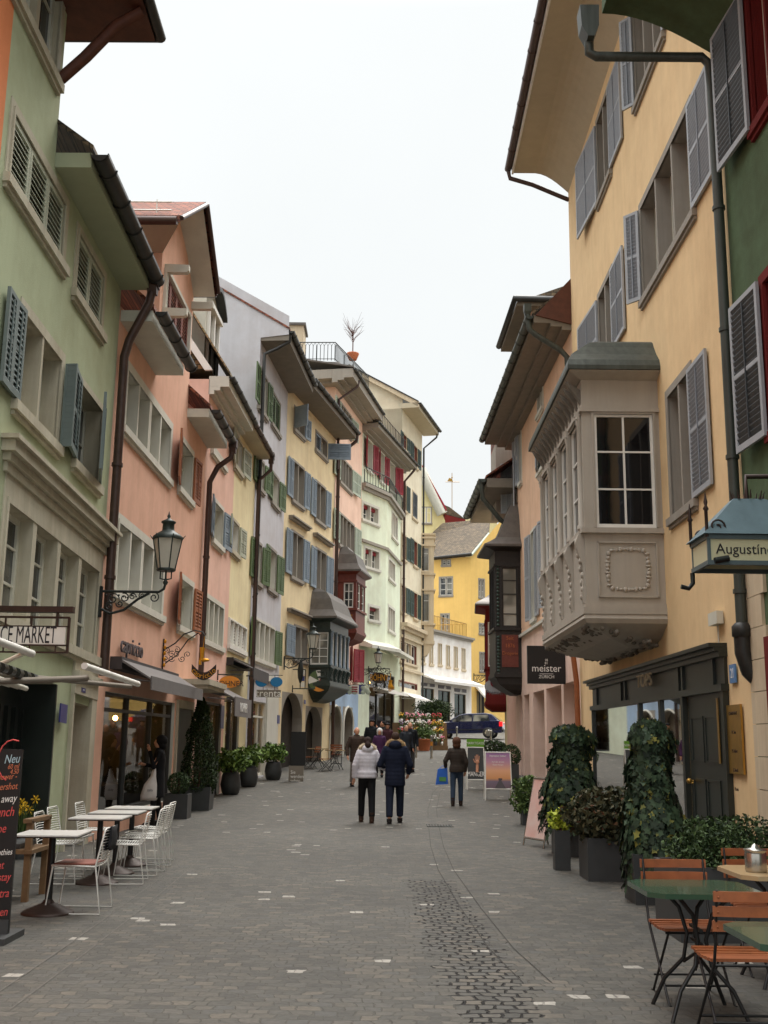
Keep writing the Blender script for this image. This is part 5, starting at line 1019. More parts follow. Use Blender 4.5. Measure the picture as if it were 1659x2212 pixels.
m = W.mb(); r = W.rc(('H', 1078, 2008), ('H', 1145, 2075)); m.box(r[0], r[1], .02, .12, r[2], r[3]); m.tube([((r[0]+r[1])/2, .04, r[2]), ((r[0]+r[1])/2, .04, r[2]-.35)], .012, 5); m.build('junction_box', 'offwhite', Hh)
ze = (W.uv(('G', 500, 1040))[1]+W.uv(('G', 760, 300))[1])/2; ze = W.uv(('G', 500, 1030))[1]
wallmesh(W, Hh, 'p_apricot', 0, W.L, -.2, ze+.1, back=8)
m = W.mb(); n_ = 10; ovr = 1.55; hh = .6
prof = [(0, ze-.15)]+[(ovr*(i/n_), ze-.15+hh*math.sin(math.pi/2*min(1, 1.6*i/n_))) for i in range(1, n_+1)]+[(ovr, ze+.75), (0, ze+.75)]
m.prism(prof, .02, W.L, 'a'); m.build('curved_eave', 'soffit_cream', Hh)
m = W.mb(); m.box(0, W.L+.02, ovr, ovr+.05, ze+.42, ze+.72); m.build('fascia', 'white', Hh)
g = W.mb(); g.tube([(0, ovr+.15, ze+.6), (W.L+.05, ovr+.15, ze+.6)], .1, 10)
u = .5
while u < W.L: g.tube([(u, ovr+.15, ze+.6), (u+.06, ovr+.15, ze+.6)], .112, 10); u += 1.1
g.build('gutter', 'gutter_brown', Hh)
rf = W.mb(); rf.prism([(ovr+.1, ze+.7), (-7, ze+6), (-7, ze+6.2), (ovr+.1, ze+.82)], 0, W.L+.05, 'a'); rf.build('roof', 'tiles_brown', Hh)
pipe(W, Hh, [(W.L, ovr+.15, ze+.55), (W.L+.02, ovr+.1, ze+.3), (W.L+.02, 1.0, ze+.1), (W.L-.06, .0, ze-.4)], .065, 'gutter_brown')
pb = W.uv(('I', 490, 70), .1); pipe(W, Hh, [(W.L-.15, .2, pb[1]+.1), (W.L-.15, .12, pb[1]-.7), (W.L-.15, .1, 1.0)], .07, 'sh_brown')
# ---------------------------------------------------------------- salmon house
W = Ws = Wall(R1b, R2b, 'R'); Hh = house(W, 'salmon_house', 'salmon house with blush pink ground floor and dark timber oriel')
kr = dict(stone='stone_white', dep=.2, sur=.1, mull=.08, lmat='sh_slate')
for a, b, lv in ((('F', 598, 905), ('F', 655, 1800), [(1, .9, 6), (-1, .8, 180)]), (('F', 765, 730), ('F', 830, 1650), [(1, .8, 12)]), (('F', 672, -95), ('F', 745, 150), [(1, .8, 168)]), (('E', 668, 1480), ('E', 730, 1600), []), (('F', 470, -260), ('F', 500, 330), [(1, .9, 6)]), (('F', 410, 130), ('F', 440, 640), [(1, .8, 60), (-1, .7, 165)]), (('E', 440, 1830), ('E', 462, 2150), [(1, .6, 12)])):
    r = W.rc(a, b); wd = max(.5, r[1]-r[0]); r = (r[0], r[0]+wd, r[2], r[3]); window(W, Hh, r, 1 if wd < 1 else 2, leaves=[(r[1]+.05 if s > 0 else r[0]-.05, min(.7, wd*f), an) for s, f, an in lv], **kr)
zc = (W.uv(('F', 560, 1955))[1]+W.uv(('F', 850, 1790))[1])/2
zo = W.uv(('I', 430, 245))[1]
for x0, x1 in ((395, 475), (285, 380), (203, 272), (145, 178), (118, 135)):
    u0, u1 = W.uv(('I', x1, 600))[0], W.uv(('I', x0, 600))[0]; W.ops.append((u0, u1, .25 if x0 > 150 else .05, zo, .75))
    m = W.mb(); m.box(u0, u1, -.84, -.82, 0, zo); m.build('pane', 'pane_pale', Hh)
zt = (W.uv(('E', 1040, 810))[1]+W.uv(('E', 460, 1790))[1])/2
wallmesh(W, Hh, 'p_blush', 0, W.L, -.2, zc, back=8, name='ground_floor_wall', rev=0); wallmesh(W, Hh, 'p_salmon', 0, W.L, zc, zt+.1, back=8)
m = W.mb(); m.box(.1, W.L-1, -.02, .1, zc-.04, zc+.06); m.build('string_course', 'stone_white', Hh)
eave(W, Hh, 0, W.L+.3, zt, 1.05, 'soffit_gray', 'copper', th=.22, slope=.75, roof='tiles_brown', run=3.5, gr_=.12, cornice=1)
m = W.mb(); m.prism([(0, zt-.05), (1.0, zt+.2), (0, zt+1.3)], -.06, -.0, 'a'); m.build('gable_board', 'timber', Hh)
pipe(W, Hh, [(.12, 1.2, zt+.35), (.12, 1.15, zt-.15), (.12, 1.0, zt-.3), (.12, .3, zt-.75), (.12, .12, zt-.95), (.12, .1, zt-1.8), (.12, .1, zc)], .08, 'copper', head=1)
# dormer
Yd = W.P((6.5, 0, 0)).y; p0 = at(('E', 240, 900), Yd); dd = (p0-W.P((6.5, 0, 0))).dot(W.n)
m = W.mb(); zd0 = zt+.9; zd1 = at(('E', 400, 560), Yd-1.5).z
m.box(5.2, 8.4, -3, .3, zd0-.6, zd1); do = m.build('dormer', 'p_salmon', Hh)
m = W.mb(); m.box(4.7, 9, -3, .85, zd1, zd1+.12); m.build('dormer_soffit', 'soffit_gray', do)
m = W.mb(); m.tube([(4.62, -2.5, zd1+.2), (4.62, .92, zd1+.2), (9, .92, zd1+.2)], .11, 8); m.build('dormer_gutter', 'gutter', do)
m = W.mb(); m.prism([(.85, zd1+.13), (-3, zd1+1.6), (-3, zd1+.13)], 4.75, 9, 'a'); m.build('dormer_roof', 'tiles_brown', do)
m = W.mb(); m.box(5.5, 8.1, .3, .33, zd0+.2, zd1-.15); m.build('pane', 'pane_pale', do)
# dark timber oriel at its far end
ud, _ = W.uv(('V', 1126, 1350)); Yd = W.P((ud, 0, 0)).y; Z2 = lambda k, x, y: at((k, x, y), Yd).z
dw = at(('V', 1070, 1350), Yd)-W.P((ud, 0, 0)); D2 = Vector((dw.x, dw.y)).length
oo = oriel(W, Hh, ud, ud+1.9, D2, Z2('I', 60, 215), Z2('F', 300, 1925), Z2('F', 300, 1250), Z2('F', 300, 1090), 'timber_black', 'leadroof', 'timber_black', nwin=2, ov=.42, roof=((.1, .12, .2), (.3, .3, .5), (.8, .45, .75), (1.2, .6, .9), (1.7, .9, 1.1)), corb=((.05, .0, .02), (.25, .02, .12), (.45, .1, .4), (.6, .3, .7)), sidewin=(.12, .25), rows=(.22, .55, .78), sash='timber_black', pane='pane_pale', side='R', sidemun=0)
m = W.mb(); m.box(ud-.03, ud, .12, D2-.22, Z2('F', 300, 2200)-.45, Z2('F', 300, 1990)); pn_ = m.build('painted_panel', 'timber_red', oo)
Sx = Wall(W.P((ud, 0, 0)), W.P((ud, D2, 0)), 'R'); cz = (Z2('F', 300, 2200)-.45+Z2('F', 300, 1990))/2
for i, s in enumerate(('Seit', '1876', 'Drogerie')): text('lettering', s, .2 if i < 2 else .17, 'terracotta', pn_, Sx.mat(D2/2-.05, .04, cz+.45-.27*i), .005, .9)
m = W.mb()
for k in range(18): m.ball((ud-.02, D2-.1, Z2('F', 300, 1925)+(Z2('F', 300, 1250)-Z2('F', 300, 1925))*k/17), (.03, .06, .05), 6)
m.build('green_carving', 'sh_dkgreen', oo); m = W.mb()
for k in range(12): m.ball((ud-.02, D2-.1, Z2('I', 60, 215)+.1+.12*k), (.03, .07, .05), 6)
m.build('green_carving', 'sh_dkgreen', oo)
# ---------------------------------------------------------------- small gabled neighbour
W = Wt = Wall(R2b, R3b, 'R'); Hh = house(W, 'taupe_eave_house', 'narrow house beyond the dark timber oriel with deep eave and thick gutter')
zt = at(('F', 280, 480), W.P((0, 0, 0)).y).z; Y3 = W.P((0, 0, 0)).y
wallmesh(W, Hh, 'p_lightpink', 0, W.L, -.2, zt+.1, back=8)
eave(W, Hh, -1.2, W.L+3, zt, 1.15, 'soffit_gray', 'copper', th=.35, slope=.7, roof='tiles_red', run=3, gr_=.16)
pipe(W, Hh, [(-1.1, 1.35, zt+.3), (-1.1, 1.3, zt-.4), (-.9, .6, zt-1.2), (-.8, .15, zt-1.5), (-.8, .12, zt-5)], .09, 'copper')
c0 = at(('E', 215, 1780), Y3+1); c1 = at(('E', 395, 1780), Y3+1); m = MB(); zz0 = at(('E', 215, 2000), Y3+1).z; m.box(c0.x, c1.x, Y3+1, Y3+3, zz0, c0.z+.9); bx = m.build('tile_hung_turret', 'tiles_red', Hh, world=True)
m = MB(); m.box(c0.x, c1.x, Y3+1.02, Y3+3, zt-.5, zz0-.002); m.build('turret_wall', 'stone_gray', Hh, world=True)
# ---------------------------------------------------------------- cream wall and house with red oriel further on
W = Wr = Wall((5.2, 41*KY), (5.95, 50*KY), 'R'); Hh = house(W, 'red_oriel_house', 'cream house with red painted oriel where the street opens')
ud, _ = W.uv(('V', 1093, 1450)); Yd = W.P((ud, 0, 0)).y; Z4 = lambda k, x, y: at((k, x, y), Yd).z
dw = at(('V', 1050, 1450), Yd)-W.P((ud, 0, 0)); D4 = Vector((dw.x, dw.y)).length
oriel(W, Hh, ud, ud+2.4, D4, Z4('M', 1000, 760), Z4('M', 1000, 310), Z4('D', 1120, 1980), Z4('D', 1120, 1850), 'p_red', 'leadroof', 'p_red', nwin=2, ov=.5, roof=((.1, .1, .1), (.35, .5, .5), (.7, .8, .9)), corb=((.1, .0, .0), (.3, .2, .3)), sidewin=(.55, .1), rows=(.5,), side='R', pane='pane_pale', sidemun=0)
wallmesh(W, Hh, 'p_cream', 0, W.L, 0, Z4('D', 1120, 1700)+.5, back=8)
# ================================================================== lamps, signs, awnings
def scroll(m, c, r0, turns, ax, az, r_=.012, start=0, sgn=1, n=18):
    pts = []
    for i in range(n+1):
        t = i/n; a = start+sgn*turns*2*math.pi*t; rr = r0*(1-.8*t); pts.append(Vector(c)+Vector(ax)*rr*math.cos(a)+Vector(az)*rr*math.sin(a))
    m.tube(pts, r_, 5)
def make_lantern():
    t = thing('street_lantern', 'wrought iron lantern', 'street lamp', (0, 0, 0))
    X, Z = (1, 0, 0), (0, 0, 1)
    m = MB(); m.box(0, .04, -.04, .04, -.42, .08); m.tube([(.02, 0, 0), (.95, 0, 0), (1.03, 0, .05), (1.05, 0, .14)], .022, 8); m.tube([(.03, 0, -.28), (.18, 0, -.36), (.4, 0, -.3), (.62, 0, -.12), (.8, 0, -.02)], .022, 8)
    for c, r_, st, sg in (((.22, 0, -.12), .1, 0, 1), ((.4, 0, -.1), .08, 2, -1), ((.16, 0, -.24), .07, 1, 1), ((.53, 0, -.08), .06, 0, 1), ((.88, 0, -.09), .085, 1.5, -1), ((.33, 0, -.2), .06, 3, 1), ((.68, 0, -.06), .05, 2, 1)): scroll(m, c, r_, 1.4, X, Z, .011, st, sg)
    for k in range(9): m.ball((.1+.07*k, 0, -.06-.02*(k % 3)), .018, 5)
    m.build('bracket', 'iron', t)
    m = MB(); cx = 1.05
    m.lathe([(.03, .12), (.045, .16), (.02, .2), (.02, .22)], (cx, 0, 0), 8)
    for sx in (-1, 1): m.tube([(cx, 0, .2), (cx+sx*.09, 0, .22), (cx+sx*.09, 0, .34)], .012, 6)
    m.tube([(cx, 0, .2), (cx, 0, .34)], .016, 6)
    m.lathe([(.15, .34), (.16, .37), (.15, .385)], (cx, 0, 0), 6)
    for k in range(6):
        a = math.pi/3*k; m.tube([(cx+.145*math.cos(a), .145*math.sin(a), .38), (cx+.235*math.cos(a), .235*math.sin(a), .87)], .011, 5); m.tube([(cx+.24*math.cos(a), .24*math.sin(a), .87), (cx+.29*math.cos(a), .29*math.sin(a), .93)], .013, 5, r1=.004)
    m.lathe([(.245, .86), (.25, .9), (.19, .95), (.11, 1.0), (.1, 1.02), (.095, 1.12), (.12, 1.14), (.12, 1.16), (.04, 1.2), (.02, 1.22), (.03, 1.25), (.015, 1.28), (.004, 1.33)], (cx, 0, 0), 12)
    m.build('lantern_frame', 'iron_green', t)
    m = MB(); m.lathe([(.14, .385), (.23, .86)], (cx, 0, 0), 6, smooth=False); m.build('lantern_glass', 'lampglass', t)
    return t
LG = 'wrought iron street lanterns on wall brackets'
lan = make_lantern(); lan['label'] = 'black wrought iron lantern hanging out where the green and pink houses meet'; lan['group'] = LG
def place(o, p, rz): o.location = p; o.rotation_euler = (0, 0, rz)
pl = W1.P((W1.L-.15, .02, 0)); zl = at(('3', 780, 370), pl.y).z; place(lan, (pl.x, pl.y, zl), 0)
def lan_at(W, px, pz_, lab, s=1, rz=0):
    u = W.uv(px)[0]; p = W.P((u, .02, 0)); z = at(pz_, p.y).z; l = dup(lan, None, (p.x, p.y, z), rz, lab); l.scale = (s, s, s); return l
lan_at(W5, ('C', 285, 1700), ('C', 400, 1690), 'lantern on its scrolled bracket beside the dark green oriel')
lan_at(W7, ('V', 776, 1450), ('P', 400, 1005), 'lantern with blue panes hanging over the mint shop entrance', .85)
l4 = dup(lan, None, (at(('M', 762, 430), 83.6*KY).x, 83.4*KY, at(('M', 830, 400), 83.4*KY).z), 0, 'farthest lantern, in front of the bright yellow house'); l4.scale = (1.7, 1.7, 1.7)
# --- spice market sign
Ys = 11.8*KY; m = MB(); A, B = at(('3', 475, 760), Ys), at(('3', 0, 612), Ys); xl = -4.85; xr = A.x; 
def zat(y, x=240, k='3', Y=None): return at((k, x, y), Y or Ys).z
t = thing('cafe_sign', 'white sign board reading ICE MARKET in a black rail frame on the green house', 'sign', (xr, Ys, zat(680)))
m = MB(); m.box(xl, xr-.02, Ys-.01, Ys+.01, zat(752), zat(622)); m.build('board', 'white', t, world=True)
m = MB(); zt1, zt2, zt3, zt4 = zat(500, 240), zat(556, 240), zat(752), zat(808, 350)
m.box(xl, xr+.06, Ys-.05, Ys+.05, zt1-.035, zt1+.035); m.box(xl, xr+.02, Ys-.012, Ys+.012, zt2-.012, zt2+.012); m.box(xl, xr+.02, Ys-.012, Ys+.012, zt4-.01, zt4+.01); m.box(xl, xr+.02, Ys-.013, Ys+.013, zt3-.014, zt3+.004); m.box(xl, xr+.02, Ys-.013, Ys+.013, zat(622)-.004, zat(622)+.01)
m.box(xr, xr+.03, Ys-.013, Ys+.013, zt4, zt2)
x = xr-.13
while x > xl: m.box(x, x+.018, Ys-.01, Ys+.01, zat(622), zt2 if x < xr-.2 else zt1); m.box(x, x+.014, Ys-.01, Ys+.01, zt4, zt3); x -= .3
m.build('rail_frame', 'brown_metal', t, world=True)
text('lettering', 'SPICE MARKET', .285, 'text_black', t, facing(Vector((xr-.12, Ys-.012, zat(687))), (0, -1, 0)), .003, .43, align='RIGHT')
# --- awnings on the green house
za = W1.uv(('3', 0, 745), 1.1); zb = W1.uv(('3', 232, 822), 1.1)
def bar(W, a, b, d, r_, mat_, name, lab, cat, ext=0):
    (u0, z0), (u1, z1) = W.uv(a, d), W.uv(b, d); c = W.P((u1, d, z1)); t = thing(name, lab, cat, (c.x, c.y, c.z)); return t, u0, z0, u1, z1
t, u0, z0, u1, z1 = bar(W1, ('3', -80, 712), ('3', 230, 818), .9, .05, 0, 'rolled_awning', 'rolled cafe awning with white front tube, the nearer one at the left picture edge', 'awning')
m = W1.mb(); m.tube([(u0-1.5, .9, z0), (u1, .9, z1)], .04, 14); m.build('front_tube', 'white', t)
m = W1.mb(); m.tube([(u1-.3, .9, z1-.04), (u1-.1, .45, z1-.2), (u1+.1, .05, z1-.35)], .025, 6); m.build('folding_arm', 'offwhite', t)
t, u0, z0, u1, z1 = bar(W1, ('3', 605, 905), ('3', 990, 1035), 1.35, .05, 0, 'rolled_awning', 'rolled cafe awning with white front tube over the green house door', 'awning')
m = W1.mb(); m.tube([(u0, 1.35, z0), (u1, 1.35, z1)], .038, 14); m.build('front_tube', 'white', t)
m = W1.mb(); um = u0-.9
for (a, b, r_) in (((um, .08, z0-.3), (u0+.35, 1.3, z0-.1), .035), ((u0+.5, .1, z1-.1), (u1-.15, 1.3, z1-.05), .03)): m.tube([a, b], r_, 4)
m.build('folding_arm', 'soffit_gray', t)
m = W1.mb()
for i in range(5): m.tube([(u0-3.2, .12+.1*i, z0-.12), (u0+.6, .12+.1*i, z0-.12-.02*i)], .03, 8)
m.cur = 1
for i in range(14): m.tube([(u0-3+i*.24, .72, z0-.12), (u0-2.88+i*.24, .72, z0-.12)], .055, 8)
m.build('cloth_roll', ['offwhite', 'shop_green'], t)
# --- shoe shop awning, door awnings
def awn(W, a, b, d, drop, name, lab, matf, matc='gutter', zt=None, val=.3, lett=None, lsz=.2, lmat='text_white'):
    u0, z0 = W.uv(a); u1, z1 = W.uv(b); z = (z0+z1)/2; c = W.P(((u0+u1)/2, 0, z)); t = thing(name, lab, 'awning', tuple(c))
    m = W.mb(); m.prism([(0, z+.05), (.2, z+.05), (.2, z-.16), (0, z-.16)], u0, u1, 'a'); m.build('cassette', matc, t)
    m = W.mb(); m.prism([(.2, z), (d, z-drop), (d, z-drop-.03), (.2, z-.04)], u0+.02, u1-.02, 'a'); m.build('cloth', matf, t)
    m = W.mb(); m.prism([(d, z-drop+.03), (d+.03, z-drop+.03), (d+.03, z-drop-val), (d+.01, z-drop-val)], u0, u1, 'a')
    for uu in (u0+.1, u1-.1): m.tube([(uu, .1, z-.3), (uu, d, z-drop-.05)], .018, 5)
    v = m.build('valance', matf, t)
    if lett: text('lettering', lett, lsz, lmat, v, W.mat((u0+u1)/2, d+.035, z-drop-val*.5), .004, .85)
    return t
awn(W2, ('3', 790, 850), ('3', 1215, 985), .7, .3, 'shop_awning', 'grey awning over the shoe shop window of the pink house', 'awning_gray', 'awning_dark', val=.2)
awn(W3, ('K', 215, 600), ('K', 385, 700), .8, .3, 'shop_awning', 'dark grey awning lettered ROHNER behind the thuja', 'awning_gray', 'awning_gray', val=.45, lett='ROHNER', lsz=.34)
awn(W3b, ('K', 430, 365), ('K', 590, 475), .75, .25, 'shop_awning', 'small dark awning folded above the optician door', 'awning_dark', 'gutter', val=.3)
awn(W7, ('P', 500, 1215), ('P', 770, 1325), .8, .15, 'shop_awning', 'cream awning over the mint shop entrance', 'awning_white', 'awning_white', val=.12)
awn(W8, ('P', 840, 1290), ('P', 1075, 1370), .9, .3, 'shop_awning', 'white awning with crest over the flower shop on the ivory house', 'awning_white', 'awning_white', val=.95)
# --- hanging shop signs
def hang(W, a, b, name, lab, r_=.018, mt='iron', drop=0):
    u, z = W.uv(a); p = W.P((u, .0, 0)); Y = p.y; z = at(a, Y).z; e = at(b, Y); t = thing(name, lab, 'sign', (p.x, Y, z)); m = MB(); m.tube([(p.x, Y, z), (e.x, Y, z)], r_, 6); m.tube([(p.x+.01, Y, z-.15), (p.x+.01, Y, z+.12)], r_*1.2, 6)
    return t, m, p.x, e.x, Y, z
t, m, x0, x1, Y, z = hang(W2, ('3', 1165, 810), ('3', 1180, 810), 'boot_sign', 'golden boot hanging over a capriccio banner from a scrolled iron bracket')
zT = at(('3', 1400, 650), Y).z; xE = at(('3', 1468, 690), Y).x; zb_ = at(('3', 1165, 940), Y).z; zu_ = at(('3', 1165, 710), Y).z
m = MB(); m.box(x0, x0+.03, Y-.01, Y+.01, zb_, zu_); Lx = xE-x0
m.tube([(x0+.02, Y, z+.05), (x0+Lx*.3, Y, z+.2), (x0+Lx*.5, Y, zT-.08), (x0+Lx*.75, Y, zT), (xE-.05, Y, zT-.03), (xE, Y, zT-.12)], .014, 6); m.tube([(x0+.02, Y, zb_+.12), (x0+Lx*.35, Y, z-.05), (x0+Lx*.6, Y, zT-.2), (x0+Lx*.85, Y, zT-.05)], .012, 6)
for i in range(8): scroll(m, (x0+.08+.11*(i % 5), Y, z-.12+.09*(i % 3)), .07, 1.3, (1, 0, 0), (0, 0, 1), .008, i, 1 if i % 2 else -1)
m.build('bracket', 'iron', t, world=True)
m = MB(); 
for i in range(5): m.ball((x0+.05, Y-.02, zb_+.12+.12*i), (.03, .02, .045), 6)
m.build('ornament', 'gold', t, world=True)
bz = at(('3', 1440, 875), Y).z; bt = at(('3', 1440, 772), Y).z; bx0 = at(('3', 1430, 800), Y).x; h = bt-bz; w_ = h*.42
m = MB(); m.tube([(xE, Y, zT-.12), (xE-.02, Y, bt)], .008, 5); m.lathe([(w_*.42, h), (w_*.45, h*.92), (w_*.36, h*.6), (w_*.34, h*.35), (w_*.4, h*.2), (w_*.42, h*.1)], (bx0+w_*.45, Y, bz), 12); m.ball((bx0+w_*.95, Y, bz+h*.12), (w_*.85, w_*.34, h*.13), 10); m.box(bx0+w_*.05, bx0+w_*.4, Y-.05, Y+.05, bz-.06, bz+h*.1); m.build('boot', 'gold', t, world=True)
m = MB(); c0 = at(('3', 1375, 915), Y); c1 = at(('3', 1550, 915), Y); n_ = 12; P_ = []
for i in range(n_+1): f = i/n_; P_.append((c0.x+(c1.x-c0.x)*f, c0.z-.17*math.sin(math.pi*f)))
m.prism([(a, b+.07) for a, b in P_]+[(a, b-.09) for a, b in P_[::-1]], Y-.012, Y+.012); m.build('banner', 'brown_metal', t, world=True)
for i, ch in enumerate('capriccio'):
    f = (i+1)/10; sl_ = -.17*math.pi*math.cos(math.pi*f)/(c1.x-c0.x); Mx = facing(Vector((c0.x+(c1.x-c0.x)*f, Y-.016, c0.z-.17*math.sin(math.pi*f)-.01)), (0, -1, 0), (math.sin(-math.atan(sl_)), 0, math.cos(math.atan(sl_)))); text('letter', ch, .15, 'gold', t, Mx, .004, 1)
def oval(t, c, rx, rz, Y, mt, name='board', th=.03):
    m = MB(); m.prism([(c[0]+rx*math.cos(2*math.pi*k/28), c[1]+rz*math.sin(2*math.pi*k/28)) for k in range(28)], Y-th, Y+th); return m.build(name, mt, t, world=True)
t, m, x0, x1, Y, z = hang(W3, ('K', 345, 530), ('K', 570, 530), 'oval_sign', 'orange oval ROHNER sign on an iron arm'); m.build('bracket', 'iron', t, world=True)
c = at(('K', 457, 600), Y); e1 = at(('K', 552, 600), Y); e2 = at(('K', 457, 655), Y); MT['orange_sign'] = mat('orange_sign', (226, 146, 48), .5, 0, .08, 5); oval(t, (c.x, c.z), e1.x-c.x, c.z-e2.z, Y, 'orange_sign'); text('lettering', 'ROHNER', .2, 'brown_metal', t, facing(Vector((c.x, Y-.035, c.z-.05)), (0, -1, 0)), .004, .95)
t, m, x0, x1, Y, z = hang(W4, ('K', 640, 535), ('K', 948, 535), 'optician_sign', 'two blue ovals like glasses above a taupe trenta board', .012); m.build('bracket', 'iron', t, world=True); MT['blue_sign'] = mat('blue_sign', (30, 120, 176), .35, 0, .12, 3)
for xx in (752, 890): c = at(('K', xx, 600), Y); e1 = at(('K', xx+56, 600), Y); e2 = at(('K', xx, 645), Y); oval(t, (c.x, c.z), e1.x-c.x, c.z-e2.z, Y, 'blue_sign', 'oval_board')
a, b = at(('K', 708, 672), Y), at(('K', 928, 742), Y); m = MB(); m.box(a.x, b.x, Y-.03, Y+.03, b.z, a.z); m.build('board', 'soffit_gray', t, world=True); text('lettering', 'trenta', .33, 'text_white', t, facing(Vector(((a.x+b.x)/2, Y-.035, (a.z+b.z)/2)), (0, -1, 0)), .004, 1)
m = MB(); [m.tube([(x_, Y, z), (x_, Y, a.z)], .008, 4) for x_ in (a.x+.2, b.x-.2)]; m.build('hanger', 'iron', t, world=True)
t, m, x0, x1, Y, z = hang(W5, ('K', 1035, 660), ('K', 1250, 660), 'hotel_sign', 'iron frame sign with small panels beside the dark green oriel', .02); zt_ = at(('K', 1100, 485), Y).z; xr = at(('K', 1155, 600), Y).x; xl = at(('K', 1110, 600), Y).x
m.tube([(x0, Y, zt_), (xr, Y, zt_)], .02, 5); m.tube([(xr, Y, z), (xr, Y, zt_)], .02, 5); m.tube([(xl, Y, z), (xl, Y, zt_)], .02, 5); m.lathe([(.03, 0), (.1, .2), (.12, .5), (.06, .8), (.02, .9)], ((x0+xl)/2+.15, Y, z+.2), 8); m.build('frame', 'iron', t, world=True)
for i in range(3): zz_ = z+(zt_-z)*(.08+.32*i); m = MB(); m.box(xl+.03, xr-.03, Y-.02, Y+.02, zz_, zz_+(zt_-z)*.25); m.build('panel', 'white' if i % 2 == 0 else 'enamel_blue', t, world=True)
# guild shield on the oriel
c = at(('K', 1282, 590), W5.P((W5.uv(('V', 668, 1400))[0], 0, 0)).y-.06); Rr = .42; t = thing('round_shield', 'round shield with red, yellow, green and white sectors on the dark green oriel', 'sign', tuple(c))
for k, mt in enumerate(('sh_red', 'white', 'sh_green', 'white', 'sh_green', 'orange_sign', 'orange_sign', 'sh_red')):
    m = MB(); aa = [math.pi/4*k+math.pi/4*j/5+.3 for j in range(6)]; m.prism([(c.x, c.z)]+[(c.x+Rr*math.cos(a_), c.z+Rr*math.sin(a_)) for a_ in aa], c.y-.04, c.y); m.build('sector', mt, t, world=True)
t, m, x0, x1, Y, z = hang(W6, ('P', 150, 1208), ('P', 410, 1208), 'guild_sign', 'three panel hanging sign with white centre and dark blue wings below the red shutters', .02); 
for i in range(6): scroll(m, (x0+.2+.28*i, Y, z+.1), .09, 1.2, (1, 0, 0), (0, 0, 1), .012, i)
m.build('bracket', 'iron', t, world=True)
for (a, b, mt) in ((150, 208, 'enamel_blue'), (212, 316, 'white'), (320, 390, 'enamel_blue')):
    A, B = at(('P', a, 1212), Y), at(('P', b, 1330), Y); m = MB(); m.box(A.x, B.x, Y-.02, Y+.02, B.z, A.z); p_ = m.build('panel', mt, t, world=True); m = MB()
    for k in range(3 if mt == 'white' else 5): zz_ = B.z+(A.z-B.z)*(.2+.25*(k % 3)); xx = A.x+(B.x-A.x)*(.15 if k < 3 else .5); (m.box(xx, xx+(B.x-A.x)*.7, Y-.028, Y-.021, zz_, zz_+.06) if mt == 'white' else m.ball((xx+.15*((k % 2)+1), Y-.02, zz_), (.12, .01, .1), 6))
    m.build('mark', 'sh_red' if mt == 'white' else 'sh_mint', p_, world=True)
t, m, x0, x1, Y, z = hang(W7, ('P', 440, 1000), ('P', 720, 1000), 'glove_shop_sign', 'oval BOHNY sign with golden letters in scrolled iron, golden glove beside it', .025)
c = at(('P', 583, 1120), Y); e1 = at(('P', 690, 1120), Y); e2 = at(('P', 583, 1190), Y); rx, rz_ = e1.x-c.x, c.z-e2.z
for i in range(16): a_ = math.pi*2*i/16; scroll(m, (c.x+(rx+.15)*math.cos(a_), Y+.05, c.z+(rz_+.18)*math.sin(a_)), .16, 1.3, (1, 0, 0), (0, 0, 1), .015, i, 1 if i % 2 else -1)
m.build('bracket', 'iron', t, world=True); oval(t, (c.x, c.z), rx, rz_, Y-.05, 'brown_metal'); text('lettering', 'BÖHNY', .44, 'gold', t, facing(Vector((c.x, Y-.09, c.z)), (0, -1, 0)), .006, .6)
g0, g1 = at(('P', 727, 1150), Y-.4), at(('P', 727, 1310), Y-.4); h = g0.z-g1.z; t = thing('golden_glove', 'golden glove hanging fingers down beside the oval sign', 'sign', tuple(g0)); m = MB(); x = g0.x; y = g0.y
m.lathe([(h*.17, h), (h*.13, h*.86), (h*.12, h*.8), (h*.18, h*.6), (h*.19, h*.42)], (x, y, g1.z), 12, sy=.5)
for k in range(4): m.tube([(x-h*.13+h*.088*k, y, g1.z+h*.48), (x-h*.14+h*.093*k, y, g1.z+(.06, 0, .03, .12)[k]*h+.04)], h*.048, 7, r1=h*.03)
m.tube([(x+h*.15, y, g1.z+h*.55), (x+h*.27, y, g1.z+h*.42), (x+h*.26, y, g1.z+h*.3)], h*.05, 7, r1=h*.035); m.tube([g0, g0+Vector((0, 0, .35))], .02, 5); m.build('glove', 'gold', t, world=True)
# meister sign
u = Ws.uv(('V', 1221, 1440))[0]; p = Ws.P((u, .02, 0)); Y = p.y; a, b = at(('I', 160, 20), Y), at(('I', 398, 258), Y)
t = thing('black_shop_sign', 'square black sign reading meister Zürich', 'sign', tuple(p)); m = MB(); m.box(a.x, b.x, Y-.06, Y+.06, b.z, a.z); m.build('board', 'black', t, world=True); cx, cz, s_ = (a.x+b.x)/2, (a.z+b.z)/2, b.x-a.x
for s, zf, sz in (('18', .12, .09), ('81', .04, .09), ('meister', -.1, .27), ('ZÜRICH', -.32, .12)): text('lettering', s, sz*s_, 'text_white', t, facing(Vector((cx, Y-.065, cz+zf*s_+.0)), (0, -1, 0)), .003, .95, bold=.0)
m = MB(); m.box(cx-.18*s_, cx+.18*s_, Y-.068, Y-.061, cz-.245*s_, cz-.235*s_); m.build('rule', 'text_white', t, world=True)
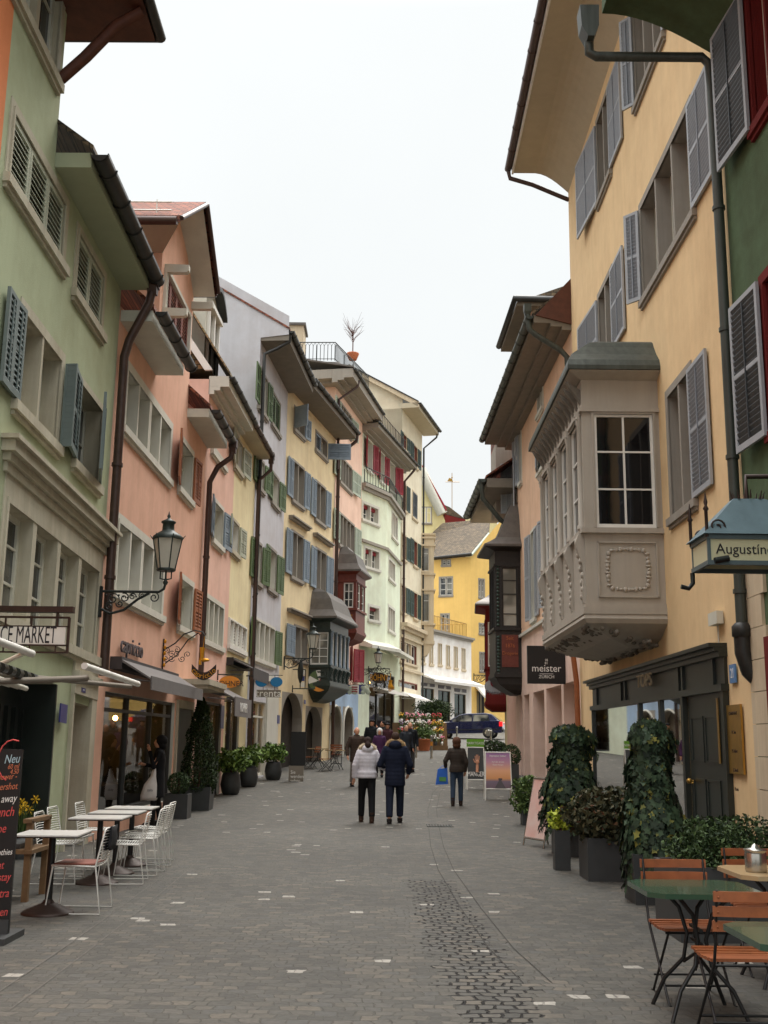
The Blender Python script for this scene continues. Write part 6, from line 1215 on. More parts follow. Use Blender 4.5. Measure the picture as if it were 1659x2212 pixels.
# red hanging oval sign
Y44 = 40.5*KY; pr = at(('M', 1030, 540), Y44); t = thing('white_oval_sign', 'grey white oval hanging sign partly behind the dark timber oriel', 'sign', tuple(pr)); e1 = at(('M', 1160, 540), Y44); e2 = at(('M', 1030, 632), Y44); oval(t, (pr.x, pr.z), e1.x-pr.x, pr.z-e2.z, Y44, 'sh_slate'); m = MB(); m.tube([(pr.x, Y44, pr.z+.5), (pr.x, Y44, pr.z+1.15), (5.5, Y44, pr.z+1.15)], .025, 5); m.build('bracket', 'iron', t, world=True)
text('lettering', 'Première', .28, 'text_gray', t, facing(Vector((pr.x+.05, Y44-.04, pr.z-.25)), (0, -1, 0)), .004, .8); m = MB(); scroll(m, (pr.x, Y44-.05, pr.z+.1), .2, .6, (1, 0, 0), (0, 0, 1), .03, 2); m.build('emblem', 'sh_red', t, world=True)
# Augustinergasse lantern box
Y = 11.2*KY; fl = at(('H', 1025, 1620), Y); xl = fl.x; zb_ = at(('H', 1030, 1640), Y).z; zt_ = at(('H', 1030, 1455), Y).z; xr = xl+1.75; Y2 = 11.8*KY; zc_ = at(('H', 1180, 1190), 11.5*KY).z; xc = at(('H', 1190, 1190), 11.5*KY).x
t = thing('street_name_lantern', 'blue roofed glass box lamp lettered Augustiner hanging over the lane at the right edge', 'sign', (xl, Y, zb_))
m = MB(); k = .035
for a0, a1, b0, b1 in ((xl, xl+k, Y, Y+k), (xr-k, xr, Y, Y+k), (xl, xl+k, Y2-k, Y2), (xr-k, xr, Y2-k, Y2)): m.box(a0, a1, b0, b1, zb_, zt_)
for zz_ in (zb_-.02, zt_-.02): m.box(xl-.01, xr+.01, Y-.01, Y+.03, zz_, zz_+.05); m.box(xl-.01, xr+.01, Y2-.03, Y2+.01, zz_, zz_+.05); m.box(xl-.01, xl+.03, Y+.031, Y2-.031, zz_, zz_+.05); m.box(xr-.03, xr+.01, Y+.031, Y2-.031, zz_, zz_+.05)
MT['lamp_frame'] = mat('lamp_frame', (88, 104, 108), .45, .1, .15, 6); m.build('frame', 'lamp_frame', t, world=True)
MT['lamp_roof'] = mat('lamp_roof', (104, 126, 134), .45, .1, .15, 4); MT['cream_glass'] = mat('cream_glass', (206, 204, 168), .3, 0, .04, 3)
m = MB(); m.hexa([(xl-.05, Y-.05, zt_+.035), (xr+.05, Y-.05, zt_+.035), (xr+.05, Y2+.05, zt_+.035), (xl-.05, Y2+.05, zt_+.035), (xc, Y+.24, zc_), (xc+.36, Y+.24, zc_), (xc+.36, Y2-.24, zc_), (xc, Y2-.24, zc_)]); m.build('roof', 'lamp_roof', t, world=True)
m = MB(); m.box(xl+k, xr-k, Y+.008, Y+.03, zb_+.03, zt_-.02); m.box(xl+.008, xl+.03, Y+k, Y2-k, zb_+.03, zt_-.02); m.box(xl+k, xr-k, Y2-.03, Y2-.01, zb_+.03, zt_-.02); m.build('glass_panel', 'cream_glass', t, world=True)
text('lettering', 'Augustíner', .165, 'text_black', t, facing(Vector((xl+.09, Y+.004, (zb_+zt_)/2+.01)), (0, -1, 0)), .003, .98, align='LEFT')
m = MB()
for i in range(8): a_ = math.pi/4*i; m.tube([(xc+.18+.17*math.cos(a_), Y+.3+.1*math.sin(a_), zc_), (xc+.18+.2*math.cos(a_), Y+.3+.12*math.sin(a_), zc_+.1)], .016, 5, r1=.003)
m.tube([(xc+.18, 11.5*KY, zc_), (xc+.18, 11.5*KY, zc_+.28), (5.0, 11.5*KY, zc_+.3)], .03, 8)
for (x_, y_) in ((xl, Y), (xl, Y2), (xr-.5, Y2)): m.lathe([(.02, 0), (.02, .3), (.035, .32), (.015, .36), (.025, .4), (.015, .44), (.003, .52)], (x_, y_, zt_), 8); scroll(m, (x_+.12, y_, zt_+.12), .09, 1.3, (1, 0, 0), (0, 0, 1), .012)
m.build('ironwork', 'brown_metal', t, world=True)
m = MB(); m.tube([(xl, Y2, zb_-.02), (xl, Y2, zb_-.14), (xl-.05, Y2, zb_-.2), (xl-.14, Y2, zb_-.18)], .028, 8); m.tube([(xr-.3, Y, zb_-.02), (xr-.3, Y, zb_-.2), (xr-.1, Y, zb_-.25)], .025, 8); m.tube([(xl+.06, Y-.03, zb_+.02), (xl+.22, Y-.03, zb_+.05)], .035, 8); m.build('hook', 'iron', t, world=True)
# small enamel plates
for W, a, b, mt, lab, tx in ((W1, ('3', 432, 1172), ('3', 470, 1318), 'enamel_blue', 'narrow blue enamel history plate on the green pillar', None), (W1, ('3', 580, 1058), ('3', 606, 1100), 'enamel_blue', 'small blue enamel house number above the green house door', '46'), (W4, ('K', 897, 905), ('K', 917, 985), 'enamel_blue', 'blue enamel plate left of the cream arches', None), (W3b, ('K', 378, 815), ('K', 398, 1030), 'enamel_blue', 'tall blue enamel plate beside the lit shop window', None), (W5, ('K', 1145, 765), ('K', 1158, 803), 'enamel_blue', 'tiny blue house number between the cream arches', None), (Wa, ('I', 1598, 1182), ('I', 1628, 1240), 'anthracite', 'small dark box low on the stone corner of the dark green house', None)):
    r = W.rc(a, b, .05); m = W.mb(); m.box(r[0], r[1], .045, .065, r[2], r[3]); o = m.build('wall_plate', mt); o['label'] = lab; o['category'] = 'plate'
    if tx: text('numeral', tx, (r[3]-r[2])*.6, 'text_white', o, W.mat((r[0]+r[1])/2, .068, (r[2]+r[3])/2), .002)
# ================================================================== street furniture
CG = 'white wire chairs on the cafe terrace'; TG = 'white bistro tables on the cafe terrace'
def wire_chair():
    t = thing('wire_chair', 'white wire chair', 'chair', (0, 0, 0)); r = .007; w_ = .235          # faces +x, back at -x
    for s in (-1, 1): y = s*w_; m = MB(); m.tube([(-.2, y, .43), (-.27, y*1.02, .01), (.25, y*1.02, .01), (.2, y, .43)], r*1.25, 6); m.build('sled_leg', 'wire_white', t)
    m = MB(); m.tube([(-.2, -w_, .43), (.21, -w_, .44), (.23, 0, .445), (.21, w_, .44), (-.2, w_, .43)], r*1.2, 6)
    for i in range(15): x = -.19+.4*i/14; m.tube([(x, -w_, .435), (x, -w_*.5, .425), (x, w_*.5, .425), (x, w_, .435)], r*.7, 4)
    m.tube([(-.2, 0, .422), (.22, 0, .43)], r*.7, 4); m.build('seat', 'wire_white', t)
    m = MB(); m.tube([(-.2, -w_, .43), (-.23, -w_*.98, .58), (-.262, -w_*.88, .75), (-.268, -w_*.78, .77), (-.268, w_*.78, .77), (-.262, w_*.88, .75), (-.23, w_*.98, .58), (-.2, w_, .43)], r*1.2, 6)
    for i in range(12): f = (i+.6)/12; z = .44+.32*f; x = -.2-.066*f; ww = w_*(1-.14*f); m.tube([(x, -ww, z), (x-.03, 0, z), (x, ww, z)], r*.7, 4)
    m.build('backrest', 'wire_white', t); return t
def bistro(w_=.6, d=.62):
    t = thing('bistro_table', 'white bistro table', 'table', (0, 0, 0)); m = MB(); m.box(-w_/2, w_/2, -d/2, d/2, .715, .728); m.build('tabletop', 'table_white', t)
    m = MB(); m.box(-w_/2+.004, w_/2-.004, -d/2+.004, d/2-.004, .703, .7145); m.box(-.12, .12, -.12, .12, .69, .7028); m.build('top_edge', 'brown_metal', t)
    m = MB(); m.lathe([(.035, .1), (.032, .69)], (0, 0, 0), 12); m.build('column', 'black', t)
    m = MB(); pr = [(.24, 0), (.24, .015)]
    for i in range(6): r_ = .235-.033*i; pr += [(r_, .018+.014*i), (r_-.012, .03+.014*i)]
    pr += [(.045, .12), (.035, .13)]; m.lathe(pr, (0, 0, 0), 24); m.build('base', 'brown_metal', t); return t
tb = bistro(); tb.location = (-3.1, 10.05*KY, 0); tb.rotation_euler = (0, 0, .05); tb['label'] = 'white topped bistro table nearest to the camera on the cafe terrace'; tb['group'] = TG
for (x, y, l) in ((-3.2, 12.1, 'second white bistro table from the camera, in the cafe row'), (-3.22, 12.95, 'third white bistro table from the camera, behind another top'), (-3.24, 13.8, 'farthest white bistro table, next to the woman in black')): dup(tb, None, (x, y*KY, 0), .03, l)
wc = wire_chair(); ang0 = math.pi
place(wc, (-2.86, 10.2*KY, 0), math.pi); wc['label'] = 'nearest white wire chair with a brown leather pad'; wc['group'] = CG
ch = [((-2.94, 12.2, 0), math.pi+.1, 'white wire chair at the lane side of the second table'), ((-2.92, 12.95, 0), math.pi, 'white wire chair at the lane side of the third table'), ((-2.98, 13.55, 0), math.pi-.1, 'white wire chair at the lane side, last but one from the camera'), ((-3.06, 14.2, 0), math.pi, 'white wire chair at the lane side farthest from the camera'),
 ((-3.66, 12.15, 0), .05, 'white wire chair on the wall side behind the nearest table'), ((-3.78, 13.0, 0), 0, 'white wire chair on the wall side of the third table'), ((-3.72, 13.95, 0), 0, 'white wire chair on the wall side farthest from the camera')]
for p, a, l in ch: dup(wc, None, (p[0], p[1]*KY, 0), a, l)
m = MB(); m.box(-.18, .2, -.2, .2, .442, .455); pd = m.build('seat_pad', 'sh_redbrown', wc)
jacket = MB()
grid = []
cloth_rng = random.Random(8)
for i in range(9):
    for j in range(7):
        side = -.268 + (.035 if i < 4 else -.035)
        across = -.13 + .26 * j / 6
        height = .79 - abs(i / 8 - .5) * .44
        grid.append((side + cloth_rng.uniform(-.008, .008), across, height + cloth_rng.uniform(-.006, .006)))
quads = [(i * 7 + j, i * 7 + j + 1, i * 7 + j + 8, i * 7 + j + 7) for i in range(8) for j in range(6)]
jacket.add(grid, quads, True)
MT['black_cloth'] = mat('black_cloth', (24, 24, 27), .9, 0, .2, 12)
garment = jacket.build('folded_jacket', 'black_cloth')
garment.location = wc.location
garment.rotation_euler = wc.rotation_euler
tag(garment, 'black garment hung over the back of the nearest wire chair', 'jacket')
thick = garment.modifiers.new('thickness', 'SOLIDIFY')
thick.thickness = .02
# wooden stool with daffodils
bl = gr(('N', 210, 1462)); t = thing('wooden_bench', 'rustic wooden bench with a dark seat pad beside the chalkboard', 'bench', (bl.x-.5, bl.y+.15, 0)); MT['wood'] = mat('wood', (118, 92, 62), .7, 0, .2, 9)
for x in (-.5, .5):
    for y in (-.18, .4): m = MB(); m.box(x-.03, x+.03, y, y+.06, 0, .78 if x > 0 else .5); m.build('leg', 'wood', t)
m = MB(); m.box(-.55, .55, -.2, .48, .46, .5); m.box(.44, .53, -.2, .48, .76, .8); m.build('seat', 'wood', t); m = MB(); m.box(-.45, .4, -.12, .4, .505, .55); m.build('cushion', 'anthracite', t)
# chalkboard
br_ = gr(('N', 70, 1790)); Yb_ = br_.y; xr = br_.x; zt_ = at(('N', 240, 145), Yb_).z
t = thing('chalkboard', 'tall black chalkboard with coloured handwriting at the left edge', 'board', (xr-.35, Yb_, 0))
def bz(y): return at(('N', 150, y), Yb_).z
m = MB(); m.box(xr-.72, xr, Yb_-.015, Yb_+.015, .06, zt_); m.build('board', 'black', t, world=True); m = MB(); m.box(xr-.1, xr+.05, Yb_-.25, Yb_+.25, 0, .05); m.box(xr-.7, xr-.55, Yb_-.25, Yb_+.25, 0, .05); m.box(xr-.72, xr-.003, Yb_-.03, Yb_+.03, .05, .16); m.build('foot', 'anthracite', t, world=True)
MT['chalk_red'] = mat('chalk_red', (210, 84, 80), .9); MT['chalk_orange'] = mat('chalk_orange', (206, 120, 84), .9); MT['chalk_blue'] = mat('chalk_blue', (170, 196, 204), .9)
for s, x, y, sz, mt in (('Neu', 190, 225, .15, 'chalk_blue'), ('60 ml', 228, 290, .085, 'chalk_orange'), ('4.50', 222, 335, .085, 'chalk_orange'), ('power -', 150, 375, .1, 'chalk_orange'), ('Ingwershot', 205, 460, .115, 'chalk_orange'), ('Take away', 160, 565, .13, 'text_white'), ('Lunch', 125, 680, .16, 'chalk_red'), ('Suppe', 55, 825, .15, 'chalk_red'), ('Smoothies', 135, 1025, .1, 'text_white'), ('Salat', 35, 1140, .13, 'chalk_red'), ('to stay', 105, 1240, .13, 'chalk_red'), ('Extra', 80, 1380, .14, 'chalk_red'), ('neben', 88, 1540, .14, 'chalk_red')):
    px = at(('N', x, y), Yb_); text('chalk_writing', s, sz*.68, mt, t, facing(Vector((min(px.x, xr-.02), Yb_-.017, px.z)), (0, -1, 0), (-.08, 0, 1)), .001, .72, shear=.35, align='RIGHT')
m = MB(); pc = at(('N', 110, 240), Yb_); m.tube([(pc.x+.12*math.cos(a_*.4+1.2), Yb_-.018, pc.z+.17*math.sin(a_*.4+1.2)) for a_ in range(9)], .006, 4); m.build('chalk_arc', 'chalk_red', t, world=True)
# ---------------------------------------------------------------- green tables, slatted folding chairs
MT['table_green'] = mat('table_green', (46, 74, 56), .22, 0, .1, 3, coat=.3); MT['slat'] = mat('slat', (142, 80, 44), .45, 0, .25, 10)
MT['tan_top'] = mat('tan_top', (170, 146, 108), .3, 0, .08, 4)
def garden_table(top='table_green'):
    t = thing('garden_table', 'green garden table', 'table', (0, 0, 0)); m = MB(); a, c = .36, .09
    m.prism([(-a+c, -a), (a-c, -a), (a, -a+c), (a, a-c), (a-c, a), (-a+c, a), (-a, a-c), (-a, -a+c)], .715, .745, 'c'); m.build('tabletop', top, t)
    for sx in (-1, 1):
        for sy in (-1, 1):
            m = MB(); m.tube([(sx*.16, sy*.2, .715), (sx*.06, sy*.16, .6), (sx*.025, sy*.12, .45), (sx*.05, sy*.13, .3), (sx*.16, sy*.19, .17), (sx*.23, sy*.24, .0)], .013, 7); m.build('leg', 'black', t)
    m = MB(); [m.tube([(0, -.12, z), (0, .12, z)], .012, 6) for z in (.5, .42)]; m.tube([(-.05, -.13, .28), (0, -.05, .34), (0, .05, .34), (-.05, .13, .28)], .01, 6); m.build('stretcher', 'black', t); return t
g1 = garden_table(); g1.location = (1.98, 6.72*KY, 0); g1['label'] = 'green table with cut corners standing in front of the planters'; g1['group'] = 'green garden tables'
dup(g1, None, (2.08, 5.12*KY, 0), .0, 'green table cut off by the lower right picture corner')
g3 = garden_table('tan_top'); g3.location = (2.85, 7.6*KY, 0); g3['label'] = 'table with tan top and a metal jar at the right edge'; g3['group'] = 'green garden tables'
def folding_chair():
    t = thing('folding_chair', 'slatted folding chair', 'chair', (0, 0, 0)); w_ = .21       # faces +y, back at -y
    m = MB()
    for i in range(7): y = -.17+.058*i; m.box(-w_-.01, w_+.01, y, y+.045, .445-.012*math.sin(math.pi*i/6), .462-.012*math.sin(math.pi*i/6))
    m.build('seat', 'slat', t)
    m = MB()
    for z in (.62, .7, .78): 
        n_ = 6; vs = []
        for i in range(n_+1): x = -w_-.02+(2*w_+.04)*i/n_; yy = -.255-(z-.6)*.25-.02*math.sin(math.pi*i/n_); vs += [(x, yy, z), (x, yy-.014, z), (x, yy-.014, z+.055), (x, yy, z+.055)]
        m.add(vs, [(4*i+k, 4*i+(k+1) % 4, 4*i+4+(k+1) % 4, 4*i+4+k) for i in range(n_) for k in range(4)]+[(0, 1, 2, 3), tuple(range(len(vs)-4, len(vs)))])
    for z in (.645, .725, .805):
        for x in (-w_+.005, w_-.005): m.ball((x, -.27-(z-.6)*.25, z), .006, 5)
    m.build('backrest', 'slat', t)
    for s in (-1, 1):
        m = MB(); m.tube([(s*w_, -.31, .84), (s*w_, -.24, .55), (s*w_, -.2, .44), (s*w_, .22, .0), (s*w_, .25, .0)], .009, 6); m.build('leg', 'black', t)
        m = MB(); m.tube([(s*(w_-.02), .2, .44), (s*(w_-.02), -.22, .0), (s*(w_-.02), -.25, 0)], .009, 6); m.build('leg', 'black', t)
    m = MB(); m.tube([(-w_, .13, .1), (w_, .13, .1)], .008, 5); m.tube([(-w_, -.12, .12), (w_, -.12, .12)], .008, 5); m.tube([(-w_, -.19, .43), (w_, -.19, .43)], .008, 5); m.tube([(-w_, .19, .43), (w_, .19, .43)], .008, 5); m.build('stretcher', 'black', t); return t
FG = 'wooden slatted folding chairs'
fc = folding_chair(); place(fc, (2.05, 7.12*KY, 0), math.pi+.03); fc['label'] = 'slatted folding chair facing the camera behind the green table'; fc['group'] = FG
dup(fc, None, (2.06, 6.15*KY, 0), .0, 'slatted folding chair seen from behind between the two green tables'); dup(fc, None, (2.88, 7.95*KY, 0), math.pi, 'slatted folding chair at the tan table by the right edge')
m = MB(); m.lathe([(.0, .745), (.07, .745), (.075, .76), (.075, .87), (.07, .885), (.08, .89), (.08, .9), (.03, .91), (.02, .93), (.0, .94)], (2.66, 7.52*KY, 0), 16); MT['steel'] = mat('steel', (176, 172, 164), .25, .9, .1, 5); o = m.build('metal_jar', 'steel'); tag(o, 'small steel sugar jar on the tan table', 'jar')
# cafe chairs and tables far left
fcs = ((('K', 1200, 1405), 1.2, 'left'), (('K', 1345, 1425), 1.4, 'middle'), (('K', 1440, 1380), 0, 'right'))
for i, (a, rz, s) in enumerate(fcs): p = gr(a); dup(fc, None, tuple(p), rz, s+' one of three slatted chairs outside the cream arches')
for i, (a, s) in enumerate(((('K', 1260, 1400), 'near the first cream arch'), (('K', 1430, 1420), 'beside the light blue arches'))): p = gr(a); g_ = dup(g3, None, tuple(p+Vector((0, .6, 0))), .3, 'small wooden terrace table '+s); g_['group'] = 'terrace tables far down the lane'
# ---------------------------------------------------------------- stand-up signs
a, b = gr(('K', 1000, 1517)), gr(('K', 1135, 1520)); Y = a.y; t = thing('sign_stele', 'tall black and taupe stele reading Sie werden sehen', 'sign', (a.x, Y, a.z)); zm = at(('K', 1000, 1372), Y).z; zt_ = at(('K', 1000, 1058), Y).z
m = MB(); m.box(a.x, b.x, Y, Y+.12, a.z, zm); m.build('foot_panel', 'soffit_gray', t, world=True); m = MB(); m.box(a.x+.05, b.x+.05, Y+.01, Y+.11, zm+.002, zt_); m.build('panel', 'black', t, world=True)
for i, s in enumerate(('Sie', 'werden', 'sehen.')): text('lettering', s, .15, 'text_white', t, facing(Vector((a.x+.06, Y-.004, zm-.2-.13*i)), (0, -1, 0)), .003, .9, align='LEFT')
def aboard(name, lab, a, b, top, mt, frame='white', lean=.18, inner=None, legs=.12, rz=0):
    """a, b: foot pixels left and right; top: pixel of the top edge"""
    A, B = gr(a), gr(b); Y = (A.y+B.y)/2; A.y = B.y = Y; A.z = B.z = gz(Y); H_ = at(top, Y+lean).z-A.z; d = B.x-A.x
    t = thing(name, lab, 'sign', ((A.x+B.x)/2, Y, A.z), rz); w_ = d/2
    def Pt(x, z, o=0): return (x, lean*z/H_+o, z)
    m = MB(); ft = .02
    for s in (-1, 1): m.tube([(s*w_, 0, 0), (s*w_*.93, lean, H_)], .018, 6); m.tube([(s*w_, 2*lean+.05, 0), (s*w_*.93, lean+.02, H_)], .018, 6)
    z0 = H_*legs; m.tube([Pt(-w_*.98, z0), Pt(w_*.98, z0)], .018, 6); m.tube([Pt(-w_*.93, H_), Pt(w_*.93, H_)], .018, 6); m.build('frame', frame, t)
    m = MB(); m.hexa([Pt(-w_*.95, z0+.015, -.008), Pt(w_*.95, z0+.015, -.008), Pt(w_*.91, H_-.015, -.008), Pt(-w_*.91, H_-.015, -.008), Pt(-w_*.95, z0+.015, .008), Pt(w_*.95, z0+.015, .008), Pt(w_*.91, H_-.015, .008), Pt(-w_*.91, H_-.015, .008)])
    p = m.build('poster', mt, t)
    m = MB(); m.hexa([(-w_*.95, 2*lean-.0, z0), (w_*.95, 2*lean, z0), (w_*.91, lean+.03, H_-.02), (-w_*.91, lean+.03, H_-.02), (-w_*.95, 2*lean+.01, z0), (w_*.95, 2*lean+.01, z0), (w_*.91, lean+.04, H_-.02), (-w_*.91, lean+.04, H_-.02)]); m.build('back_panel', frame, t)
    return t, w_, H_, Pt
m_, n, l, bs = nodes('sunset_poster'); tcx = n.new('ShaderNodeTexCoord'); sz_ = n.new('ShaderNodeSeparateXYZ'); l.new(tcx.outputs['Generated'], sz_.inputs[0]); rp_ = n.new('ShaderNodeValToRGB'); l.new(sz_.outputs['Z'], rp_.inputs[0]); E_ = rp_.color_ramp.elements
E_[0].position = 0; E_[0].color = lin((112, 92, 100)); E_[1].position = 1; E_[1].color = lin((150, 112, 160))
for p_, c_ in ((.2, (120, 104, 120)), (.28, (214, 150, 96)), (.5, (228, 170, 130)), (.75, (190, 140, 160))): x_ = E_.new(p_); x_.color = lin(c_)
l.new(rp_.outputs[0], bs.inputs['Base Color']); bs.inputs['Roughness'].default_value = .35; MT['sunset'] = m_
t, w_, H_, Pt = aboard('poster_stand', 'white A-frame with a pink and orange sunset jetty poster', ('M', 918, 1945), ('M', 1235, 1940), ('M', 1020, 1350), 'sunset', legs=.235)
m = MB(); m.prism([(-w_*.3, H_*.25), (w_*.55, H_*.25), (w_*.2, H_*.42), (w_*.05, H_*.42)], -.003, .003); m.v = [v+Vector((0, .18*v.z/H_-.014, 0)) for v in m.v]; m.box(0, w_*.28, .18*.44-.02, .18*.44-.012, H_*.42, H_*.46); m.build('printed_jetty', 'text_gray', t)
for s, zf, sz in (('PREMIERE EVENT', .92, .06), ('Auf den ersten', .8, .055), ('Event freuen', .74, .055)): text('lettering', s, sz, 'text_white', t, facing(Vector(Pt(0, H_*zf, -.012)), (0, -1, .2)), .001, 1, world=False)
t, w_, H_, Pt = aboard('poster_stand', 'dark A-frame poster of a raised hand with MANGER lettering and green header', ('M', 690, 1815), ('M', 905, 1815), ('M', 800, 1290), 'anthracite', legs=.24)
m = MB(); m.box(-w_, w_, .17, .19, H_+.02, H_*1.2); hd_ = m.build('header', 'lf_lime', t); hd_.data.materials[0] = mat('header_green', (104, 160, 40), .5); text('lettering', 'MARKTGASSE', .1, 'text_white', t, facing(Vector((0, .165, H_*1.1)), (0, -1, 0)), .001, .9, world=False)
MT['skin'] = mat('skin', (206, 150, 120), .6, 0, .06, 8); hx = w_*.15
m = MB(); m.tube([Pt(hx, H_*.42, -.014), Pt(hx+.01, H_*.6, -.014)], .045, 6); m.ball(Pt(hx+.01, H_*.66, -.01), (.07, .012, .07), 8)
for k in range(4): m.tube([Pt(hx-.045+.035*k, H_*.7, -.012), Pt(hx-.055+.04*k, H_*(.8+.03*(k in (1, 2))), -.012)], .014, 5)
m.tube([Pt(hx-.06, H_*.64, -.012), Pt(hx-.11, H_*.73, -.012)], .014, 5); m.build('printed_hand', 'skin', t); text('lettering', 'MANGER', .2, 'text_white', t, facing(Vector(Pt(0, H_*.37, -.012)), (0, -1, .2)), .001, .62, world=False)
# near leaning stand, seen edge-on
fa = gr(('I', 200, 1279)); t = thing('poster_stand', 'pale pink poster stand leaning beside the ivy, seen almost edge-on', 'sign', (fa.x+.22, fa.y+.25, 0), R(-66)); MT['pinkposter'] = mat('pinkposter', (226, 206, 196), .4, 0, .05, 1.6, c2=lin((216, 160, 148)))
m = MB()
for s in (-1, 1): m.tube([(s*.3, -.22, 0), (s*.29, 0, 1.05)], .014, 6); m.tube([(s*.3, .25, 0), (s*.29, .02, 1.05)], .014, 6)
m.tube([(-.3, -.2, .12), (.3, -.2, .12)], .014, 6); m.tube([(-.29, 0, 1.05), (.29, 0, 1.05)], .018, 6); m.build('frame', 'steel', t)
m = MB(); m.hexa([(-.29, -.2, .14), (.29, -.2, .14), (.28, -.005, 1.04), (-.28, -.005, 1.04), (-.29, -.19, .14), (.29, -.19, .14), (.28, .005, 1.04), (-.28, .005, 1.04)]); m.build('poster', 'pinkposter', t)
# ---------------------------------------------------------------- bollards, gully grate
m = MB(); m.lathe([(.06, 0), (.055, .04), (.05, .06), (.05, .9), (.06, .92), (.06, .97), (.03, 1.0)], (0, 0, 0), 10); bo = m.build('bollard', 'steel'); BG = 'steel bollards across the lane end'
for i, (a, lab) in enumerate(((('M', 248, 1425), 'steel bollard with an orange band in front of the flower stall'), (('M', 60, 1415), 'steel bollard left of the flower stall'), (('M', 560, 1255), 'steel bollard in front of the dark blue car'), (('M', 980, 1320), 'steel bollard behind the green headed poster stand'))):
    p = gr(a); o = bo if i == 0 else dup(bo); o.location = p; tag(o, lab, 'bollard', BG)
m = MB(); m.lathe([(.054, .55), (.054, .72)], (0, 0, 0), 10); m.build('orange_band', 'orange_sign', bo)
p = gr(('V', 951, 1785)); m = MB()
for i in range(9): m.box(-.25+.056*i, -.225+.056*i, -.2, .2, 0, .012)
m.box(-.27, .25, -.22, -.2, 0, .012); m.box(-.27, .25, .2, .22, 0, .012); o = m.build('drain_grate', 'iron'); o.location = (p.x, p.y, p.z+.002); tag(o, 'iron drain grate let into the paving', 'grate')
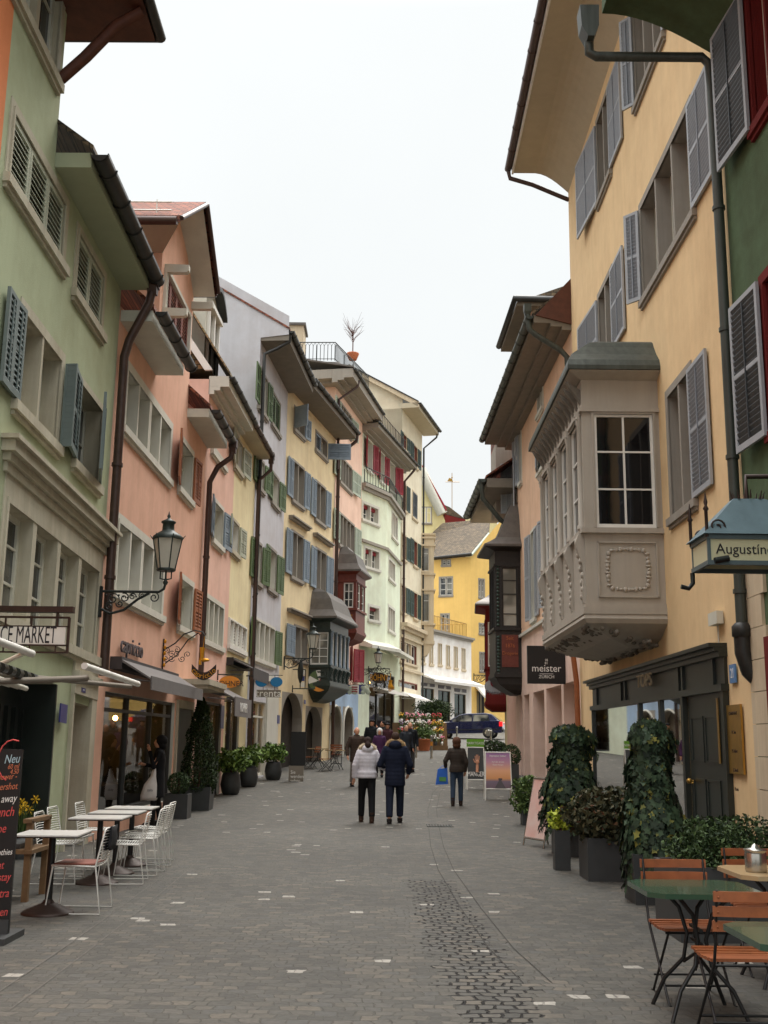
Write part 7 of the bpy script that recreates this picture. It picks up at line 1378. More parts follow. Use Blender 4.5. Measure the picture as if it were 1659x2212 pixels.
# ---------------------------------------------------------------- car
def car():
    A = at(('M', 430, 1180), 64); t = thing('parked_car', 'dark blue hatchback with red tail lights crossing the end of the lane', 'car', (0, 0, 0))
    MT['carpaint'] = mat('carpaint', (24, 30, 66), .25, .2, .05, 5, coat=.8)
    L_, Wd = 4.15, 1.7       # local x: front at -x, y depth
    def sec(y, k):  # side outline
        return [(-2.05, .35), (-2.08, .55), (-2.0, .72), (-1.2, .92), (-.95, .97), (-.35, 1.38), (.1, 1.45), (1.1, 1.45), (1.55, 1.36), (1.92, .98), (2.05, .9), (2.08, .5), (2.02, .32)]
    def body(pts, hw, nm, mt, tap):
        m = MB(); n_ = len(pts); vs = []
        for y, s in ((-hw, .94), (-hw*.97, 1), (hw*.97, 1), (hw, .94)):
            for x, z in pts: k = 1-tap*max(0, z-.95)/.5 if abs(y) > 0 else 1; vs.append((x*(.985 if s < 1 else 1), y*k, z if s == 1 else .9+(z-.9)*.97))
        m.add(vs, [(r_*n_+i, r_*n_+(i+1) % n_, (r_+1)*n_+(i+1) % n_, (r_+1)*n_+i) for r_ in range(3) for i in range(n_)]+[tuple(range(n_))[::-1], tuple(range(3*n_, 4*n_))], False)
        o = m.build(nm, mt, t); return o
    lower = [(-2.05, .3), (-2.1, .5), (-2.03, .7), (-1.7, .84), (-1.0, .96), (1.95, 1.0), (2.08, .85), (2.12, .55), (2.06, .3)]
    b_ = body(lower, .85, 'body', 'carpaint', 0); bv = b_.modifiers.new('b', 'BEVEL'); bv.width = .05; bv.segments = 2
    cabin = [(-1.0, .95), (-.35, 1.36), (.05, 1.44), (1.15, 1.45), (1.5, 1.38), (1.93, .98)]; body(cabin, .82, 'roof', 'carpaint', .2)
    for (x0, x1, x2, x3) in ((-.78, -.3, .38, .38), (.47, .47, 1.28, 1.42)):
        m = MB(); m.add([(x0, -.845, .99), (x3 if x3 > x2 else x2, -.845, .99), (x2, -.71, 1.35), (x1, -.71, 1.35)], [(0, 1, 2, 3)]); m.build('side_window', 'pane', t)
    m = MB(); m.add([(1.5, -.62, 1.36), (1.5, .62, 1.36), (1.93, .7, 1.03), (1.93, -.7, 1.03)], [(0, 1, 2, 3)]); m.v = [v+Vector((.02, 0, .01)) for v in m.v]; m.build('rear_window', 'pane', t)
    m = MB(); m.add([(-1.0, -.68, .99), (-1.0, .68, .99), (-.37, .6, 1.37), (-.37, -.6, 1.37)], [(0, 1, 2, 3)]); m.v = [v+Vector((-.02, 0, .01)) for v in m.v]; m.build('windscreen', 'pane', t)
    for s in (-1, 1):
        m = MB(); m.box(1.93, 2.11, s*.84-.03 if s < 0 else s*.6, s*.6 if s < 0 else s*.84+.03, .68, .93); m.build('tail_light', mat('tail_light', (190, 24, 30), .2, emit=(255, 30, 30), es=.6), t)
        m = MB(); m.box(-2.08, -1.9, min(s*.8, s*.45), max(s*.8, s*.45), .58, .74); m.build('headlight', 'lampglass', t)
    m = MB(); m.box(2.12, 2.14, -.26, .26, .5, .6); m.build('number_plate', 'text_white', t)
    m = MB(); m.prism([(.07*math.cos(k*.6), .07*math.sin(k*.6)) for k in range(10)], 2.08, 2.11, 'a'); m.v = [v+Vector((0, 0, .84)) for v in m.v]; m.build('emblem', 'steel', t)
    m = MB(); m.box(2.08, 2.15, -.85, .85, .34, .48); m.box(-2.0, 1.9, -.872, -.86, .5, .54); m.build('bumper', 'black', t)
    for x in (-1.32, 1.3):
        for s in (-1, 1):
            wh = MB(); Mx = Matrix.Translation((x, s*.8, .31)) @ Matrix.Rotation(R(90), 4, 'X'); wh.lathe([(.2, -.1), (.3, -.1), (.31, -.06), (.31, .06), (.3, .1), (.2, .1)], (0, 0, 0), 22, M=Mx); w_ = wh.build('wheel', 'black', t)
            rm = MB(); rm.lathe([(.01, -.105), (.06, -.11), (.19, -.1), (.205, -.08), (.205, .08), (.19, .1), (.06, .11), (.01, .105)], (0, 0, 0), 22, M=Mx)
            for k in range(7): a_ = k*.9; rm.box(.1, .19, -.02, .02, -.115, .115, M=Mx @ Matrix.Rotation(a_, 4, 'Z'))
            rm.build('rim', 'steel', w_)
    m = MB(); m.box(-.85, -.72, -.98, -.86, .98, 1.08); m.build('wing_mirror', 'carpaint', t)
    return t
c_ = car(); p = at(('M', 735, 1190), 65*KY); c_.location = (p.x-.1, 66.2*KY, p.z+.02); c_.scale = (1.12, 1.1, 1.08); c_.rotation_euler = (0, R(-1.5), R(-14)); c_.location.z = at(('M', 800, 1183), 65.2*KY).z
for i, ch_ in enumerate('x'): pass

# ---------------------------------------------------------------- drainage lines in the paving
def strip(name, pts, off, w_, mt):
    P = [gr(p) for p in pts]; Q = []
    for a, b in zip(P, P[1:]):
        for i in range(6): Q.append(a.lerp(b, i/6))
    Q.append(P[-1]); m = MB(); vs = []
    for i, p in enumerate(Q):
        d = (Q[min(i+1, len(Q)-1)]-Q[max(i-1, 0)]).normalized(); n_ = Vector((d.y, -d.x, 0)); 
        for o_ in (off-w_/2, off+w_/2): v = p+n_*o_; vs.append((v.x, v.y, gz(v.y)+.004))
    m.add(vs, [(2*i, 2*i+1, 2*i+3, 2*i+2) for i in range(len(Q)-1)]); o = m.build(name, mt); o['kind'] = 'structure'; return o
MT['joint'] = mat('joint', (56, 54, 50), .9, 0, .3, 9); MT['joint_pale'] = mat('joint_pale', (96, 93, 87), .9, 0, .3, 9)
cv = [('M', 520, 1650), ('M', 350, 1850), ('M', 310, 2050), ('M', 325, 2200), ('V', 958, 1830), ('V', 980, 1880), ('V', 1040, 1965), ('V', 1110, 2050), ('V', 1192, 2125)]
for o_ in (-.0, .2): strip('paving_channel', cv, o_, .009, 'joint')
cl = [('V', 440, 1850), ('V', 376, 1906), ('V', 280, 1985), ('V', 181, 2062), ('V', 20, 2185)]
for o_ in (0, .22): strip('paving_channel', cl, o_, .012, 'joint_pale')
# ================================================================== plants
def leaf_cloud(m, pts, size, rnd, tri=False):
    for p in pts:
        s = size*rnd.uniform(.6, 1.25); n = Vector((rnd.gauss(0, 1), rnd.gauss(0, 1), rnd.gauss(.3, 1))).normalized(); a = n.orthogonal().normalized(); a = Matrix.Rotation(rnd.uniform(0, 6.28), 3, n) @ a; b = n.cross(a); p = Vector(p)
        if tri: vs = [p-a*s*.5, p+b*s*.38-a*s*.1, p+a*s*.62, p-b*s*.38-a*s*.1]
        else: vs = [p-a*s*.6, p+b*s*.3, p+a*s*.6+n*s*.12, p-b*s*.3]
        m.add(vs, [(0, 1, 2, 3)], False)
def ivyleaf(m, p, s, n, rnd):
    a = Vector((0, 0, -1)); a = (a-n*a.dot(n)).normalized(); a = Matrix.Rotation(rnd.uniform(-.9, .9), 3, n) @ a; b = n.cross(a)
    sh = [(-.35, 0), (-.45, .38), (-.05, .28), (.05, .55), (.25, .25), (.65, 0), (.25, -.25), (.05, -.55), (-.05, -.28), (-.45, -.38)]
    m.add([p+a*s*x+b*s*y+n*(s*.1*abs(y)) for x, y in sh], [tuple(range(10))], False)
def blob(c, r, n, rnd, shell=.45, lump=.25):
    out = []; ph = [rnd.uniform(0, 6.28) for _ in range(6)]
    for _ in range(n):
        d = Vector((rnd.gauss(0, 1), rnd.gauss(0, 1), rnd.gauss(0, 1))).normalized(); k = 1+lump*(math.sin(d.x*4+ph[0])*math.sin(d.y*4+ph[1])+.5*math.sin(d.z*7+ph[2]+d.x*5)); f = (1-shell*rnd.random()**1.5)*k
        out.append((c[0]+d.x*r[0]*f, c[1]+d.y*r[1]*f, c[2]+d.z*r[2]*f))
    return out
def planter(t, w_, h, mt='anthracite', rnd_=False, tw=None):
    m = MB(); tw = tw or w_
    if rnd_: m.lathe([(w_*.34, 0), (w_*.42, .04), (w_*.5, h*.45), (w_*.44, h*.85), (w_*.38, h), (w_*.34, h), (w_*.34, h-.06)], (0, 0, 0), 20)
    else:
        a, b = w_/2, tw/2; m.add([(-a, -a, 0), (a, -a, 0), (a, a, 0), (-a, a, 0), (-b, -b, h), (b, -b, h), (b, b, h), (-b, b, h)], [(0, 3, 2, 1), (0, 1, 5, 4), (1, 2, 6, 5), (2, 3, 7, 6), (3, 0, 4, 7)]); c = b-.03; m.add([(-b, -b, h), (b, -b, h), (b, b, h), (-b, b, h), (-c, -c, h), (c, -c, h), (c, c, h), (-c, c, h), (-c, -c, h-.08), (c, -c, h-.08), (c, c, h-.08), (-c, c, h-.08)], [(0, 1, 5, 4), (1, 2, 6, 5), (2, 3, 7, 6), (3, 0, 4, 7), (4, 5, 9, 8), (5, 6, 10, 9), (6, 7, 11, 10), (7, 4, 8, 11), (8, 9, 10, 11)])
    return m.build('planter', mt, t)
def plant(name, lab, cat, foot, w_, h, mt, pts_fn, lm, ls, seed, tri=False, rnd_=False, tw=None, grp=None, ivy=False, stem=True):
    p = gr(foot) if not isinstance(foot, Vector) else foot; t = thing(name, lab, cat, tuple(p), 0, grp); rnd = random.Random(seed)
    if w_: planter(t, w_, h, mt, rnd_, tw)
    m = MB(); pts = pts_fn(rnd)
    if ivy:
        for q_, n in pts: ivyleaf(m, Vector(q_), ls*rnd.uniform(.4, 1.35), n, rnd)
    else: leaf_cloud(m, pts, ls, rnd, tri)
    m.build('foliage', lm, t)
    if stem: m = MB(); m.tube([(0, 0, h-.05 if w_ else 0), (.02, .01, h+.3)], .03, 6); m.build('stem', 'timber', t)
    return t
def cone(rnd, h0, h1, r0, n=9000):
    out = []
    for _ in range(n):
        f = rnd.random()**1.15; z = h0+(h1-h0)*f; a = rnd.uniform(0, 6.28); rr = r0*(1-f)**.55*(1+.16*math.sin(a*5+z*6)+.1*math.sin(z*17+a*3)) if f > .12 else r0*(.75+2*f); rr *= 1-.4*rnd.random()**2; out.append((rr*math.cos(a), rr*math.sin(a), z))
    return out
d0 = gr(('V', 420, 1752)); zt_ = at(('V', 440, 1506), d0.y+.3).z
plant('conical_thuja', 'tall dark conical thuja in an anthracite planter before the pink house corner', 'potted tree', Vector((d0.x-.0, d0.y+.35, 0)), .62, .55, 'anthracite', lambda r: cone(r, .4, zt_, .44), 'lf_thuja', .05, 1, tw=.66)
p = gr(('N', 1500, 748)); plant('boxwood_ball', 'clipped boxwood ball in a square anthracite planter behind the wire chairs', 'potted plant', Vector((p.x, p.y+.25, 0)), .5, .5, 'anthracite', lambda r: blob((0, 0, .7), (.23, .23, .23), 2600, r, .2, .03), 'lf_box', .035, 2)
p = gr(('N', 970, 790)); plant('boxwood_ball', 'clipped boxwood bush in a grey planter behind the cafe tables', 'potted plant', Vector((p.x-.25, p.y+.2, 0)), .5, .5, 'soffit_gray', lambda r: blob((0, 0, .66), (.33, .3, .22), 2200, r, .25, .08), 'lf_box', .04, 3)
LG_ = 'leafy laurels in rounded dark pots'
for i, (a, lab, s) in enumerate(((('K', 450, 1645), 'leafy laurel in rounded dark pot, nearest of three', 1), (('K', 620, 1572), 'leafy laurel in rounded dark pot, middle of three', 1.05), (('K', 850, 1508), 'leafy laurel in rounded dark pot, farthest of three', 1))):
    p = gr(a); plant('laurel_pot', lab, 'potted plant', Vector((p.x, p.y+.28, gz(p.y+.28))), .56, .58, 'anthracite', lambda r: blob((0, 0, .86), (.44, .4, .3), 1100, r, .8, .25), 'lf_laurel', .12, 10+i, rnd_=True, grp=LG_)
def ivy_col(rnd, z0, z1, r0, n=1500, bulge=.07):
    out = []; ph = rnd.uniform(0, 6)
    for _ in range(n):
        z = rnd.uniform(z0, z1); a = rnd.uniform(0, 6.28); f = (z-z0)/(z1-z0)
        swell = .85 + bulge * math.sin(f * 5 + ph)
        swell = swell + .13 * math.sin(a * 3 + z * 5)
        swell = swell + .08 * math.sin(z * 13 + a)
        rr = r0 * swell
        if f > .85: rr *= math.sqrt(max(.02, 1-((f-.85)/.15)**2))+.12
        rr *= rnd.uniform(.82, 1.08); n_ = Vector((math.cos(a), math.sin(a), rnd.uniform(-.1, .5))).normalized(); n_ = (n_+Vector((rnd.gauss(0, .3), rnd.gauss(0, .3), rnd.gauss(0, .2)))).normalized(); out.append(((rr*math.cos(a), rr*math.sin(a), z), n_))
    for _ in range(n//14):
        a = rnd.uniform(0, 6.28); z = rnd.uniform(z0, z0+.5*(z1-z0))
        for k in range(6):
            reach = r0 * (1.02 + .07 * k)
            turn = a + .04 * k
            drop = z - .05 * k + .02 * (k % 2)
            out.append(((reach * math.cos(turn), reach * math.sin(turn), drop), Vector((math.cos(a), math.sin(a), .3)).normalized()))
    return out
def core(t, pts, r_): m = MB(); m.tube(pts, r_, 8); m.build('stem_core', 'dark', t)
pA = gr(('V', 1225, 1852)); zA = at(('V', 1240, 1568), 15*KY).z
t = plant('ivy_column', 'tall ivy column left, farther from the camera, before the shop window', 'ivy', Vector((pA.x+.14, pA.y+.3, 0)), .55, .6, 'anthracite', lambda r: ivy_col(r, .5, zA, .36, 3300), 'lf_ivy', .085, 21, ivy=True, stem=False); core(t, [(0, 0, .5), (0, 0, zA-.25)], .2)
pB = gr(('V', 1395, 1956)); zB = at(('V', 1390, 1558), 11.2*KY).z
t = plant('ivy_column', 'tallest ivy column, right one, draped over a square planter', 'ivy', Vector((2.9, 11.25*KY, 0)), .52, .5, 'anthracite', lambda r: ivy_col(r, .35, zB, .25, 4200), 'lf_ivy', .075, 22, ivy=True, stem=False, tw=.56); core(t, [(0, 0, .4), (0, 0, zB-.22)], .16)
t = plant('trailing_shrub', 'brownish green shrub trailing from a rounded planter between the two ivies', 'potted plant', Vector((2.8, 13.05*KY, 0)), .6, .5, 'anthracite', lambda r: blob((0, 0, .72), (.5, .45, .36), 3600, r, .5, .15), 'lf_reddish', .07, 23, tri=True)
t = plant('lime_creeper', 'small lime yellow creeper at the foot of the left ivy', 'plant', Vector((2.38, 13.9*KY, 0)), .2, .5, 'anthracite', lambda r: blob((0, 0, .62), (.16, .14, .16), 350, r, .6, .2), 'lf_lime', .07, 24)
t = plant('boxwood_shrub', 'wide loose boxwood shrub in a square planter behind the slatted chair', 'potted plant', Vector((2.95, 9.4*KY, 0)), .85, .6, 'anthracite', lambda r: blob((.1, 0, .7), (.47, .42, .29), 8000, r, .6, .2), 'lf_box', .042, 25)
pS = gr(('V', 1150, 1785)); t = plant('ivy_bush', 'low bushy ivy beside the blush pink wall, beyond the ivy columns', 'potted plant', Vector((pS.x, pS.y+.3, 0)), .35, .3, 'anthracite', lambda r: blob((0, 0, .55), (.36, .32, .42), 2600, r, .5, .15), 'lf_light', .065, 26, tri=True)
pS = gr(('M', 1240, 1790)); t = plant('boxwood_ball', 'round boxwood in a dark pot behind the sunset poster', 'potted plant', Vector((pS.x, pS.y+.3, gz(pS.y))), .45, .7, 'anthracite', lambda r: blob((0, 0, .95), (.33, .33, .33), 2000, r, .3, .05), 'lf_box', .05, 27)
pS = gr(('M', 1030, 1700)); t = plant('boxwood_shrub', 'flat green shrub showing above the poster stand', 'potted plant', Vector((pS.x+.1, pS.y+1.5, gz(pS.y+1.5))), .45, .9, 'anthracite', lambda r: blob((0, 0, 1.05), (.5, .35, .2), 1800, r, .4, .1), 'lf_box', .06, 28)
# daffodils in front of the cafe window
bl = gr(('N', 230, 1090)); t = thing('daffodil_pot', 'yellow daffodils in a small pot beside the wooden bench', 'potted plant', (bl.x-.1, bl.y, 0)); m = MB(); m.lathe([(.11, 0), (.14, .3), (.12, .3)], (0, 0, 0), 12); m.build('pot', 'anthracite', t)
m = MB(); rn = random.Random(5); hb = .3
for k in range(60): x, y = rn.gauss(0, .08), rn.gauss(0, .08); m.tube([(x*.5, y*.5, hb), (x, y, hb+.2), (x*1.6, y*1.6, hb+rn.uniform(.3, .45))], .007, 3, r1=.002)
m.build('leaves', 'lf_light', t); MT['fl_yellow'] = mat('fl_yellow', (236, 190, 40), .6); m = MB()
for k in range(11):
    c = Vector((rn.gauss(0, .11), rn.gauss(0, .1), hb+rn.uniform(.3, .48))); m.lathe([(.015, 0), (.022, .03)], tuple(c), 6)
    for j in range(6): a_ = j*1.047; m.add([c, c+Vector((.05*math.cos(a_-.25), .012, .05*math.sin(a_-.25))), c+Vector((.07*math.cos(a_), .0, .07*math.sin(a_))), c+Vector((.05*math.cos(a_+.25), .012, .05*math.sin(a_+.25)))], [(0, 1, 2, 3)])
m.build('blossoms', 'fl_yellow', t)
# flower stall
FL = {}
for k, c in dict(pink=(226, 120, 150), white=(232, 226, 220), yellow=(232, 186, 50), red=(180, 50, 60), violet=(150, 100, 160), rose=(236, 160, 170)).items(): FL[k] = mat('flower_'+k, c, .6)
rn = random.Random(12); base = gr(('M', 250, 1330)); Ys = base.y
t = thing('flower_rack', 'stepped display rack of the flower stall in front of the ivory house', 'rack', (at(('M', 190, 1330), Ys).x, Ys+.6, gz(Ys)))
m = MB()
for i in range(4): m.box(-1.7, 1.1, .0+.45*i, .42+.45*i, 0, .25+.38*i)
m.build('shelf', 'wood', t)
keys = list(FL); n_ = 0
for i in range(4):
    for j in range(1, 9):
        x = -1.55+.29*j+rn.uniform(-.04, .04); y = .2+.45*i; z = .25+.38*i; k = rn.choice(keys); p = t.location
        f = thing('flower_bucket', 'bucket of %s flowers, %s on the %s step of the flower rack' % (k, ('far left', 'left', 'left', 'left of the middle', 'near the middle', 'near the middle', 'right of the middle', 'right', 'right', 'far right')[j], ('lowest', 'second', 'third', 'highest')[i]), 'flowers', (p.x+x, p.y+y, p.z+z), 0, 'flower buckets on the rack')
        m = MB(); m.lathe([(.07, 0), (.1, .2), (.085, .2)], (0, 0, 0), 9); m.build('bucket', rn.choice(['terracotta', 'anthracite', 'steel', 'white']), f)
        m = MB(); leaf_cloud(m, blob((0, 0, .3), (.15, .14, .13), 70, rn, .6, .2), .1, rn); m.build('leaves', 'lf_light', f)
        m = MB(); [m.ball(tuple(q_), (.035, .035, .03), 5) for q_ in blob((0, -.02, .38), (.15, .12, .13), 16, rn, .4, .2)]; m.build('blossoms', FL[k], f)
p = gr(('M', 160, 1330)); t = thing('terracotta_pot', 'large terracotta pot with leafy plant before the flower rack', 'potted plant', tuple(p)); m = MB(); m.lathe([(.25, 0), (.33, .5), (.36, .52), (.36, .58), (.3, .58)], (0, 0, 0), 16); m.build('pot', 'terracotta', t); m = MB(); leaf_cloud(m, blob((0, 0, .85), (.5, .4, .35), 700, rn, .7, .2), .13, rn); m.build('leaves', 'lf_light', t)
# cloud pruned tree at the stall
Yt = 56*KY; b0 = at(('M', 260, 1000), Yt); t = thing('cloud_pruned_pine', 'cloud pruned dark pine rising above the flower stall', 'tree', (b0.x, Yt, gz(Yt))); m = MB(); g_ = gz(Yt)
pads = [at(('M', 285, 780), Yt), at(('M', 325, 800), Yt), at(('M', 255, 870), Yt-.3), at(('M', 290, 930), Yt), at(('M', 190, 800), Yt+.3), at(('M', 345, 850), Yt)]; rt = Vector((b0.x, Yt, g_))
m.tube([rt, rt+Vector((.15, 0, 1.2)), rt+Vector((-.1, 0, 2.2)), Vector((pads[0].x, Yt, pads[0].z-.1))], .09, 7, r1=.03)
for q_ in pads[1:]: m.tube([Vector((b0.x, Yt, q_.z-.5)), q_-Vector((0, 0, .05))], .035, 5, r1=.015)
m.build('trunk', 'timber', t, world=True); m = MB()
for q_ in pads: leaf_cloud(m, blob(tuple(q_), (.75, .6, .34), 1500, rn, .6, .25), .09, rn)
m.build('crown', 'lf_thuja', t, world=True)
for i, (a, lab) in enumerate((((1080, 1500), 'roof terrace shrub'),)): pass
tp = at(('B', 752, 555), tag_plant.y); t = thing('terrace_tree', 'bare little tree in a terracotta pot on the roof terrace', 'potted tree', tuple(tp)); m = MB(); m.lathe([(.2, 0), (.32, .3), (.32, .35), (.28, .35)], (0, 0, 0), 12); m.build('pot', 'terracotta', t); m = MB(); m.tube([(0, 0, .4), (0, 0, 1.5)], .03, 5); rn = random.Random(3)
for k in range(40): z = rn.uniform(.9, 1.6); a_ = rn.uniform(0, 6.28); m.tube([(0, 0, z), (.3*math.cos(a_), .3*math.sin(a_), z+.3), (.55*math.cos(a_+.2), .55*math.sin(a_+.2), z+rn.uniform(.3, .9))], .012, 3, r1=.004)
m.build('branches', 'timber', t)
# ================================================================== people
def remesh(o, vox=.016, sm=4):
    md = o.modifiers.new('r', 'REMESH'); md.mode = 'VOXEL'; md.voxel_size = vox; md.use_smooth_shade = True; s = o.modifiers.new('s', 'SMOOTH'); s.iterations = sm; s.factor = .5
    bpy.context.view_layer.update(); me = bpy.data.meshes.new_from_object(o.evaluated_get(bpy.context.evaluated_depsgraph_get())); o.modifiers.clear()
    old = o.data; nm = old.name; mats = list(old.materials); o.data = me; bpy.data.meshes.remove(old); me.name = nm; me.materials.clear(); [me.materials.append(x) for x in mats]
    me.polygons.foreach_set('use_smooth', [True]*len(me.polygons)); return o
def ring_loft(m, rings, n=16):
    """rings: (cx, cy, z, rx, ry)"""
    vs = [(cx+rx*math.cos(2*math.pi*k/n), cy+ry*math.sin(2*math.pi*k/n), z) for cx, cy, z, rx, ry in rings for k in range(n)]; k_ = len(rings)
    m.add(vs, [(i*n+k, i*n+(k+1) % n, (i+1)*n+(k+1) % n, (i+1)*n+k) for i in range(k_-1) for k in range(n)]+[tuple(range(n))[::-1], tuple(range((k_-1)*n, k_*n))], True)
def cloth(name, c, **k):
    if name not in MT: MT[name] = mat(name, c, .85, 0, .1, 14, .3, 60, .25, **k)
    return name
def person(lab, foot, H, rz, top, topc, bottom, bottomc, shoe, hair, hairc, arms, stride=.1, hem=.5, puff=0, fem=0, skinny=1, fur=None, hat=None, lean=0, bag=None, z=None):
    """local: +y is the way the person faces; s scales a 1.75 m figure"""
    s = H/1.75; p = gr(foot) if not isinstance(foot, Vector) else foot; t = thing('person', lab, 'person', tuple(p), rz); S = Matrix.Scale(s, 4)
    sh = .2-.02*fem; hp = .1; cy = 0
    feet = ((-hp, stride), (hp, -stride)); hip = .92
    kn = [(x*1.0, y*.55+.03, .5+(.0)) for x, y in feet]
    # arms: list of (shoulder side, elbow, wrist) ; default hanging
    A = []
    for sd, spec in zip((-1, 1), arms):
        shd = Vector((sd*sh, 0, 1.42)); el, wr = (Vector((sd*(sh+.06), -.03, 1.13)), Vector((sd*(sh+.07), .06, .88))) if spec is None else (Vector(spec[0]), Vector(spec[1])); A.append((shd, el, wr))
    b = MB(); hz = 1.62
    b.ball((0, .01, hz), (.078, .095, .115), 14); b.ball((0, .035, hz-.055), (.06, .07, .065), 10); b.ball((0, .112, hz-.01), (.014, .02, .022), 6); b.ball((0, .098, hz-.055), (.028, .012, .01), 6)
    for sd in (-1, 1): b.ball((sd*.079, 0, hz-.005), (.012, .022, .032), 6); b.ball((sd*.032, .09, hz+.03), (.016, .01, .008), 6)
    b.tube([(0, -.01, 1.42), (0, 0, 1.56)], .055, 10)
    ring_loft(b, [(0, 0, .88, .13, .09), (0, 0, .98, .15, .1), (0, 0, 1.1, .125, .085), (0, 0, 1.3, .15, .1), (0, 0, 1.42, .15, .08), (0, 0, 1.47, .07, .06)])
    for shd, el, wr in A: b.tube([shd, el], .042, 8, r1=.034); b.tube([el, wr], .034, 8, r1=.024); b.ball(tuple(el), .034, 8)
    for (x, y), k in zip(feet, kn): b.tube([(x*.9, 0, .93), k], .075, 8, r1=.05); b.tube([k, (x, y, .1)], .048, 8, r1=.036); b.ball(k, .05, 8); b.ball((x, y+.05, .05), (.04, .11, .04), 8)
    hands = []
    for shd, el, wr in A: d = (wr-el).normalized(); b.tube([wr, wr+d*.085], .03, 8, r1=.034); hands.append((wr+d*.08, d))
    b.v = [S @ v for v in b.v]; o = b.build('body', 'skin', t); remesh(o, .014, 3)
    f = MB()
    for hp_, d in hands:
        sdv = d.orthogonal().normalized()
        for k in range(4): o_ = sdv*(.012*(k-1.5)); f.tube([hp_+o_, hp_+o_+d*(.035, .042, .04, .03)[k], hp_+o_*1.1+d*(.055, .07, .066, .05)[k]+d.cross(sdv)*.02], .0085, 5, r1=.006)
        f.tube([hp_-d*.04+sdv*.025, hp_-d*.0+sdv*.045, hp_+d*.03+sdv*.04], .009, 5, r1=.007)
    f.v = [S @ v for v in f.v]
    # join fingers into the body mesh
    me = o.data; bm = bmesh.new(); bm.from_mesh(me); vs = [bm.verts.new(v) for v in f.v]
    for fc_ in f.f:
        try: x_ = bm.faces.new([vs[i] for i in fc_]); x_.smooth = True
        except ValueError: pass
    bm.to_mesh(me); bm.free()
    # trousers
    m = MB(); r_ = .095*skinny
    ring_loft(m, [(0, 0, .84, .15, .105), (0, 0, .9, .165, .115), (0, 0, 1.0, .155, .105)])
    for (x, y), k in zip(feet, kn): m.tube([(x*.85, 0, .9), k, (x, y, .13)], r_, 12, r1=[r_*1.0, .067*skinny+.004, .05*skinny+.012]); m.ball(k, .065*skinny, 8)
    m.v = [S @ v for v in m.v]; remesh(m.build('trousers', cloth(*bottom) if isinstance(bottom, tuple) else bottom, t), .016, 4)
    for (x, y) in feet:
        m = MB(); up = .22 if 'boot' in shoe[0] else .1; m.ball((x, y+.06, .045), (.047, .135, .05), 10); m.tube([(x, y, .04), (x, y-.005, up)], .052, 10); m.box(x-.045, x+.045, y-.07, y+.17, .0, .022)
        m.v = [S @ v for v in m.v]; m.build('shoe', cloth(*shoe), t)
    # jacket
    m = MB(); k = 1+puff; w1 = (.19+.03*(hem < .7))*k
    rg = [(0, 0, hem, .185*k if hem > .7 else .215*k, .14*k), (0, 0, hem+.12, .18*k if hem > .7 else .205*k, .14*k), (0, 0, 1.08, (.155 if fem else .175)*k, .12*k), (0, 0, 1.28, .185*k, .13*k), (0, 0, 1.4, .19*k, .115*k), (0, 0, 1.47, .12*k, .09), (0, 0, 1.52, .07, .07)]
    ring_loft(m, rg)
    for shd, el, wr in A: m.tube([shd-Vector((shd.x*.15, 0, 0)), el, wr], .07*k, 12, r1=[.075*k, .06*k, .045*k]); m.ball(tuple(shd-Vector((shd.x*.12, 0, .01))), .075*k, 10); m.ball(tuple(el), .059*k, 10)
    if fur: m.ball((0, -.06, 1.5), (.13, .1, .1), 12)
    m.v = [S @ v for v in m.v]; jk = remesh(m.build('jacket', cloth(*top) if isinstance(top, tuple) else top, t), .014, 5)
    if puff:      # quilting
        for v in jk.data.vertices:
            zz = v.co.z/s
            if hem < zz < 1.45: f_ = .35-.65*abs(math.sin(zz*math.pi/.075))**.5; v.co.x *= 1-.035*(f_+.3); v.co.y *= 1-.06*(f_+.3)
    if fur:
        m = MB(); rn = random.Random(9)
        for i in range(1500):
            a_ = rn.uniform(-.15, math.pi+.15); c = Vector((.155*math.cos(a_), -.02-.07*math.sin(a_)+.03, 1.47+.11*math.sin(a_))); d = Vector((rn.gauss(0, 1), rn.gauss(0, 1), rn.gauss(0, 1))).normalized(); q_ = c+d*.03; e_ = c+d*rn.uniform(.05, .072); sd = d.orthogonal()*.006; m.add([S @ (q_-sd), S @ (q_+sd), S @ e_], [(0, 1, 2)])
        m.tube([S @ Vector((.155*math.cos(a_), -.02-.07*math.sin(a_)+.03, 1.47+.11*math.sin(a_))) for a_ in [math.pi*i/12 for i in range(13)]], .042*s, 10); m.build('fur_trim', cloth(*fur), t)
    # hair
    m = MB()
    if hair == 'bun': m.ball((0, -.015, hz+.025), (.09, .1, .105), 12); m.ball((.0, -.1, hz-.06), (.07, .07, .09), 10)
    elif hair == 'bob': m.ball((0, -.03, hz+.03), (.12, .125, .125), 12); m.ball((0, -.05, hz-.07), (.115, .09, .09), 10)
    elif hair == 'short': m.ball((0, -.02, hz+.03), (.084, .095, .1), 12)
    elif hair == 'fringe': m.ball((0, -.045, hz-.01), (.083, .07, .075), 12)
    if hair:
        m.v = [S @ v for v in m.v]; ho = remesh(m.build('hair', cloth(*hairc), t), .014, 1); rn = random.Random(4)
        for v in ho.data.vertices: v.co += v.co.normalized()*rn.uniform(-.004, .006)
    if hat: m = MB(); m.lathe([(.1, .03), (.12, .045), (.115, .075), (.06, .1), (.0, .105)], (0, 0, hz+.02), 14, sy=1.15); m.v = [S @ v for v in m.v]; m.build('cap', cloth(*hat), t)
    if bag:
        kind, hand = bag; hp_ = hands[hand][0]
        return t, S @ (hp_+Vector((0, 0, -.02)))
    return t
jeans = ('denim', (44, 54, 72)); blk = ('black_trousers', (24, 24, 26)); gry = ('grey_trousers', (70, 68, 66))
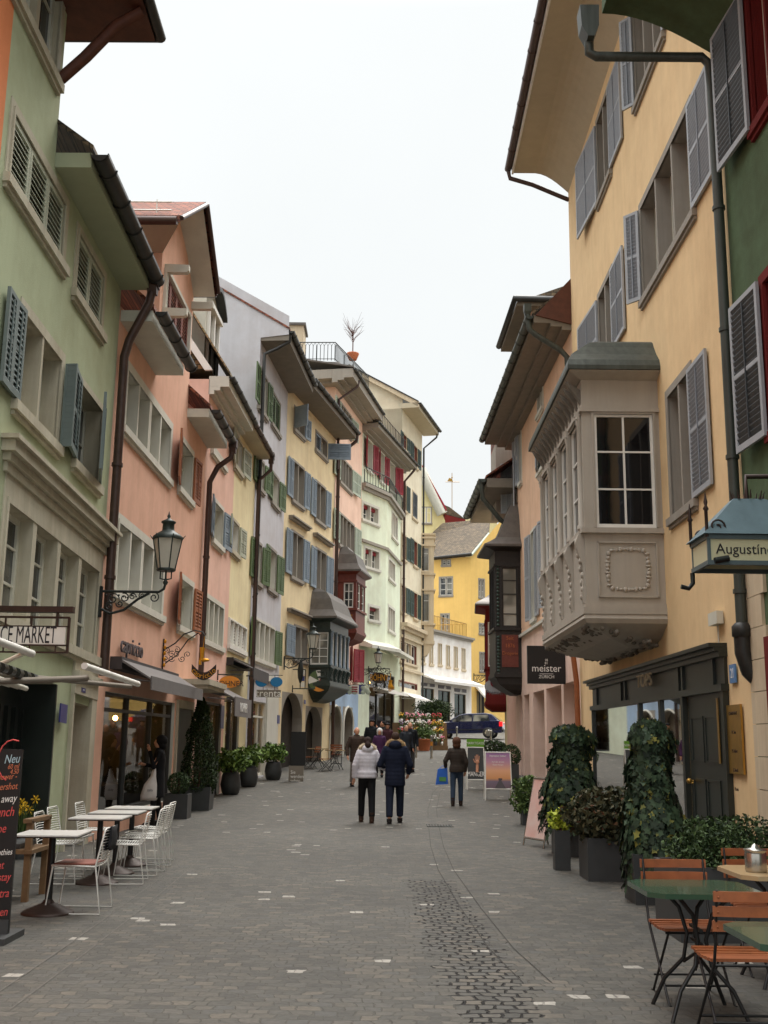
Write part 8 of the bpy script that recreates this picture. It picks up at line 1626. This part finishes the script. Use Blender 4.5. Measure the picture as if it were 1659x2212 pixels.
person('woman from behind in white quilted jacket with cream fur hood, arm linked to the man', ('L', 520, 1872), 1.70, .08, ('jacket_white', (214, 210, 216)), 0, blk, 0, ('ankle_boot_brown', (62, 44, 34)), 'bun', ('hair_brown', (50, 36, 32)), [((-.26, -.02, 1.15), (-.27, .03, .9)), ((.3, -.0, 1.14), (.46, .06, 1.06))], .16, .9, .16, 1, 1.08, ('fur_cream', (214, 200, 176)))
person('man from behind in long navy parka with tan fur hood, beside the white jacket', ('L', 975, 1885), 1.80, -.03, ('parka_navy', (26, 32, 50)), 0, ('dark_denim', (30, 36, 52)), 0, ('shoe_dark', (46, 40, 38)), 'short', ('hair_dark', (62, 46, 38)), [((-.3, .0, 1.12), (-.2, .18, 1.05)), ((.3, -.02, 1.12), (.26, .1, .95))], -.16, .72, .12, 0, 1.12, ('fur_tan', (180, 152, 112)))
pt, hb_ = person('woman from behind in brown shiny jacket and jeans with a blue shopping bag', ('M', 560, 2010), 1.64, -.1, ('jacket_brown', (58, 50, 44)), 0, ('blue_jeans', (52, 66, 84)), 0, ('boot_brown', (50, 38, 32)), 'bob', ('hair_auburn', (84, 54, 38)), [((-.3, -.03, 1.14), (-.3, .1, .98)), ((.25, -.02, 1.12), (.22, .08, .88))], -.1, .86, .1, 1, 1.0, bag=('shopper', 0))
MT['bag_blue'] = mat('bag_blue', (30, 96, 190), .4, 0, .12, 5); MT['bag_white'] = mat('bag_white', (222, 214, 208), .45, 0, .05, 8, .6, 18)
bp = pt.matrix_basis @ hb_; t = thing('shopping_bag', 'blue and green shopping bag hanging from the arm of the woman in brown', 'bag', (bp.x-.08, bp.y-.05, bp.z+.1)); t.scale = (.85, .85, .85); m = MB(); m.add([(-.2, -.06, -.52), (.16, -.06, -.5), (.16, .06, -.5), (-.2, .06, -.52), (-.14, -.04, -.08), (.14, -.04, -.04), (.14, .04, -.04), (-.14, .04, -.08)], [(0, 1, 2, 3), (7, 6, 5, 4), (0, 4, 5, 1), (1, 5, 6, 2), (2, 6, 7, 3), (3, 7, 4, 0)]); m.build('bag_body', 'bag_blue', t); m = MB(); m.box(-.1, .1, -.075, -.065, -.42, -.3); m.build('print', 'lf_lime', t).data.materials[0] = mat('print_green', (90, 150, 80), .5); m = MB(); m.tube([(-.1, 0, -.08), (0, 0, .02), (.1, 0, -.06)], .01, 5); m.build('handle', 'bag_blue', t)
pw, hw = person('dark haired woman in black coat on the phone beside the pink shop', ('N', 1340, 805), 1.66, R(105), ('coat_black', (20, 20, 22)), 0, blk, 0, ('boot_black', (24, 22, 22)), 'bob', ('hair_black', (22, 20, 20)), [((-.24, .12, 1.15), (-.1, .2, 1.45)), ((.22, .08, 1.15), (.16, .26, 1.18))], .08, .55, .0, 1, .9, bag=('b', 1))
c = at(('N', 1300, 470), pw.location.y-.15); t = thing('carrier_bag', 'white plastic carrier bag held by the woman in black', 'bag', (c.x, c.y, c.z)); m = MB(); ring_loft(m, [(-.04, 0, -.24, .15, .06), (-.02, 0, -.15, .17, .08), (.0, 0, .05, .13, .06), (.03, 0, .2, .05, .03), (.05, 0, .38, .015, .012)], 12); rn = random.Random(2); m.v = [v+Vector((rn.uniform(-.008, .008),)*3) for v in m.v]; m.build('bag_body', 'bag_white', t); text('lettering', 'zala', .07, 'text_gray', t, facing(Vector((0, -.085, -.05)), (0, -1, 0)), .001, world=False)
person('bald man in dark coat walking towards the camera by the flower stall', ('L', 1220, 1050), 1.80, math.pi+.1, ('coat_charcoal', (30, 32, 36)), 0, gry, 0, ('shoe_black', (24, 22, 22)), 'fringe', ('hair_grey', (120, 114, 106)), [None, None], .1, .72, .06)
person('bald man in brown coat half hidden behind the white jacket', ('L', 350, 1290), 1.76, math.pi+.3, ('coat_brown', (64, 52, 44)), 0, ('beige_trousers', (120, 112, 106)), 0, ('shoe_black', 0), 'fringe', ('hair_grey', 0), [((-.32, 0, 1.12), (-.3, .12, .95)), ((.3, 0, 1.12), (.3, .1, .9))], .12, .72, .1)
person('white haired woman in purple coat and scarf between the couple', ('L', 725, 1135), 1.62, math.pi, ('coat_purple', (72, 42, 76)), 0, blk, 0, ('shoe_black', 0), 'bob', ('hair_white', (206, 202, 198)), [None, None], .06, .7, .05, 1)
person('man in black flat cap and dark coat behind the purple coat', ('L', 600, 1010), 1.84, math.pi-.2, ('coat_charcoal', 0), 0, gry, 0, ('shoe_black', 0), 'fringe', ('hair_black', 0), [None, None], .06, .72, .04, hat=('cap_black', (26, 24, 26)))
person('dark haired person in maroon coat behind the navy parka', ('L', 850, 1005), 1.72, math.pi, ('coat_maroon', (70, 40, 46)), 0, blk, 0, ('shoe_black', 0), 'bun', ('hair_black', 0), [None, None], .06, .7, .04, 1, hat=('cap_black', 0))
person('grey bearded man in dark jacket right behind the navy parka', ('L', 1155, 1060), 1.70, math.pi+.5, ('coat_slate', (48, 52, 58)), 0, ('blue_grey_trousers', (92, 100, 112)), 0, ('shoe_black', 0), 'short', ('hair_grey', 0), [None, None], .08, .8, .04)
person('dark haired person with raised pale hand near the lit shop entrance', ('L', 780, 960), 1.75, math.pi*.5, ('coat_black', 0), 0, blk, 0, ('shoe_black', 0), 'short', ('hair_black', 0), [((-.2, .15, 1.2), (-.1, .22, 1.45)), None], .05, .72, .03)
print('OBJ', len(bpy.data.objects))
